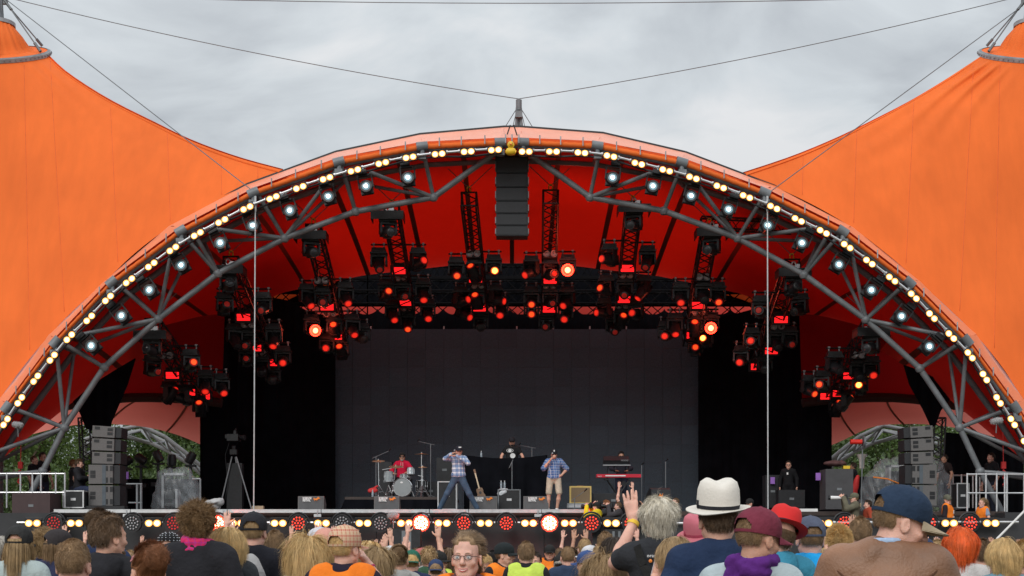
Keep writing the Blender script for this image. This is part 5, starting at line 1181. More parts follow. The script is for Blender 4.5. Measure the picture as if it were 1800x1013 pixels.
def face_detail(parent, Mh, hairc, lip=(.42, .13, .11), smile=False, eyes=True, bw=1.):
    bm_ = [c for c in kids(parent) if c.name.startswith('body')][0].data; k_ = bm_.name
    if k_ not in _bvh: _bvh[k_] = BVHTree.FromPolygons([v.co.copy() for v in bm_.vertices], [tuple(p_.vertices) for p_ in bm_.polygons])
    bv = _bvh[k_]; dd = (Mh.to_3x3() @ Vector((0, -1, 0))).normalized()
    def S_(x, z, o=.0015):
        hit = bv.ray_cast(Mh @ Vector((x, .25, z)), dd); return (hit[0] - dd * o) if hit[0] is not None else Mh @ Vector((x, .09, z))
    for s_ in (-1, 1):
        if eyes:
            ey = S_(s_ * .032, 0, 0); q = MB(); q.lathe([(.001, -.004), (.0115, -.002), (.0125, 0), (.0105, .0022), (.001, .003)], 14, Matrix.Translation(ey) @ (Mh.to_3x3().to_4x4()) @ Matrix.Scale(.62, 4, (0, 0, 1)) @ Matrix.Rotation(-math.pi / 2, 4, 'X'), cap=False); q.build('eye', mat('eye_white', (.62, .6, .58), .25, var=.02), parent, 180)
            q = MB(); q.lathe([(.0056, .003), (.001, .0042)], 12, Matrix.Translation(ey) @ (Mh.to_3x3().to_4x4()) @ Matrix.Rotation(-math.pi / 2, 4, 'X'), cap=False); q.build('iris', mat('iris_blue_grey', (.05, .06, .08), .2), parent)
            q = MB(); q.path([S_(s_ * .0185, .002, .002), S_(s_ * .026, .0085, .003), S_(s_ * .037, .0085, .003), S_(s_ * .046, .001, .002)], [.001, .0022, .0022, .001], 5); q.build('eyelid', mat('lash_brown', (.05, .03, .025), .7), parent)
        q = MB(); q.path([S_(s_ * .014, .0195), S_(s_ * .024, .0245), S_(s_ * .036, .0245), S_(s_ * .049, .018)], [.0028 * bw, .0034 * bw, .003 * bw, .0012 * bw], 6); q.build('eyebrow', hairm(hairc), parent)
    q = MB(); zz = -.064
    if smile:
        xs = [-.027, -.018, -.009, 0, .009, .018, .027]; up = [zz + .004 * (abs(x) / .027) ** 2 * 1.6 + .001 for x in xs]; lo = [zz - .010 + .0145 * (abs(x) / .027) ** 2 for x in xs]
        q.path([S_(x, z) for x, z in zip(xs, up)], [.001, .0024, .003, .0026, .003, .0024, .001], 6); q.path([S_(x, z) for x, z in zip(xs, lo)], [.001, .0026, .0036, .004, .0036, .0026, .001], 6); q.build('lips', mat('lip_rose', lip, .4), parent)
        t = MB(); t.add([S_(x, z, .002) for x, z in zip(xs, up)] + [S_(x, z, .002) for x, z in zip(xs, lo)], [(k, k + 7, k + 8, k + 1) for k in range(6)]); t.build('teeth', mat('tooth_white', (.75, .72, .66), .25), parent)
    else:
        q.path([S_(x, zz + .0015 - .003 * abs(x) / .024) for x in (-.024, -.012, 0, .012, .024)], [.001, .0026, .003, .0026, .001], 6); q.path([S_(x, zz - .0045 + .003 * (x / .024) ** 2) for x in (-.022, -.011, 0, .011, .022)], [.001, .003, .0038, .003, .001], 6); q.build('lips', mat('lip_' + str(lip[0]), lip, .4), parent)
_bvh = {}
def beard(parent, Mh, c, full=True):
    s = SDF(); s.M = Mh; s.el((0, .066, -.098), (.036, .032, .030), .02)
    if full:
        for q in (-1, 1): s.rc((q * .060, .0, -.045), (q * .03, .065, -.088), .012, .016, .02)
        s.rc((-.022, .086, -.052), (.022, .086, -.052), .006, None, .01)
    put('beard', np_mesh('beard', *s.mesh(.006, wrinkle(.003, 150, 1)), hairm(c)), parent)
BLACKC, NAVY, DGREY, WHITEC, ORANGEV, LIME = (.018, .018, .022), (.02, .035, .09), (.05, .05, .055), (.62, .62, .60), (.95, .22, .02), (.62, .80, .12)
M_VO = cloth(ORANGEV, 'orange_vest_cloth'); M_VL = cloth(LIME, 'lime_vest_cloth')
# ------------------------------------------------------------------ performers
BLUEP = plaid('blue_white_check', (.72, .78, .84), (.03, .16, .42), (.02, .10, .30), 8.5, 8.5, .5); BLUED = plaid('blue_dark_check', (.09, .20, .46), (.02, .06, .20), (.50, .55, .62), 7, 7, .5)
def at_px(px, Y, z=DZ): return Vector(((px - 900) * Y / F, Y, z))
def mic(p, d, label, parent=None):
    q = MB(); d = Vector(d).normalized(); q.tube(p, p + d * .16, .011, .014); o = q.build('microphone', M_BLACK); q = MB(); q.lathe([(.001, -.03), (.02, -.02), (.026, 0), (.02, .02), (.001, .028)], 12, Matrix.Translation(p + d * .17), cap=False); q.build('mic_head', M_PALE, o); tag(o, label, 'microphone'); return o
def to_world(r, v): return Matrix.LocRotScale(r.location, r.rotation_euler, r.scale) @ Vector(v)
Y1 = 40.2
# rapper with spread legs, facing the audience's left
r, Mh, sc = person('rapper in a blue and white checked shirt and jeans, legs spread wide, mic at mouth', 0, 0, 0, at=at_px(806, Y1, DZ - .0), hgt=1.86, yaw=R_(165), near=True, hair=('buzz', 'brown'), hat=('cap', (.02, .02, .03)), top_t='shirt', sleeves='long', shirt_mat=BLUEP, pants=(.06, .10, .16), armR=((.33, .13, 1.40), (.14, .26, 1.52), (-.9, .1, .3), (0, -.3, -1), .9), armL=((.30, .20, 1.27), (.02, .33, 1.46), (-1, .2, .1), (0, 0, -1), .15),
    hyaw=R_(28), legs=((Vector((-.10, 0, .86)), Vector((-.30, .06, .48)), Vector((-.50, -.04, .09))), (Vector((.10, 0, .86)), Vector((.30, .06, .48)), Vector((.52, -.02, .09))), ((-.10, .15, 0), (.14, .12, 0))), bulk=1.12, cat='rapper', group='band on stage', shoe=(.02, .02, .025), hs=.0065)
r.rotation_euler = (0, 0, R_(170)); face_detail(r, Mh, 'brown'); mic(to_world(r, (.03, .24, 1.56)), (-.1, -.9, .25), 'black microphone held by the rapper with spread legs'); q = MB(); q.box(Mh @ Vector((0, .092, .10)), (.07, .03, .03)); q.build('cap_badge', M_WHITE, r)
# rapper in shorts
r, Mh, sc = person('rapper in a dark blue checked shirt, beige shorts and white shoes, hand on hip', 0, 0, 0, at=at_px(974, Y1), hgt=1.76, yaw=R_(180), near=True, hair=('buzz', 'dark'), hat=('cap', (.02, .02, .025)), top_t='shirt', sleeves='half', shirt_mat=BLUED, pants=(.52, .46, .36), armR=((.30, .10, 1.20), (.09, .22, 1.46), (-.6, .2, .6), (-.3, -.3, -.2), .9), armL='hips', legs=((Vector((-.10, 0, .93)), Vector((-.14, .06, .50)), Vector((-.08, -.02, .09))), (Vector((.11, 0, .93)), Vector((.15, .02, .50)), Vector((.17, -.02, .09))), ((-.03, .16, 0), (.05, .16, 0))), shorts=True, bulk=1.14, cat='rapper', group='band on stage', shoe=(.75, .74, .74), hs=.0065)
face_detail(r, Mh, 'dark'); glasses(r, Mh, M_BLACK, M_DARKLENS, True); mic(to_world(r, (.06, .26, 1.52)), (0, -.8, .5), 'black microphone held by the rapper in shorts'); q = MB(); q.box(Mh @ Vector((0, .092, .10)), (.035, .03, .045)); q.build('cap_badge', M_WHITE, r)
# DJ
r, Mh, sc = person('DJ in a black printed T-shirt, cap and sunglasses behind the black cloth table', 0, 0, 0, at=at_px(900, 44.0, DZ + .55), hgt=1.86, yaw=R_(180), near=True, hair=('buzz', 'black'), hat=('cap', (.02, .02, .025)), top_c=(.014, .014, .016), armL=((.30, .04, 1.2), (.34, .22, 1.05), (0, .8, -.3), (0, -.2, -1), .4), armR=((.30, .04, 1.2), (.32, .22, 1.05), (0, .8, -.3), (0, -.2, -1), .4), bulk=1.2, cat='DJ', group='band on stage', hs=.007)
face_detail(r, Mh, 'black'); glasses(r, Mh, M_BLACK, M_DARKLENS, True); beard(r, Mh, 'black')
q = MB(); q.lathe([(.10, 0), (.085, .004)], 20, Matrix.Translation((.06, .160, 1.35)) @ Euler((math.pi / 2, 0, 0)).to_matrix().to_4x4() @ Matrix.Scale(.55, 4, (0, 1, 0)), cap=False); q.lathe([(.05, 0), (.001, .004)], 16, Matrix.Translation((.06, .160, 1.35)) @ Euler((math.pi / 2, 0, 0)).to_matrix().to_4x4(), cap=False); q.lathe([(.075, 0), (.001, .006)], 16, Matrix.Translation((-.02, .162, 1.20)) @ Euler((math.pi / 2, 0, 0)).to_matrix().to_4x4(), cap=False); q.build('shirt_print', M_WHITE, r)
# black cloth DJ table
dj = thing('dj_table', 'long table draped in black cloth in the middle of the stage', 'table', at_px(890, 43.2))
xa, xb = P(816, 0, 43).x - dj.location.x, P(962, 0, 43).x - dj.location.x; zt = P(0, 801, 43).z - DZ
q = MB(); q.grid(lambda u, v: (xa + (xb - xa) * u + .03 * math.sin(v * 5), -.45 + .05 * math.sin(u * 26) * (1 - v) + .02 * math.sin(u * 61) * (1 - v), v * (zt - .10 * math.sin(math.pi * u))), 80, 8); q.grid(lambda u, v: (xa + (xb - xa) * u, -.45 + v * 1.0, zt - .10 * math.sin(math.pi * u)), 20, 2); q.grid(lambda u, v: (xa, -.45 + u * 1.0, v * zt), 6, 4); q.grid(lambda u, v: (xb, -.45 + u * 1.0, v * zt), 6, 4); q.build('cloth', M_DRAPE, dj, 180)
q = MB(); q.box(((xa + xb) / 2, 0, zt / 2 - .1), (xb - xa - .1, .7, zt - .3)); q.build('table_frame', M_BLACK, dj, 0)
# drummer
Y2 = 43.0; RZ = P(0, 874, 42.0).z
rs = thing('drum_riser', 'low black drum riser with loose black skirting', 'riser', (0, 0, 0)); a, b = P(606, 0, 41.8).x, P(800, 0, 41.8).x
q = MB(); q.box(((a + b) / 2, 43.4, RZ - .04), (b - a, 3.2, .08)); q.build('top', M_DECK, rs, 0); q = MB(); q.grid(lambda u, v: (a + (b - a) * u - (.18 if u < .02 else 0) * (1 - v), 41.8 + .03 * math.sin(u * 40) * (1 - v), DZ + v * (RZ - .08 - DZ)), 80, 3); q.build('skirt', M_DRAPE, rs, 180)
r, Mh, sc = person('drummer in a red hooded top with dark hat, sunglasses and grey beard', 0, 0, 0, at=Vector((P(707, 0, 44.3).x, 44.3, RZ - .34)), hgt=1.80, yaw=R_(180), near=True, hair=('buzz', 'black'), hat=('cap', (.02, .02, .022)), cap_yaw=math.pi, skin=1, top_t='hoodie', sleeves='long', top_c=(.55, .008, .045), pants=(.015, .015, .018), armL=((.31, .12, 1.2), (.20, .36, 1.12), (-.2, .9, .1), (0, 0, -1), 1.0), armR=((.31, .12, 1.2), (.24, .36, 1.10), (-.3, .9, .0), (0, 0, -1), 1.0),
   legs=((Vector((-.10, .0, .93)), Vector((-.26, .42, .86)), Vector((-.26, .44, .44))), (Vector((.10, .0, .93)), Vector((.26, .42, .86)), Vector((.26, .44, .44))), ((0, .16, 0), (0, .16, 0))), cat='drummer', group='band on stage', hs=.0065)
face_detail(r, Mh, 'grey'); glasses(r, Mh, M_BLACK, M_DARKLENS, True); beard(r, Mh, 'grey')
q = MB(); q.path([(.03, .135, 1.45), (.035, .145, 1.30)], .005, 4); q.path([(-.03, .135, 1.45), (-.035, .145, 1.28)], .005, 4); q.build('hood_string', M_WHITE, r)
st_ = thing('drum_stool', 'black drum stool under the drummer', 'stool', (r.location.x, 44.35, RZ)); q = MB(); q.tube((0, 0, 0), (0, 0, .42), .03); q.lathe([(.18, .40), (.19, .44), (.16, .49)], 16); q.build('seat', M_BLACK, st_)
for s_ in (-1, 1):
    p = to_world(r, (s_ * .20, .46, 1.12)); q = MB(); q.tube(p + Vector((0, .05, -.02)), p + Vector((s_ * -.16, -.32, .10)), .009, .006); tag(q.build('drumstick', mat('pale_wood', (.55, .4, .22), .5)), 'drumstick in the drummer\'s %s hand' % ('right' if s_ > 0 else 'left'), 'drumstick')
dk_ = thing('drum_kit', 'grey and chrome drum kit with bronze cymbals on the riser', 'drum kit', (0, 0, RZ)); PX = lambda px, py, Y=43.2: P(px, py, Y) - Vector((0, 0, RZ))
M_DR = mat('silver_grey_shell', (.36, .40, .42), .25, .3, var=.1); M_HEAD = mat('drum_head', (.27, .29, .30), .5, var=.05)
def drum(name, c, r0, hgt, tilt, ax='Z', m=M_DR):
    Mx = Matrix.Translation(c) @ (Matrix.Rotation(math.pi / 2, 4, 'X') if ax == 'Y' else Matrix.Rotation(tilt, 4, 'X'))
    q = MB(); q.lathe([(r0, -hgt / 2), (r0, hgt / 2)], 28, Mx); o = q.build(name, m, dk_)
    q = MB()
    for z in (-hgt / 2, hgt / 2): q.path([Mx @ Vector((r0 * 1.02 * math.cos(t), r0 * 1.02 * math.sin(t), z)) for t in [k * math.pi / 12 for k in range(24)]], .012, 5, True)
    for k in range(8):
        t = k * math.pi / 4; q.tube(Mx @ Vector((r0 * 1.03 * math.cos(t), r0 * 1.03 * math.sin(t), -hgt * .42)), Mx @ Vector((r0 * 1.03 * math.cos(t), r0 * 1.03 * math.sin(t), hgt * .42)), .007, n=5); q.box(Mx @ Vector((r0 * 1.04 * math.cos(t), r0 * 1.04 * math.sin(t), 0)), (.02, .02, .05))
    q.build('hoop', M_CHROME, o)
    q = MB(); q.lathe([(r0 * .97, hgt / 2 + .004), (.001, hgt / 2 + .006)], 24, Mx, cap=False); q.build('drum_head', M_HEAD, o); return o
bd = drum('bass_drum', PX(708, 857, 42.6), .265, .42, 0, 'Y'); q = MB(); bc_ = PX(708, 857, 42.6); q.lathe([(.028, 0), (.001, .002)], 16, Matrix.Translation(bc_ + Vector((-.02, -.222, .14))) @ Matrix.Rotation(math.pi / 2, 4, 'X') @ Matrix.Scale(1.5, 4, (1, 0, 0)), cap=False); q.build('drum_logo', M_WHITE, bd)
drum('floor_tom', PX(683, 838, 42.9), .125, .30, 0); drum('rack_tom', PX(722, 829, 42.9), .10, .20, -.2); drum('snare_drum', PX(711, 838, 43.2), .13, .12, -.1); drum('side_tom', PX(741, 855, 43.4), .17, .34, 0, m=M_BLACK)
for (cx, cy, bx, by, rd, tl) in ((665, 810, 666, 872, .20, .1), (696, 820, 690, 872, .22, .12), (741, 798, 741, 872, .22, -.1), (743, 821, 743, 872, .14, .05)):
    top_ = PX(cx, cy, 42.9); q = MB(); q.lathe([(.001, .02), (.03, .022), (.04, .008), (rd, -.012), (rd, -.016), (.04, .004), (.001, .014)], 28, Matrix.Translation(top_) @ Matrix.Rotation(.12 + tl, 4, 'X'), cap=False); q.build('cymbal', M_BRASS, dk_)
    bot = Vector((PX(bx, 0, 42.9).x, 42.9, .02)); q = MB(); q.tube(bot + Vector((0, 0, .15)), top_ + Vector((0, 0, .05)), .014, n=6)
    for k in range(3):
        a_ = k * 2.09 + .5; q.tube(bot + Vector((0, 0, .38)), bot + Vector((.26 * math.cos(a_), .26 * math.sin(a_), 0)), .012, n=5); q.tube(bot + Vector((0, 0, .16)), bot + Vector((.14 * math.cos(a_), .14 * math.sin(a_), .18)), .009, n=5)
    q.tube(bot + Vector((0, 0, .5)), bot + Vector((0, 0, .56)), .024, n=8); q.build('cymbal_stand', M_CHROME, dk_)
q = MB()
for a_, b_ in (((683, 853), (678, 872)), ((683, 853), (690, 872)), ((722, 838), (718, 850)), ((697, 850), (688, 873)), ((719, 850), (728, 873)), ((672, 826), (694, 822)), ((735, 836), (744, 838))): q.tube(PX(a_[0], a_[1], 42.8), PX(b_[0], b_[1], 42.8), .012, n=5)
q.build('hardware', M_CHROME, dk_)
# mic and instrument stands
def stand(label, px, py, Y, base=None, boom=None, z0=DZ, tripod=True):
    t = thing('mic_stand', label, 'microphone stand', (P(px, 0, Y).x, Y, z0), 0, 'microphone stands'); h = P(0, py, Y).z - z0; q = MB(); q.tube((0, 0, 0), (0, 0, h), .013, n=6)
    if tripod:
        for k in range(3): a_ = k * 2.09 + .3; q.tube((0, 0, .1), (.25 * math.cos(a_), .25 * math.sin(a_), .01), .011, n=5)
    else: q.lathe([(.14, 0), (.13, .02), (.02, .03)], 16)
    q.build('pole', M_STEEL, t)
    e = Vector((0, 0, h))
    if boom: e2 = P(boom[0], boom[1], Y) - Vector((t.location.x, 0, z0)); e2.y = -.05; q = MB(); q.tube(e - (e2 - e) * .3, e2, .009, n=5); q.build('boom_arm', M_STEEL, t); e = e2
    q = MB(); q.tube(e, e + Vector((.05, -.08, .05)), .016, n=6); q.lathe([(.001, -.03), (.028, 0), (.001, .03)], 10, Matrix.Translation(e + Vector((.06, -.1, .06))), cap=False); q.build('microphone', M_BLACK, t); return t
stand('microphone stand in front of the black cloth table', 900, 812, 41.6, boom=(894, 825)); stand('microphone stand with a long boom above the left of the drums', 661, 803, 44, boom=(684, 793), z0=RZ); stand('tall overhead microphone stand between the drums and the first rapper', 757, 781, 43.4, boom=(734, 776), z0=RZ); stand('lone microphone stand right of the keyboards', 1170, 811, 43.5); stand('thin bare stand between the keyboards and the lone microphone', 1128, 817, 44)
stand('short microphone stand in front of the yellow amplifier', 1010, 876, 40.8, boom=(1027, 864)); stand('boom microphone beside the DJ face', 935, 787, 44.4, boom=(912, 783))
# keyboards and player
r, Mh, sc = person('keyboard player in black with headphones behind two stacked keyboards', 0, 0, 0, at=Vector((P(1092, 0, 44.2).x, 44.2, DZ + .22)), hgt=1.78, yaw=R_(178), near=True, hair=('short', 'black'), skin=1, top_c=(.02, .022, .03), sleeves='long', armL=((.30, .08, 1.2), (.18, .34, 1.12), (-.2, .9, 0), (0, 0, -1), .4), armR=((.30, .08, 1.2), (.18, .34, 1.12), (-.2, .9, 0), (0, 0, -1), .4), hpitch=R_(-14), cat='keyboard player', group='band on stage', hs=.007)
face_detail(r, Mh, 'black'); glasses(r, Mh, M_BLACK, M_DARKLENS, True)
q = MB(); q.path([Mh @ Vector((.09 * math.sin(a), -.01, .02 + .12 * math.cos(a))) for a in [-1.5 + k * .3 for k in range(11)]], .008, 5); q.build('headphones', M_BLACK, r)
ks = thing('keyboard_riser', 'low black riser under the keyboard player', 'riser', at_px(1092, 44.3)); q = MB(); q.box((0, 0, .11), (1.4, .9, .22)); q.build('riser_top', M_DECK, ks, 0)
kb = thing('keyboard_rig', 'black keyboard above a red keyboard on a crossed stand', 'keyboards', at_px(1087, 43.2)); PK = lambda px, py, Y=43.2: P(px, py, Y) - kb.location
M_RK = mat('red_keyboard_shell', (.55, .015, .04), .35)
a, b = PK(1048, 837), PK(1126, 837); q = MB(); q.box(((a.x + b.x) / 2, 0, a.z), (b.x - a.x, .32, .10)); rk = q.build('red_keyboard', M_RK, kb, 0)
q = MB(); q.box(((a.x + b.x) / 2 - .1, -.17, a.z + .0), (.62, .012, .035)); q.build('logo_strip', M_WHITE, rk, 0)
a, b = PK(1061, 812), PK(1106, 812); q = MB(); q.box(((a.x + b.x) / 2, .05, a.z + .02), (b.x - a.x, .30, .20), Euler((.5, 0, 0)).to_matrix()); bk = q.build('black_keyboard', M_BLACK, kb, 0); q = MB(); q.box(((a.x + b.x) / 2, -.09, a.z - .11), (b.x - a.x + .06, .1, .03)); q.build('tray', M_PALE, kb, 0)
text_part('keyboard_lettering', 'MOOG', .07, M_PALE, bk, (b.x - .26, -.125, a.z + .01), (R_(90), 0, 0)); text_part('keyboard_lettering', 'nord', .06, M_WHITE, rk, (PK(1050, 0).x, -.165, PK(0, 838).z - .015), (R_(90), 0, 0))
q = MB()
for s_ in (-1, 1):
    for yy in (-.1, .14): q.tube((s_ * .36, yy, .02), (-s_ * .36, yy, PK(0, 842).z), .022, n=6)
    q.tube((s_ * .36, -.2, .02), (s_ * .36, .3, .02), .022, n=6); q.tube((s_ * .34, .05, PK(0, 842).z), (s_ * .30, .1, PK(0, 815).z), .02, n=6); q.box((s_ * .36, 0, PK(0, 843).z), (.12, .3, .04))
q.build('stand', M_BLACK, kb)
# guitar amp, flight cases, backline
am = thing('guitar_amp', 'yellow tweed guitar amplifier with brown grille cloth', 'amplifier', at_px(1020, 41.8, P(0, 886, 41.8).z)); w_ = 38 * 41.8 / F; h_ = 31 * 41.8 / F
q = MB(); q.box((0, 0, h_ / 2), (w_, .28, h_)); q.build('cabinet', M_TWEED, am, 0); q = MB(); q.box((0, -.15, h_ / 2), (w_ - .09, .02, h_ - .09)); q.build('grille_cloth', M_GOLDCLOTH, am, 0); q = MB(); q.tube((-.09, 0, h_ + .01), (.09, 0, h_ + .01), .012); q.build('handle', M_WOOD, am)
def case(label, pxa, pxb, pya, pyb, Y, m=M_BLACK, edge=M_ALU, dep=.6, name='flight_case', z0=None, extra=None):
    a = P(pxa, pyb, Y); b = P(pxb, pya, Y); z0 = a.z if z0 is None else z0; w_ = b.x - a.x; h_ = b.z - z0; t = thing(name, label, 'case' if 'case' in name else name.replace('_', ' '), ((a.x + b.x) / 2, Y, z0))
    q = MB(); q.box((0, 0, h_ / 2), (w_, dep, h_)); q.build('panel_body', m, t, 0); e = .016; q = MB()
    for x in (-w_ / 2, w_ / 2):
        for y in (-dep / 2, dep / 2): q.box((x, y, h_ / 2), (.035, .035, h_ + .01))
        for z in (.0, h_): q.box((x, 0, z), (.032, dep - .04, .032))
    for z in (.0, h_):
        for y in (-dep / 2, dep / 2): q.box((0, y, z), (w_ - .04, .032, .032))
    if edge is not None: q.build('edge_trim', edge, t, 0)
    if h_ > .3:
        q = MB(); q.box((0, -dep / 2 - .006, h_ * .5), (.14, .012, .07)); q.build('latch', M_ALU if edge is not None else M_STEEL, t, 0)
    return t
case('white edged flight case standing behind the first rapper', 771, 803, 848, 896, 41.9); case('low black case under the white edged case', 745, 771, 848, 880, 44, edge=None); case('tall black amplifier rack behind the first rapper', 768, 796, 806, 848, 44.5, M_BLACK, None, name='amplifier_rack'); case('dark box with a small fan light left of the drums', 668, 690, 813, 868, 45.5, M_BLACK, None, name='amplifier_rack', z0=RZ)
case('slim silver case lying under the yellow amplifier', 998, 1042, 886, 893, 41.6, M_ALU, M_PALE, .4); case('dark low case behind the photographers', 1042, 1112, 868, 893, 43, M_BLACK, None)
case('black square case carrying a towel and bottles', 876, 914, 862, 896, 41.4, M_BLACK, M_STEEL, .5)
tw = SDF(); c_ = P(885, 862, 41.3); tw.el(c_, (.16, .12, .055), .03); tw.el(c_ + Vector((-.08, -.1, -.10)), (.10, .06, .10), .05); tw.el(c_ + Vector((.03, -.12, -.05)), (.09, .05, .07), .05); tag(put('towel', np_mesh('towel', *tw.mesh(.014, wrinkle(.008, 40)), cloth((.6, .64, .68)))), 'pale towel crumpled on the black case', 'towel')
def bottle(px, py, Y, z, label):
    t = thing('water_bottle', label, 'bottle', (P(px, 0, Y).x, Y, z), 0, 'water bottles'); q = MB(); q.lathe([(.03, 0), (.033, .02), (.033, .15), (.012, .19), (.012, .205)], 12); q.build('bottle_body', mat('clear_bottle', (.5, .58, .65), .1, trans=.5), t); q = MB(); q.lathe([(.014, .2), (.014, .222)], 10); q.build('cap', M_WHITE, t)
zt_ = P(0, 861, 41.4).z; bottle(881, 0, 41.5, zt_ + .05, 'left water bottle behind the towel'); bottle(887, 0, 41.5, zt_ + .05, 'right water bottle behind the towel'); bottle(655, 0, 42.1, RZ, 'water bottle on the riser edge left of the drums'); bottle(846, 0, 43.0, DZ + zt - .08, 'small water bottle on the black cloth table')
# red cloth and pedals left of the riser
s = SDF(); c_ = P(650, 864, 42.3); s.rc(c_, c_ + Vector((.22, .1, .16)), .05, .03, .03); s.el(c_ + Vector((.1, 0, .03)), (.14, .05, .08), .04); tag(put('jacket', np_mesh('jacket', *s.mesh(.014, wrinkle(.01, 30)), M_REDP)), 'red jacket dropped on the riser left of the drums', 'jacket')
# acoustic guitar
gt = thing('guitar', 'acoustic guitar leaning on a stand beside the first rapper', 'guitar', at_px(848, 42.0, P(0, 880, 42).z)); gt.scale = (.72, .9, .88); gt.rotation_euler = (-.15, -.26, 0)
q = MB()
pr_ = [(0, -.02), (.14, 0), (.185, .08), (.17, .17), (.125, .25), (.145, .33), (.13, .41), (.05, .45)]
poly = [(x, -.05, z) for x, z in pr_] + [(-x, -.05, z) for x, z in reversed(pr_[1:])]; q.prism(poly, (0, .1, 0)); q.build('guitar_body', mat('honey_wood', (.16, .08, .035), .3, var=.2), gt, 50)
q = MB(); q.box((0, -.06, .68), (.055, .03, .55)); q.build('neck', mat('pale_neck', (.55, .42, .28), .4), gt, 0); q = MB(); q.box((0, -.05, 1.02), (.08, .025, .16)); q.build('headstock', M_WOOD, gt, 0); q = MB(); q.lathe([(.05, 0), (.001, .001)], 20, Matrix.Translation((0, -.052, .27)) @ Matrix.Rotation(math.pi / 2, 4, 'X'), cap=False); q.build('sound_hole', M_BLACK, gt)
# wedge monitors with lettering
def wedge(label, pxa, pxb, Y, face=0, top=873):
    a = P(pxa, 896, Y); b = P(pxb, top, Y); w_ = b.x - a.x; h_ = b.z - DZ; t = thing('floor_monitor', label, 'floor monitor', ((a.x + b.x) / 2, Y, DZ), face, 'floor monitors along the stage edge')
    q = MB(); pl = [(-w_ / 2, -.28, 0), (-w_ / 2, .30, 0), (-w_ / 2, .30, h_ * .55), (-w_ / 2, -.05, h_), (-w_ / 2, -.22, h_)]; q.prism(pl, (w_, 0, 0)); q.build('cabinet', M_GREYBOX if not face else M_BLK2, t, 0)
    q = MB(); q.box((0, -.256, h_ * .5), (w_ - .06, .008, h_ - .06), Euler((-.09, 0, 0)).to_matrix()); q.build('grille', mat('wedge_grey', (.10, .10, .105), .8, bump=.2, bscale=150), t, 0)
    tx_ = text_part('lettering', 'ROSKILDE\nFESTIVAL', .062, M_WHITE, t, (-w_ * .31, -.274, h_ - .085), (R_(86), 0, 0), bold=.0035); tx_.scale = (.88, 1.25, 1)
    q = MB(); lg = [(.0, 0), (.02, .05), (.05, .02), (.09, .03), (.14, .07), (.17, .05), (.20, .0), (.17, .02), (.13, -.005), (.10, -.035), (.06, -.015), (.03, -.05), (.03, -.01)]
    q.prism([(w_ * .10 + x * 1.0, -.268, h_ - .09 + z * 1.0) for x, z in lg], (0, -.004, 0)); q.build('tent_logo', M_LOGO, t, 0); return t
wedge('leftmost floor monitor facing upstage on the empty left of the stage', 526, 571, 40.2); wedge('floor monitor in front of the drums', 659, 703, 40.2); wedge('floor monitor behind the first rapper\'s right leg', 826, 874, 40.9); wedge('floor monitor beside the rapper in shorts', 920, 964, 40.4)
t = thing('floor_monitor', 'black floor monitor raised behind the photographers', 'floor monitor', P(1158, 888, 41.5), .2); q = MB(); q.prism([(-.3, -.28, 0), (-.3, .30, 0), (-.3, .30, .3), (-.3, -.05, .5), (-.3, -.22, .45)], (.6, 0, 0)); q.build('cabinet', M_BLK2, t, 0); q = MB(); q.prism([(.1 * x - .1, -.285, .25 + .1 * z) for x, z in ((0, 0), (.5, .8), (1, .2), (1.4, 1), (1.2, -.6), (.4, -.9))], (0, -.004, 0)); q.build('tent_logo', M_LOGO, t, 0)
# ------------------------------------------------------------------ camera tripod left
ct = thing('camera_tripod', 'tall tripod with a broadcast camera before the left black curtain', 'camera', at_px(411, 46)); PT = lambda x, y: P(x, y, 46) - ct.location
for x in (383, 446, 425): q = MB(); o_ = 0 if x != 425 else .5; q.tube(PT(411 + (x - 411) * .12, 803) + Vector((0, o_ * .2, 0)), Vector((PT(x, 0).x, o_, .0)), .022); q.build('leg', M_PALE, ct)
q = MB(); q.box(PT(411, 795), (.22, .22, .16)); q.tube(PT(411, 792), PT(411, 784), .06); q.box((0, .25, .9), (.5, .35, 1.7)); q.build('head_mount', M_BLACK, ct)
q = MB(); c_ = PT(411, 770); q.box(c_, (.36, .5, .22)); q.tube(c_ + Vector((.18, 0, .02)), c_ + Vector((.38, -.05, .0)), .07, .09); q.box(c_ + Vector((-.22, .1, .05)), (.14, .2, .12)); q.box(c_ + Vector((.05, 0, .17)), (.08, .2, .12)); q.tube(c_ + Vector((.02, 0, .2)), c_ + Vector((.08, 0, .30)), .03); q.build('camera_body', M_BLK2, ct, 0)
q = MB(); q.path([PT(404, 775), PT(396, 800) , PT(400, 850), PT(395, 880)], .012, 5); q.build('cable', M_BLACK, ct)
# small things near the left front
t = thing('wooden_box', 'small wooden box on the deck by the left tall rope', 'box', P(454, 897, 40.4)); q = MB(); q.box((0, 0, .06), (.32, .2, .12)); q.build('box_body', mat('raw_wood', (.38, .27, .18), .6, var=.3), t, 0); q = MB(); q.tube((0, 0, .12), (.0, 0, .14), .02); q.build('knob', M_BLACK, t)
s = SDF(); c_ = P(374, 882, 40.3); s.el(c_, (.30, .22, .07), .04, rot=Euler((.2, -.2, 0))); s.el(c_ + Vector((.2, 0, -.02)), (.12, .14, .12), .05, rot=Euler((0, .5, 0))); s.el(c_ + Vector((0, 0, -.15)), (.17, .15, .11), .04)
tag(put('covered_camera', np_mesh('covered_camera', *s.mesh(.014, wrinkle(.012, 22)), cloth((.5, .51, .52)))), 'white rain cover draped over equipment at the left stage edge', 'covered equipment')
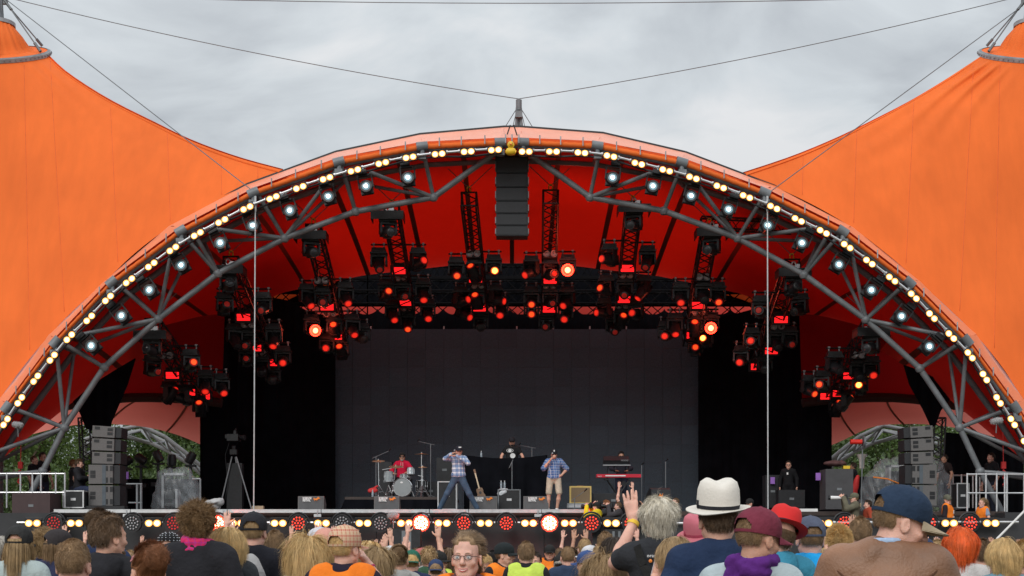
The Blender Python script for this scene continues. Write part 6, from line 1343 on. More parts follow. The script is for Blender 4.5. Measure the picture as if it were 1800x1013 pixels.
# ------------------------------------------------------------------ speaker stacks at the wings
def stack(m):
    X = lambda x: 1800 - x + 2 if m else x; sd_ = 'right' if m else 'left'; Y = 41.0
    data = [('top', 168, 218, 751, 771, .06), ('top', 167, 217, 773, 794, .04), ('top', 168, 217, 796, 817, .02), ('sub', 162, 216, 818, 852, 0), ('sub', 162, 216, 854, 890, 0)]
    names = ['topmost wedge speaker', 'second wedge speaker', 'third wedge speaker', 'upper big bass speaker', 'lowest big bass speaker']
    for k, (kind, xa, xb, ya, yb, tilt) in enumerate(data):
        ax, bx = sorted((P(X(xa), 0, Y).x, P(X(xb), 0, Y).x)); w_ = bx - ax; z0, z1 = P(0, yb, Y).z, P(0, ya, Y).z; h_ = z1 - z0
        t = thing('speaker', names[k] + ' of the stack on the %s wing' % sd_, 'speaker', ((ax + bx) / 2, Y, z0), 0, 'speaker stack on the %s wing' % sd_); fx = 1 if m else -1; sw_ = .78
        q = MB(); q.box((fx * w_ * .11, 0, h_ / 2), (w_ * sw_, .7, h_ - .012)); cb_ = q.build('cabinet', M_GREYBOX, t, 0); t.rotation_euler = (0, -fx * tilt, 0)
        q = MB(); q.box((-fx * w_ * .39, .03, h_ / 2), (w_ * .215, .66, h_ - .03)); q.build('grille', M_GRILLE, t, 0)
        q = MB(); yf = -.352
        if kind == 'sub':
            hb = [((fx * (-w_ * .24 + u * w_ * .16), yf, v * h_), (.085, .012, .15)) for u, v in ((0, .2), (1, .2), (0, .8), (1, .8))] + [((fx * w_ * .36, yf, v * h_), (.15, .012, .10)) for v in (.4, .6)]
        else: hb = [((fx * w_ * .33, yf, h_ * .78), (.15, .012, .085))] + [((-fx * w_ * .12, yf, v * h_), (.15, .012, .085)) for v in (.35, .7)]
        for c_, d_ in hb: q = MB(); q.box(c_, d_); q.build('handle', M_BLACK, t, 0)
        if kind == 'sub': q = MB(); q.box((-fx * w_ * .0, yf, h_ / 2), (.10, .014, h_ - .02)); q.build('strap', mat('slate_strap', (.09, .11, .13), .8), t, 0)
stack(0); stack(1)
for m in (0, 1):
    X = lambda x: 1800 - x if m else x; sd_ = 'right' if m else 'left'; q = MB()
    for k in range(3): c_ = P(X(157), 775 + k * 22, 41.3); q.path([c_ + Vector(((.28 if m else -.28) * math.sin(t) , 0, .18 * math.cos(t))) for t in [j * math.pi / 8 for j in range(9)]], .012, 5)
    tag(q.build('speaker_cable', M_BLACK), 'black looping cables behind the %s speaker stack' % sd_, 'cable')
# wing platforms with railings
def railing(label, xs, ytop, ymid, ybot, Y):
    t = thing('railing', label, 'railing'); q = MB()
    for yy in (ytop, ymid): q = MB(); q.tube(P(xs[0], yy, Y), P(xs[-1], yy, Y), .024); q.build('rail', M_ALU, t)
    for x in xs: q = MB(); q.tube(P(x, ytop - 2, Y), P(x, ybot, Y), .026); q.build('post', M_ALU, t)
railing('aluminium railing on the left wing platform', [-8, 12, 36, 57, 72, 98, 114], 833, 866, 893, 40.0); railing('aluminium railing on the right wing platform', [1700, 1716, 1733, 1752, 1766, 1770, 1800, 1830], 834, 867, 900, 40.0)
railing('darker railing further back on the right wing', [1655, 1675, 1690, 1710, 1722], 836, 868, 893, 44.5)
case('maroon brown board box at the left end of the stage', 32, 98, 868, 912, 39.9, mat('maroon_board', (.055, .032, .034), .7), None, 1.0, 'box'); case('black flight case with silver trim beside the seated man', 117, 152, 864, 893, 40.6)
case('black case with silver frame right of the right speaker stack', 1677, 1697, 851, 893, 41.8); case('large grey equipment cabinet beside the right curtain', 1446, 1494, 826, 896, 42.0, mat('dark_grey_cabinet', (.06, .06, .065), .7), None, .8, 'equipment_cabinet'); case('row of black connector boxes under the left speaker stack', 128, 222, 890, 897, 40.6, M_BLACK, None, .4, 'connector_box')
case('low black case in front of the guard in black', 1366, 1412, 862, 893, 44.6, M_BLACK, None, .5); case('dark cabinet with a purple tape behind the right of the stage', 1343, 1368, 836, 893, 46, M_BLACK, None, .6, 'equipment_cabinet')
for px, py, Y, lb in ((1438, 838, 42.0, 'right of the right black curtain'), (1358, 845, 45.6, 'beside the guard in black'), (222, 836, 43, 'right of the left speaker stack')):
    q = MB(); q.box(P(px, py, Y), (.14, .06, .22)); tag(q.build('tape_mark', M_PURP, None, 0), 'purple tape square ' + lb, 'tape')
t = thing('equipment_case', 'yellow plastic box on top of the grey cabinet', 'box', P(1487, 822, 42)); q = MB(); q.box((0, 0, 0), (.2, .2, .09)); q.build('shell', M_YEL, t, 0)
s = SDF(); c_ = P(1468, 815, 42); s.el(c_, (.34, .2, .09), .03); tag(put('covered_bundle', np_mesh('covered_bundle', *s.mesh(.02, wrinkle(.015, 20)), cloth((.10, .05, .05)))), 'maroon bundle lying on the grey cabinet', 'bundle')
# folding screens / metal posts right of the left stack
t = thing('metal_frame', 'grey metal frame standing on the left of the stage', 'frame', (0, 0, 0)); q = MB()
for x in (241, 248): q.tube(P(x, 851, 40.5), P(x, 898, 40.5), .035, n=6)
q.tube(P(222, 851, 40.5), P(250, 851, 40.5), .025); q.tube(P(226, 884, 40.5), P(250, 884, 40.5), .025); q.build('frame_bar', M_STEEL, t)
t = thing('metal_frame', 'pale upright frame beside the wrapped rack on the left', 'frame', (0, 0, 0)); q = MB(); q.tube(P(352, 842, 43), P(352, 893, 43), .03); q.tube(P(338, 842, 43), P(352, 842, 43), .03); q.build('frame_bar', M_PALE, t)
# plastic wrapped racks
def wrapped(label, poly, Y, dep, inner):
    t = thing('wrapped_rack', label, 'wrapped equipment', (0, 0, 0)); s = SDF(); n = len(poly)
    cx = sum(p[0] for p in poly) / n; cy = sum(p[1] for p in poly) / n
    for i in range(n): a, b = poly[i], poly[(i + 1) % n]; s.rc(P(a[0], a[1], Y), P(b[0], b[1], Y), .10, None, .08)
    for k in (.35, .7):
        for i in range(n): a, b = poly[i], poly[(i + 1) % n]; s.rc(P(cx + (a[0] - cx) * k, cy + (a[1] - cy) * k, Y), P(cx + (b[0] - cx) * k, cy + (b[1] - cy) * k, Y), dep * (1 - .3 * k), None, .2)
    put('plastic_sheet', np_mesh('plastic_sheet', *s.mesh(.045, lambda X, Y_, Z: .035 * np.sin(9 * X + 3 * np.sin(4 * Z)) * np.sin(5 * Z + 2 * np.sin(7 * X)) + .015 * np.sin(31 * X + 9 * Z)), M_WRAP), t)
    for (a, b, c, d, m) in inner: q = MB(); p0, p1 = P(a, d, Y), P(b, c, Y); q.box(((p0.x + p1.x) / 2, Y + .05, (p0.z + p1.z) / 2), (p1.x - p0.x, .4, p1.z - p0.z)); q.build('rack_part', m, t, 0)
    return t
wrapped('clear plastic wrapped equipment rack on the left of the stage', [(287, 834), (325, 830), (343, 860), (346, 893), (272, 893)], 42.8, .30, [(287, 324, 832, 836, M_PALE), (286, 290, 832, 893, M_PALE), (310, 314, 860, 893, M_PALE), (292, 308, 862, 890, M_BLACK), (290, 320, 843, 856, M_BLACK), (293, 308, 878, 884, cloth((.7, .03, .25)))])
wrapped('large plastic wrapped rig under a reddish cover on the right wing', [(1520, 850), (1545, 822), (1600, 806), (1650, 816), (1672, 860), (1684, 890), (1512, 893)], 43.2, .42, [(1560, 1604, 818, 822, M_ALU), (1560, 1564, 818, 850, M_ALU), (1570, 1600, 828, 850, M_BLACK), (1540, 1600, 856, 890, M_BLACK)])
q = MB(); q.path([P(1535, 839, 42.6), P(1560, 842, 42.55), P(1580, 850, 42.6), P(1606, 849, 42.6)], .025, 5); tag(q.build('orange_strap', M_LOGO), 'orange strap across the plastic wrapped rig', 'strap')
s = SDF(); s.rc(P(1508, 838, 42.7), P(1497, 876, 42.7), .06, .16, .05); tag(put('red_cover', np_mesh('red_cover', *s.mesh(.03, wrinkle(.02, 12)), M_REDP)), 'red cloth hanging at the left of the wrapped rig', 'cover')
# red and white warning lamp on a pole, fluffy boom microphones
t = thing('pole_lamp', 'red lamp cylinder on a round bracket atop a pole', 'lamp', (0, 0, 0)); q = MB(); q.tube(P(1516, 790, 42), P(1514, 893, 42), .02); q.build('pole', M_STEEL, t); q = MB(); q.tube(P(1495, 777, 42), P(1515, 777, 42), .075, n=14); q.build('lamp_body', mat('red_lamp_shell', (.7, .03, .02), .3), t); q = MB(); q.tube(P(1517, 777, 42), P(1520, 777, 42), .17, n=20); q.build('bracket_disc', M_STEEL, t)
t = thing('funnel_hood', 'pale plastic funnel hood below the red lamp cylinder', 'hood', P(1515, 800, 42.2)); q = MB(); q.lathe([(.17, .02), (.09, -.12), (.07, -.38), (.10, -.40)], 18, cap=False); q.build('funnel', mat('milky_plastic', (.45, .42, .40), .4), t)
def fluffy(label, c, ax, ln=.34, r0=.085, gp='fluffy microphones'):
    t = thing('fluffy_microphone', label, 'microphone', c, 0, gp); r = np.random.default_rng(int(abs(c.x) * 10)); q = MB(); ax = Vector(ax).normalized(); qq = ax.to_track_quat('Z', 'Y'); Mx = Matrix.Rotation(0, 4, 'X') if False else qq.to_matrix().to_4x4()
    q.lathe([(.001, -ln / 2), (r0 * .8, -ln * .4), (r0, -ln * .1), (r0, ln * .2), (r0 * .7, ln * .43), (.001, ln / 2)], 14, Mx, cap=False); q.build('windshield', mat('grey_fur', (.33, .33, .34), .95, var=.3, vscale=40, bump=.8, bscale=90), t)
    q = MB(); V = []
    for k in range(500):
        a = r.uniform(0, 6.283); z = r.uniform(-.5, .5) * ln; rr_ = r0 * (1 - (abs(z) / (ln * .5)) ** 3) ** .5; p = Mx @ Vector((rr_ * math.cos(a), rr_ * math.sin(a), z)); e = p + (Mx @ Vector((math.cos(a), math.sin(a), 0)).normalized()) * .025 + Vector(r.normal(size=3) * .012); s_ = Vector(r.normal(size=3)) * .003; q.add([p - s_, p + s_, e], [(0, 1, 2)])
    q.build('fur', mat('grey_fur_tips', (.4, .4, .41), .9), t)['kind'] = 'stuff'
    q = MB(); q.tube((0, .02, -r0), (0, .05, -r0 - .25), .015); q.build('bracket', M_STEEL, t)
fluffy('grey fluffy microphone clipped under the deck rail below the drums', P(691, 907, 38.6), (1, 0, .05)); fluffy('grey fluffy microphone below the photographers', P(1154, 911, 38.3), (1, 0, -.1), .30, .1); fluffy('fluffy microphone tied to the left foot of the arch', P(31, 747, 39.2), (1, 0, -.15), .32, .08); fluffy('fluffy microphone tied to the right foot of the arch', P(1752, 740, 39.2), (1, 0, .15), .36, .085)
# front fill speaker in the pit
for pxa, pxb, py_, lb in ((686, 740, 930, 'black front speaker in the pit below the drums'), (1062, 1096, 931, 'dark front speaker in the pit beside the raised sleeve')):
    Y = 36.9; a, b = P(pxa, 0, Y).x, P(pxb, 0, Y).x; z = P(0, py_, Y).z; t = thing('pit_speaker', lb, 'speaker', ((a + b) / 2, Y, 0)); q = MB(); q.box((0, 0, (z - .9) / 2), (b - a + .2, .8, z - .9)); q.build('riser_box', M_SKIRT, t, 0); q = MB(); q.box((0, 0, z - .45), (b - a, .6, .9)); q.build('cabinet', M_BLK2, t, 0)
    q = MB(); q.box((-.03, -.305, z - .45), ((b - a) * .12, .01, .8)); q.box((.12, -.305, z - .45), ((b - a) * .12, .01, .8)); q.build('front_strip', M_STEEL, t, 0)
# ------------------------------------------------------------------ photographers in the pit and people at the wings
def cam_prop(r, label, long=False, zz=1.62):
    p = to_world(r, (0, .20, zz)); d = (to_world(r, (0, 1, zz)) - to_world(r, (0, 0, zz))).normalized(); q = MB(); q.box(p, (.14, .08, .10), r.rotation_euler.to_matrix()); q.box(p + Vector((0, 0, .065)), (.06, .06, .04), r.rotation_euler.to_matrix()); o = q.build('photo_camera', M_BLACK, None, 0); tag(o, label, 'camera')
    q = MB(); e = p + d * (.42 if long else .2); q.tube(p + d * .04, e, .042, .055 if long else .045, n=14); q.build('lens', M_WHITE if long else M_BLACK, o); q = MB(); q.tube(e, e + d * .06, .055, .06, n=14); q.build('lens_hood', M_BLACK, o)
rp = thing('pit_platform', 'black low platform for the photographers in front of the stage', 'platform', (0, 0, 0)); q = MB(); q.box((P(1180, 0, 38).x, 38.2, .62), (5.4, 1.0, 1.24)); q.build('platform_top', M_SKIRT, rp, 0); q = MB(); q.box((P(1620, 0, 38.8).x, 38.95, .62), (9.4, .8, 1.24)); q.build('platform_top', M_SKIRT, rp, 0)
PZ = 1.24
def pp(label, px, top, Y, yaw, **k):
    k.setdefault('skin', 3); r, Mh, sc = person(label, px, top, Y, near=True, yaw=yaw, z0=PZ, cat='person', group='photographers and guards', hs=.008, **k); return r, Mh, sc
r, Mh, sc = pp('photographer in a yellow jacket aiming left at the stage edge', 1049, 882, 37.9, R_(60), hair=('short', 'dark'), hat=('beanie', (.02, .02, .02)), top_c=(.80, .58, .02), top_t='jacket', sleeves='long', armL='camera', armR='camera'); cam_prop(r, 'camera of the photographer in the yellow jacket')
r, Mh, sc = pp('photographer in a dark coat right of the yellow jacket', 1066, 880, 38.2, R_(70), hair=('short', 'auburn'), top_c=DGREY, top_t='jacket', sleeves='long', armL='camera', armR='camera'); cam_prop(r, 'camera of the photographer in the dark coat')
r, Mh, sc = pp('bearded photographer with ginger brown hair in profile', 1087, 883, 38.0, R_(75), hair=('buzz', 'brown'), top_c=(.05, .045, .05), top_t='jacket', sleeves='long', armL='camera', armR='camera'); beard(r, Mh, 'auburn'); cam_prop(r, 'camera of the bearded photographer')
r, Mh, sc = pp('photographer holding a camera high above the head', 1102, 874, 38.3, R_(20), hair=('short', 'dark'), top_c=BLACKC, armL='high', armR='high'); cam_prop(r, 'camera held above the other photographers', zz=2.08)
r, Mh, sc = pp('photographer in black beside the wristband hand', 1119, 880, 38.1, R_(-20), hair=('short', 'black'), top_c=BLACKC, armL='camera', armR='camera', skin=1); cam_prop(r, 'camera of the photographer in black')
r, Mh, sc = pp('photographer in dark clothes behind the wavy grey hair', 1188, 876, 38.2, R_(110), hair=('buzz', 'brown'), top_c=DGREY, top_t='jacket', sleeves='long', armL='camera', armR='camera'); cam_prop(r, 'camera of the photographer behind the wavy grey hair')
r, Mh, sc = pp('person in a black cap between the cream hat and the maroon cap', 1318, 876, 37.8, R_(120), hair=('buzz', 'dark'), hat=('cap', (.02, .02, .02)), top_c=BLACKC)
r, Mh, sc = pp('photographer in olive and beige jacket and cap with a long white lens', 1502, 866, 38.9, R_(82), hair=('buzz', 'lightbrown'), hat=('cap', (.13, .13, .09)), top_c=(.13, .12, .085), top_t='jacket', sleeves='long', armL='camera', armR='camera'); cam_prop(r, 'camera with a long white lens on the right', True)
strap(r, [(-.12, -.14, 1.44), (0, -.165, 1.40), (.12, -.14, 1.44)], .10, cloth((.42, .36, .24)), 'shoulder_panel')
r, Mh, sc = pp('person in a rust jacket half hidden right of the long lens photographer', 1526, 880, 39.1, R_(95), hair=('short', 'dark'), top_c=(.35, .06, .03), top_t='jacket', sleeves='long')
r, Mh, sc = pp('steward in orange vest and olive cap by the right speaker stack', 1665, 869, 38.9, R_(60) + math.pi, hair=('buzz', 'grey'), hat=('cap', (.12, .12, .09)), top_c=(.02, .015, .02), sleeves='long', hyaw=R_(-40)); vest(r, M_VO); face_detail(r, Mh, 'grey'); q = MB(); q.prism([(-.05 + x * .1, .152, 1.24 + z * .1) for x, z in ((0, 0), (.3, .9), (.5, .4), (.8, 1), (1, 0), (.7, .3), (.4, .1))], (0, .006, 0)); q.box((0, .152, 1.16), (.14, .01, .04)); q.build('vest_print', M_WHITE, r, 0)
r, Mh, sc = pp('steward with tied hair and orange vest sitting right of the olive cap', 1727, 877, 38.9, R_(110), hair=('pony', 'lightbrown'), top_c=(.25, .3, .4), fem=1); vest(r, M_VO); face_detail(r, Mh, 'brown'); glasses(r, Mh, M_BLACK)
def wing_person(label, px, top, Y, yaw, zf, **k):
    p = P(px, top, Y); r, Mh, sc = person(label, 0, 0, 0, at=Vector((p.x, Y, zf)), hgt=p.z - zf, near=True, yaw=yaw, group='crew at the wings', hs=.008, **k); return r, Mh, sc
r, Mh, sc = wing_person('bearded person in a black puffer jacket sitting beside the left speaker stack', 139, 808, 41.3, R_(-88), DZ - .30, hair=('short', 'brown'), top_c=(.016, .017, .02), top_t='jacket', sleeves='long', skin=3, armR='fold', armL='fold',
    legs=((Vector((-.10, .0, .93)), Vector((-.12, .44, .90)), Vector((-.12, .46, .42))), (Vector((.10, .0, .93)), Vector((.12, .44, .90)), Vector((.12, .46, .42))), ((0, .16, 0), (0, .16, 0))), pants=(.03, .04, .08)); beard(r, Mh, 'brown'); glasses(r, Mh, M_BLACK)
wing_person('person with very short hair standing behind the left railing', 60, 802, 43.5, R_(-100), DZ - .1, hair=('buzz', 'brown'), top_c=BLACKC, skin=3); r, Mh, sc = wing_person('person in sunglasses behind the left railing, right of the short haired one', 75, 796, 43.8, R_(-120), DZ - .05, hair=('short', 'dark'), top_c=BLACKC); glasses(r, Mh, M_BLACK, M_DARKLENS, True)
wing_person('person with reddish hair behind the seated man', 129, 809, 43, R_(-60), DZ - .2, hair=('short', 'auburn'), top_c=BLACKC, fem=1)
r, Mh, sc = wing_person('guard in black with sunglasses and a white badge before the right curtain', 1386, 811, 45.2, R_(165), DZ, hair=('short', 'dark'), top_c=(.008, .008, .01), sleeves='long', pants=(.008, .008, .01)); glasses(r, Mh, M_BLACK, M_DARKLENS, True); q = MB(); q.box((.02, .152, 1.33), (.05, .01, .07)); q.build('badge', M_WHITE, r, 0)
wing_person('person standing dim behind the grey equipment cabinet', 1500, 814, 43.4, R_(60), DZ, hair=('short', 'dark'), top_c=BLACKC, skin=2)
wing_person('crew member in black standing behind the right railing', 1742, 797, 43.5, R_(110), DZ - .15, hair=('short', 'dark'), top_c=BLACKC, skin=3); wing_person('crew member partly behind the right speaker stack', 1660, 800, 43.6, R_(120), DZ, hair=('short', 'dark'), top_c=(.03, .02, .02), skin=1)
# dark rolling gear and dimmer stands in the wings
for k, (px, py, pb_, Y) in enumerate(((248, 800, 840, 48), (278, 795, 838, 48), (302, 802, 840, 48.4), (335, 798, 838, 47), (222, 804, 840, 47.6))):
    t = thing('spare_light', 'spare moving light on a post in the left opening, %s from the left' % ORD[[1, 2, 3, 4, 0][k]], 'stage light', (P(px, 0, Y).x, Y, P(0, 893, Y).z), 0, 'spare lights in the left opening'); h = P(0, py, Y).z - t.location.z; q = MB(); q.tube((0, 0, 0), (0, 0, h), .05); q.box((0, 0, h * .42), (.42, .3, .14)); q.build('post', M_BLACK, t, 0); q = MB(); q.lathe([(.001, -.2), (.14, -.18), (.16, .05), (.13, .2), (.001, .22)], 14, Matrix.Translation((0, 0, h - .15)) @ Matrix.Rotation(.5 * k - 1, 4, 'Y'), cap=False); q.box((0, 0, h - .4), (.36, .2, .06)); q.build('lamp_head', M_BLK2, t)
drape('low_screen', 222, 352, [842, 842], 49, 'low black screen across the left opening', .02)
drape('low_screen', 1448, 1600, [838, 838], 49, 'low black screen across the right opening', .02); drape('back_cloth', 1660, 1800, [760, 765, 780], 50, 'black cloth hanging behind the right railing', .08)
for m in (0, 1):
    X = lambda x: 1800 - x if m else x
    t = thing('red_cable_hoist', 'red hoist chain with hook hanging over the %s wing' % ('right' if m else 'left'), 'hoist', (0, 0, 0)); q = MB(); q.tube(P(X(37), 760, 41), P(X(36), 835, 41), .012); q.path([P(X(34 + 3 * math.sin(k)), 822 + k * 2.2, 41) for k in range(16)], .03, 5); q.box(P(X(36), 818, 41), (.12, .1, .2)); q.build('chain', M_REDP, t)
# small clutter under the deck edge and leaning white pole at the right
q = MB(); q.tube(P(1806, 893, 37), P(1752, 948, 37), .03); tag(q.build('white_pole', M_WHITE), 'white pole slanting down at the right edge of the pit', 'pole')
# ------------------------------------------------------------------ crowd: the named individuals near the camera
DENIM = (.30, .38, .42)

def near(label, px, top, Y, **k): k.setdefault('near', True); return person(label, px, top, Y, **k)
# 1 long hair and dark cap, bleached denim
r, Mh, sc = near('person with long blond hair under a dark cap in a bleached denim jacket', 34, 922, 9.9, hair=('long', 'dirtyblond'), hat=('cap', (.03, .028, .03)), cap_yaw=math.pi * 0, top_c=(.42, .50, .50), top_t='shirt', sleeves='long', fem=1)
q = MB(); q.path([(x / 100, -.130 - .0 * abs(x), 1.345) for x in range(-13, 14, 2)], .003, 4); q.path([(-.11, -.115, 1.22), (-.10, -.125, 1.34)], .003, 4); q.path([(.11, -.115, 1.22), (.10, -.125, 1.34)], .003, 4); q.build('jacket_seam', cloth((.12, .16, .2)), r)
near('person with frizzy light brown hair beside the denim jacket', 78, 938, 12, hair=('curly', 'dirtyblond'), top_c=NAVY, fem=1, seed=1)
near('person in a dark peaked cap with its peak turned right, navy top', 103, 929, 11.5, hair=('bob', 'lightbrown'), hat=('cap', (.035, .03, .032)), top_c=(.03, .035, .08), hyaw=R_(-60), fem=1, seed=1)
near('person with very short greying brown hair and both ears showing, lowest at the left', 129, 951, 6.6, hair=('buzz', 'lightbrown'), top_c=(.06, .06, .07), seed=2, skin=3)
r, Mh, sc = near('bearded person with thick brown hair in a black hooded top', 190, 907, 8.2, hair=('short', 'brown'), top_c=BLACKC, top_t='hoodie', sleeves='long', hyaw=R_(-38), skin=0); beard(r, Mh, 'brown')
near('person with brown hair tied in a low bun in front of the red glow', 176, 902, 10.2, hair=('bun', 'brown'), top_c=NAVY, fem=1, seed=1)
r, Mh, sc = near('person with a brown top knot and a pink hair clip', 262, 962, 6.3, hair=('bun', 'auburn'), top_c=(.10, .06, .05), fem=1, hyaw=R_(30), seed=2)
q = MB(); T_ = lambda x, y, z: Mh @ Vector((x, y, z)); q.path([T_(-.062, -.05, .082), T_(-.075, -.03, .07), T_(-.087, .0, .055), T_(-.083, -.02, .072), T_(-.07, -.045, .088)], .004, 6, True); q.build('hair_clip', mat('pink_clip', (.7, .3, .35), .3), r)
r, Mh, sc = near('person with a big mop of curly brown hair, magenta scarf and black sweater', 348, 893, 9.7, hair=('curly', 'curly'), top_c=(.022, .020, .024), top_t='jacket', sleeves='long', seed=1)
scarf(r, plaid('magenta_scarf', (.62, .01, .14), (.30, .03, .35), (.55, .05, .05), 26, 30, .25), (0, -.02, 1.49), .082, .045, 2.)
r, Mh, sc = near('person in a black cap worn backwards and a grey shirt with black shoulders', 446, 899, 10.6, hair=('buzz', 'dirtyblond'), hat=('cap', (.02, .02, .024)), top_c=(.012, .013, .02), sleeves='long', seed=1, skin=3)
s = SDF(); s.el((0, -.03, 1.30), (.125, .112, .205), .03); s.el((0, -.02, 1.08), (.14, .116, .16), .05); put('grey_back_panel', np_mesh('grey_back_panel', *s.mesh(.01, wrinkle(.002, 20, 3)), cloth((.42, .42, .43))), r)
near('person with straight blond hair in a dark leather jacket, right of the magenta scarf', 400, 931, 10, hair=('long', 'blond'), top_c=(.03, .034, .04), top_t='jacket', sleeves='long', fem=1, hyaw=R_(-30))
r, Mh, sc = near('person in a black studded cap covered in silver dots', 297, 935, 12, hair=('short', 'auburn'), hat=('cap', (.012, .012, .014)), top_c=BLACKC)
V = []; q = MB()
for j, ph in enumerate((.0, .25, .5, .75, 1.0, 1.25)):
    for i in range(int(18 * math.cos(ph)) + 1):
        t = 2 * math.pi * i / (int(18 * math.cos(ph)) + 1) + j * .2; p = Vector((.096 * math.cos(t) * math.cos(ph), -.012 + .118 * math.sin(t) * math.cos(ph), .042 + .103 * math.sin(ph) ** .85 if ph > 0 else .042)); q.lathe([(.001, -.005), (.005, 0), (.001, .005)], 6, Mh @ Matrix.Translation(p), cap=False)
q.build('stud', M_CHROME, r)['kind'] = 'stuff'
near('person with shaggy brown hair right of the grey raglan shirt', 483, 936, 13, hair=('short', 'lightbrown'), top_c=(.05, .05, .06), seed=2)
near('person with messy blond hair tied up, hair falling over the shoulders', 544, 949, 9.2, hair=('longwavy', 'blond'), top_c=(.5, .48, .47), fem=1, seed=1)
near('bald headed person in a pink cap just behind the checked cap', 572, 927, 10.5, hair=None, hat=('cap', (.62, .30, .24)), cap_yaw=math.pi, top_c=BLACKC, skin=3)
near('person in a white cap behind the messy blond hair', 560, 926, 12.5, hair=('short', 'brown'), hat=('cap', (.55, .55, .6)), cap_yaw=1.2, top_c=NAVY)
# checked cap, orange vest, drinking
PLC = plaid('red_check_cap', (.60, .42, .26), (.46, .08, .055), (.66, .5, .36), 30, 30, .45)
r, Mh, sc = near('person in a red and cream checked cap and orange vest drinking from a plastic cup', 606, 922, 8.4, hair=('buzz', 'blond'), hat=('cap', PLC), top_c=(.02, .015, .03), armR='drink', hyaw=R_(-28), skin=3)
vest(r, M_VO)
E_, W_, hd, pn, cu = ARM['drink']; cpos = Vector(W_) + Vector(hd).normalized() * .115 + Vector((-.045, .02, -.01)); q = MB(); q.lathe([(.028, -.05), (.036, .055), (.034, .055), (.026, -.045)], 18, Matrix.Translation(cpos) @ Matrix.Rotation(.9, 4, 'X'), cap=False)
o = q.build('plastic_cup', mat('clear_cup', (.8, .82, .85), .1, trans=.7, alpha=.8)); o.location = r.location; o.scale = r.scale; tag(o, 'clear plastic cup held to the mouth by the person in the checked cap', 'cup')
ring_on(r, Vector(W_) + (Vector(E_) - Vector(W_)).normalized() * .02, Vector(E_) - Vector(W_), .034, .012, cloth((.5, .05, .15)), 'wristband')
# smiling woman with glasses, facing the camera
r, Mh, sc = near('smiling person with glasses, brown hair and orange vest, turned to the camera', 821, 942, 7.4, hair=('pony', 'lightbrown'), top_c=(.10, .04, .05), yaw=math.pi, fem=1, hyaw=R_(-12), hpitch=R_(2), hs=.0045, skin=3)
face_detail(r, Mh, 'lightbrown', (.55, .14, .13), smile=True, bw=.6); glasses(r, Mh, mat('black_frame', (.02, .015, .02), .3), mat('spectacle_glass', (.9, .9, .9), .05, alpha=.12)); vest(r, M_VO, bulk=.96)
rgw = np.random.default_rng(5); q = MB()
for k in range(70):
    a = Vector(rgw.normal(size=3) * .012) + Vector((.02, -.06, .115)); pts = [Mh @ (a + Vector((-.0 + .012 * j + rgw.normal() * .008, -.02 * j, .018 * j - .0035 * j * j + rgw.normal() * .006))) for j in range(6)]; q.path(pts, [.0009, .0008, .0007, .0006, .0005, .0004], 3)
q.build('loose_hair', hairm('lightbrown'), r)['kind'] = 'stuff'
# grey haired man waving
r, Mh, sc = near('grey haired person in a black shirt and backpack with one hand raised', 1158, 880, 8.8, hair=('wavy', 'silver'), top_c=(.03, .032, .038), armL=((.235, .13, 1.37), (.125, .24, 1.60), (.10, .05, 1), (0, 1, 0), .15), skin=3, seed=1)
wv = Vector((-.125, .24, 1.60)); wd_ = (wv - Vector((-.235, .13, 1.37))).normalized(); ring_on(r, wv + wd_ * .0, wd_, .036, .024, mat('yellow_band', (.85, .55, .04), .5), 'wristband')
text_part('shirt_print', 'orange  stage', .028, M_WHITE, r, (-.08, -.132, 1.405), (R_(80), 0, 0)); q = MB(); q.lathe([(.01, 0), (.001, .003)], 12, Matrix.Translation((-.06, -.134, 1.385)) @ Matrix.Rotation(math.pi / 2, 4, 'X'), cap=False); q.build('print_dot', M_LOGO, r)
bp = thing('backpack', 'black backpack with a green cord on the back of the grey haired waver', 'backpack', r.location, 0); bp.scale = r.scale
strap(bp, [(-.13, -.10, 1.47), (-.10, -.135, 1.36), (-.02, -.165, 1.22)], .05, cloth((.02, .02, .022)), 'strap'); strap(bp, [(.15, -.09, 1.47), (.15, -.125, 1.36), (.08, -.165, 1.22)], .05, cloth((.06, .035, .04)), 'strap')
s = SDF(); s.el((.03, -.20, 1.08), (.13, .09, .19), .02); s.rc((-.04, -.2, 1.2), (.10, -.2, 1.2), .05, None, .03); put('pack_body', np_mesh('pack_body', *s.mesh(.012, wrinkle(.004, 25)), cloth((.03, .025, .03))), bp)
q = MB(); q.path([(-.02, -.23, 1.22), (-.05, -.27, 1.17), (-.03, -.28, 1.08), (-.08, -.28, 1.02)], .007, 5); q.build('green_cord', mat('lime_cord', (.3, .75, .1), .5), bp)
# fedora
r, Mh, sc = near('tall person in a cream felt hat with a black band and navy sweater', 1262, 857, 6.9, hair=('short', 'brown'), hat=('fedora', mat('cream_felt', (.70, .66, .60), .9, var=.05, bump=.2, bscale=90), cloth((.02, .02, .025)), R_(8)), top_c=(.018, .035, .085), sleeves='long', bulk=1.08)
near('person in a pink felt hat half hidden behind the cream hat', 1228, 913, 9.6, hair=('buzz', 'brown'), hat=('fedora', mat('pink_felt', (.52, .14, .18), .9), cloth((.35, .06, .1)), R_(14)), top_c=(.45, .32, .25), hroll=R_(-8), skin=3)
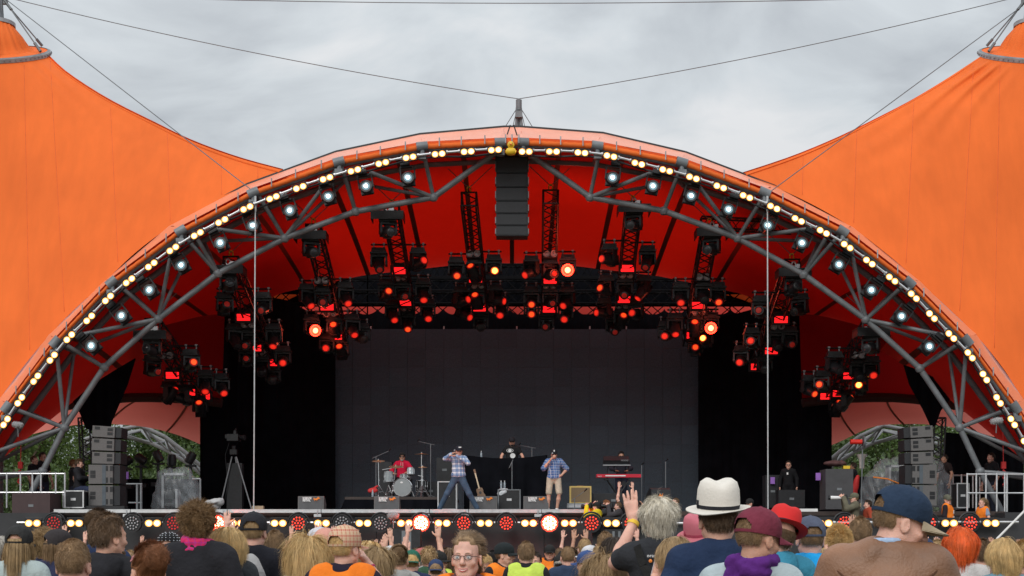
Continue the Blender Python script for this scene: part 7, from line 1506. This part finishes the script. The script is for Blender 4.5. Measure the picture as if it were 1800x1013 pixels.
# face painted woman with phone
r, Mh, sc = near('person with streaked blond hair and a painted cheek holding up a phone', 1186, 951, 7.8, hair=('bob', 'dirtyblond'), top_c=(.55, .08, .05), armL='phone', hyaw=R_(52), fem=1, sleeves='short', skin=0)
q = MB(); q.lathe([(.017, 0), (.001, .004)], 12, Mh @ Matrix.Translation((-.058, .052, -.035)) @ Euler((0, R_(-65), R_(-35))).to_matrix().to_4x4(), cap=False); q.build('cheek_paint', mat('pink_paint', (.85, .06, .22), .5), r)
E_, W_, hd, pn, cu = ARM['phone']; w_ = Vector((-W_[0], W_[1], W_[2])); q = MB(); q.box(w_ + Vector((.035, .06, .085)), (.075, .010, .15), Euler((.2, .2, .3)).to_matrix()); o = q.build('phone', mat('pale_phone', (.6, .5, .5), .3)); o.location = r.location; o.scale = r.scale; tag(o, 'pale phone in the hand of the person with the painted cheek', 'phone')
# maroon cap and purple scarf
r, Mh, sc = near('person in a maroon cap, purple knotted scarf and pale denim jacket', 1333, 888, 6.4, hair=('buzz', 'lightbrown'), hat=('cap', (.17, .028, .05)), top_c=(.42, .50, .53), top_t='shirt', sleeves='long', hyaw=R_(-55), hpitch=R_(-10), skin=1)
scarf(r, cloth((.10, .02, .19), 'purple_scarf'), (0, -.02, 1.475), .088, .05, 4., knot=(-.085, -.085, 1.50))
# red hat, teal hoodie
near('person in a tilted red felt hat and teal hooded top', 1375, 899, 8.6, hair=('short', 'brown'), hat=('fedora', mat('red_felt', (.62, .02, .02), .9), cloth((.03, .02, .03)), R_(-20)), top_c=(.04, .22, .33), top_t='hoodie', sleeves='long', hroll=R_(18), bulk=.95)
near('person in a slate blue cap and bright blue rain jacket', 1424, 906, 9.0, hair=('buzz', 'lightbrown'), hat=('cap', (.085, .10, .15)), top_c=(.015, .33, .72), top_t='hoodie', sleeves='long', bulk=1.12, skin=3)
near('person with ruffled straw blond hair behind the blue rain jacket', 1474, 930, 11.5, hair=('spiky', 'blond'), top_c=(.4, .3, .2), fem=1)
near('person with short light brown hair just left of the leather jacket', 1512, 913, 13, hair=('short', 'lightbrown'), top_c=(.1, .08, .07), skin=3)
# leather jacket
r, Mh, sc = near('person in a navy cap with beige peak and brown leather jacket, looking down', 1584, 846, 5.75, yaw=R_(-14), hair=('buzz', 'lightbrown'), hat=('cap', (.018, .035, .07), (.36, .29, .20)), top_c=(.235, .115, .062), top_t='jacket', sleeves='long', hyaw=R_(-70), hpitch=R_(-18), bulk=1.2, skin=3, hs=.005, hc=.008, shirt_mat=add_bump(mat('brown_leather', (.235, .115, .062), .5, var=.3, vscale=5, bump=.25, bscale=90), 'noise', 3, .15, stretch=(1, 1, .4)))
face_detail(r, Mh, 'lightbrown', (.45, .16, .14))
s = SDF(); 
for a in range(10):
    f = lambda k: (.074 * math.cos(math.pi + k * math.pi / 10), -.02 + .062 * math.sin(math.pi + k * math.pi / 10), 1.522); s.rc(f(a), f(a + 1), .012, None, .006)
put('shirt_collar', np_mesh('shirt_collar', *s.mesh(.006), cloth((.36, .48, .68))), r)
q = MB(); 
for pts in ([(-.19, -.105, 1.42), (-.12, -.165, 1.36), (0, -.185, 1.34), (.12, -.165, 1.36), (.19, -.105, 1.42)], [(-.14, -.165, 1.33), (-.13, -.18, 1.1)], [(.14, -.165, 1.33), (.13, -.18, 1.1)]): q.path(pts, .0035, 5)
q.build('jacket_seam', cloth((.10, .045, .025)), r)
# orange hair
near('person with vivid orange red hair pinned up and a white top', 1690, 932, 9.6, hair=('bob', 'ginger'), top_c=(.66, .64, .63), fem=1, hyaw=R_(-25), hpitch=R_(-6), skin=0)
r, Mh, sc = near('person with a blond bob and sunglasses pushed up on the head, grey blue top', 1762, 952, 9.2, hair=('bob', 'blond'), top_c=(.16, .30, .38), fem=1, hyaw=R_(30), seed=1); 
q = MB(); q.path([Mh @ Vector((.085 * math.sin(a), .0, .03 + .115 * math.cos(a))) for a in [-1.2 + k * .24 for k in range(11)]], .005, 5); q.build('sunglasses', M_BLACK, r)
near('person with a pale blond knot of hair at the right edge', 1797, 957, 9.6, hair=('bun', 'blond'), top_c=(.3, .2, .2), fem=1)
near('person with short brown hair left of the blond bob', 1727, 951, 12.5, hair=('short', 'brown'), top_c=(.55, .55, .6), seed=1)
near('person in a navy cap just right of the beige cap peak', 1622, 944, 15, hair=('buzz', 'brown'), hat=('cap', (.035, .05, .11)), top_c=BLACKC, hyaw=R_(40))
near('person with short fair brown hair beside the navy cap', 1648, 952, 15.5, hair=('short', 'dirtyblond'), top_c=(.06, .06, .07))
near('person with dark hair low between the orange hair and the blond bob', 1666, 985, 12, hair=('short', 'dark'), top_c=(.5, .04, .05), skin=2, hgt=None)
near('person with fluffy blond hair at the bottom below the leather jacket', 1640, 978, 7.5, hair=('spiky', 'blond'), top_c=(.5, .5, .5), fem=1)
near('person in a blue cap and black hooded top looking left', 1032, 967, 13.5, hair=('short', 'brown'), hat=('cap', (.04, .08, .22)), top_c=BLACKC, top_t='hoodie', sleeves='long', hyaw=R_(45), seed=1)
near('person in a black cap turned left, below the raised hand', 1103, 965, 11.5, hair=('buzz', 'dark'), hat=('cap', (.02, .022, .025)), top_c=BLACKC, hyaw=R_(-35))
near('person with wavy light brown hair low in front of the dark long hair', 1062, 981, 9.2, hair=('longwavy', 'dirtyblond'), top_c=(.35, .35, .42), fem=1)
near('person with long straight dark brown hair left of the waving hand', 1080, 948, 14.5, hair=('long', 'dark'), top_c=BLACKC, fem=1)
near('person with rounded chestnut hair beside the long dark hair', 1064, 938, 17.5, hair=('short', 'lightbrown'), top_c=DGREY, seed=1)
near('shaved grey headed person in a navy T-shirt', 998, 962, 17, hair=('buzz', 'lightbrown'), top_c=(.03, .05, .10), skin=3)
near('bald person two along from the shaved grey head', 1028, 948, 19, hair=('buzz', 'dirtyblond'), top_c=(.2, .3, .4), skin=3, seed=1)
near('person in a white cap behind the blue cap', 1036, 958, 17.5, hair=('short', 'brown'), hat=('cap', (.6, .6, .63)), top_c=(.1, .15, .3), cap_yaw=1)
near('person with light brown hair next to the long dark hair', 1056, 959, 16, hair=('short', 'dirtyblond'), top_c=(.3, .1, .1))
near('person with wavy shoulder length fair hair and grey hood right of the cup', 664, 967, 13, hair=('longwavy', 'dirtyblond'), top_c=(.35, .36, .4), top_t='hoodie', sleeves='long', fem=1, seed=1)
near('person in a grey hooded top with brown hair tied back', 703, 964, 13.5, hair=('bun', 'lightbrown'), top_c=(.40, .40, .38), top_t='hoodie', sleeves='long', fem=1, seed=1)
near('person in a white cap above the grey hooded top', 685, 959, 17, hair=('short', 'dark'), hat=('cap', (.62, .64, .66)), top_c=NAVY, cap_yaw=math.pi * .9)
near('person in a green cap and navy shirt left of the lime vest', 724, 966, 15, hair=('buzz', 'blond'), hat=('cap', (.02, .12, .08)), top_c=(.025, .035, .09), skin=3, cap_yaw=math.pi)
# stewards and technicians in the open lane
def staff(label, px, top, Y, v, **k):
    B_ = k.pop('beardc', None); fd = k.pop('face', True); hc_ = (k.get('hair') or ('short', 'brown'))[1]
    r, Mh, sc = near(label, px, top, Y, group='staff between crowd and stage', **k); vest(r, v)
    if fd: face_detail(r, Mh, hc_)
    if B_: beard(r, Mh, B_)
    return r, Mh
r, Mh = staff('technician in a lime vest with black cap and headset looking right', 771, 968, 18.5, M_VL, hair=('short', 'dark'), hat=('cap', (.02, .02, .02)), yaw=R_(180), hyaw=R_(60), top_c=BLACKC)
for s_ in (-1, 1): q = MB(); q.lathe([(.035, -.015), (.038, 0), (.035, .015)], 14, Mh @ Matrix.Translation((s_ * .092, -.01, 0)) @ Matrix.Rotation(math.pi / 2, 4, 'Y')); q.build('headset', M_BLACK, r)
q = MB(); q.path([Mh @ Vector((.095 * math.sin(a), -.01, .02 + .13 * math.cos(a))) for a in [-1.5 + k * .3 for k in range(11)]], .007, 5); q.build('headband', M_BLACK, r)
staff('person in a black cap with a goatee, orange vest, turned right', 886, 953, 16.5, M_VO, hair=('buzz', 'brown'), hat=('cap', (.015, .02, .022)), yaw=R_(-140), hyaw=R_(35), beardc='lightbrown', top_c=BLACKC, sleeves='long', bulk=1.08)
r, Mh = staff('person with short brown hair seen from behind in a lime vest', 925, 955, 15.5, M_VL, hair=('short', 'lightbrown'), top_c=BLACKC, sleeves='long', face=False, bulk=1.06, skin=3)
text_part('vest_print', 'TECHNIK', .062, mat('dark_print', (.05, .07, .02), .8), r, (-.125, -.146, 1.23), (R_(88), 0, 0)); text_part('vest_print', '7', .06, mat('dark_print', (.05, .07, .02), .8), r, (.06, -.146, 1.33), (R_(86), 0, 0))
r, Mh = staff('bowed fair haired steward in an orange vest behind the smiling face', 853, 973, 20, M_VO, hair=('short', 'blond'), yaw=R_(150), hpitch=R_(-35), top_c=WHITEC)
staff('steward in an orange vest partly hidden behind the lime vest', 940, 972, 18.5, M_VO, hair=('short', 'dark'), yaw=R_(170), top_c=DGREY)
r, Mh = staff('steward facing the crowd in a black cap and orange vest with folded arms', 966, 957, 26, M_VO, hair=('short', 'dark'), hat=('cap', (.02, .02, .02)), yaw=R_(180), armL='fold', armR='fold', sleeves='long', top_c=BLACKC, pants=(.9, .2, .02))
q = MB(); q.box((0, .145, 1.22), (.2, .01, .12)); q.build('vest_card', M_WHITE, r, 0)
near('person with dark hair crouched near the bowed steward', 866, 970, 22, hair=('short', 'black'), top_c=BLACKC, group='staff between crowd and stage')
# ------------------------------------------------------------------ the further rows
hp = [('short', 'brown'), ('short', 'dirtyblond'), ('short', 'dark'), ('short', 'lightbrown'), ('buzz', 'lightbrown'), ('long', 'brown'), ('long', 'blond'), ('longwavy', 'dirtyblond'), ('bun', 'brown'), ('bun', 'blond'), ('curly', 'curly'), ('bob', 'lightbrown'), ('spiky', 'dirtyblond'), ('wavy', 'grey')]
HW = {'short': 'short', 'buzz': 'cropped', 'long': 'long', 'longwavy': 'long wavy', 'bun': 'tied up', 'curly': 'curly', 'bob': 'chin length', 'spiky': 'ruffled', 'wavy': 'wavy'}
CW = {'dirtyblond': 'dark blond', 'lightbrown': 'light brown', 'dark': 'very dark', 'curly': 'brown'}
TC = [((.018, .018, .022), 'black'), ((.03, .05, .12), 'navy'), ((.12, .12, .13), 'grey'), ((.5, .5, .5), 'white'), ((.35, .04, .04), 'red'), ((.06, .18, .35), 'blue'), ((.05, .12, .07), 'green'), ((.3, .2, .12), 'brown'), ((.10, .25, .30), 'teal'), ((.03, .03, .03), 'dark')]
CC = [((.02, .02, .022), 'black'), ((.03, .05, .12), 'navy'), ((.5, .5, .52), 'white'), ((.18, .19, .22), 'grey'), ((.12, .16, .09), 'green'), ((.45, .12, .12), 'faded red')]
rr = random.Random(11); far = []
def zone(x0, x1, step, Y0, Y1, n):
    for _ in range(n * 30):
        if len([1 for f in far if f[4] == (x0, x1)]) >= n: break
        Y = rr.uniform(Y0, Y1); px = rr.uniform(x0, x1); wpx = .46 * F / Y
        if any(abs(px - f[0]) < .5 * (wpx + .46 * F / f[1]) * .60 and abs(Y - f[1]) < .85 for f in far): continue
        h = rr.uniform(1.62, 1.84); top = HY - (h + gz(Y) - CZ) * F / Y; far.append((px, Y, top, h, (x0, x1)))
zone(-10, 450, 0, 13.5, 31, 72); zone(450, 790, 0, 15.5, 33, 112); zone(980, 1150, 0, 18, 33, 54); zone(1135, 1560, 0, 14, 27, 26); zone(1600, 1810, 0, 15, 30, 34)
far.sort(key=lambda f: f[0]); taken = set()
named_px = []
for k, (px, Y, top, h, _) in enumerate(far):
    hs_ = rr.choice(hp); tcx = rr.choice(TC); cap_ = rr.random() < .26; cc = rr.choice(CC)
    if cap_ and hs_[0] in ('bun', 'curly', 'spiky'): hs_ = ('short', hs_[1])
    arm = 'down'; arml = 'down'; u_ = rr.random()
    if u_ < .12: arm = 'up'
    elif u_ < .17: arml = 'high'
    elif u_ < .20: arm = arml = 'phone'
    hy = rr.choice([0, 0, 0, .5, -.5]); fem = 1 if hs_[0] in ('long', 'longwavy', 'bun', 'bob') else 0
    zone_n = 'left of the drums' if px < 640 else 'below the drums' if px < 800 else 'right of the pit steward' if px < 1135 else 'behind the hats' if px < 1560 else 'by the right speaker stack'
    lab0 = '%s %s hair' % (HW[hs_[0]], CW.get(hs_[1], hs_[1]))
    base = ('person in a %s cap and %s top' % (cc[1], tcx[1])) if cap_ else 'person with %s and %s top' % (lab0, tcx[1])
    if 'up' in (arm,): base += ', arm up'
    elif arml == 'high': base += ', left arm high'
    c_ = sum(1 for t_ in taken if t_[0] == base and t_[1] == zone_n); taken.add((base, zone_n, c_))
    lab = base + ', far rows ' + zone_n
    if c_: lab = lab.replace('far rows', ORD[c_] + ' such in far rows')
    if len(lab.split()) > 16: lab = lab.replace('person with ', '').replace('person in ', '').replace(' far rows', ' rows')
    if len(lab.split()) > 16: lab = lab.replace(' hair and ', ' hair, ').replace(' such in rows', ' such')
    person(lab, px, top, Y, skin=rr.choice([0, 0, 3, 3, 1]), hair=hs_, hat=('cap', cc[0]) if cap_ else None, top_c=tcx[0], top_t='tee', sleeves='short', armR=arm, armL=arml, hyaw=hy, fem=fem, bulk=1.0, seed=rr.randrange(2), cap_yaw=rr.choice([0, math.pi, math.pi, 1.5]))
    if False: pass
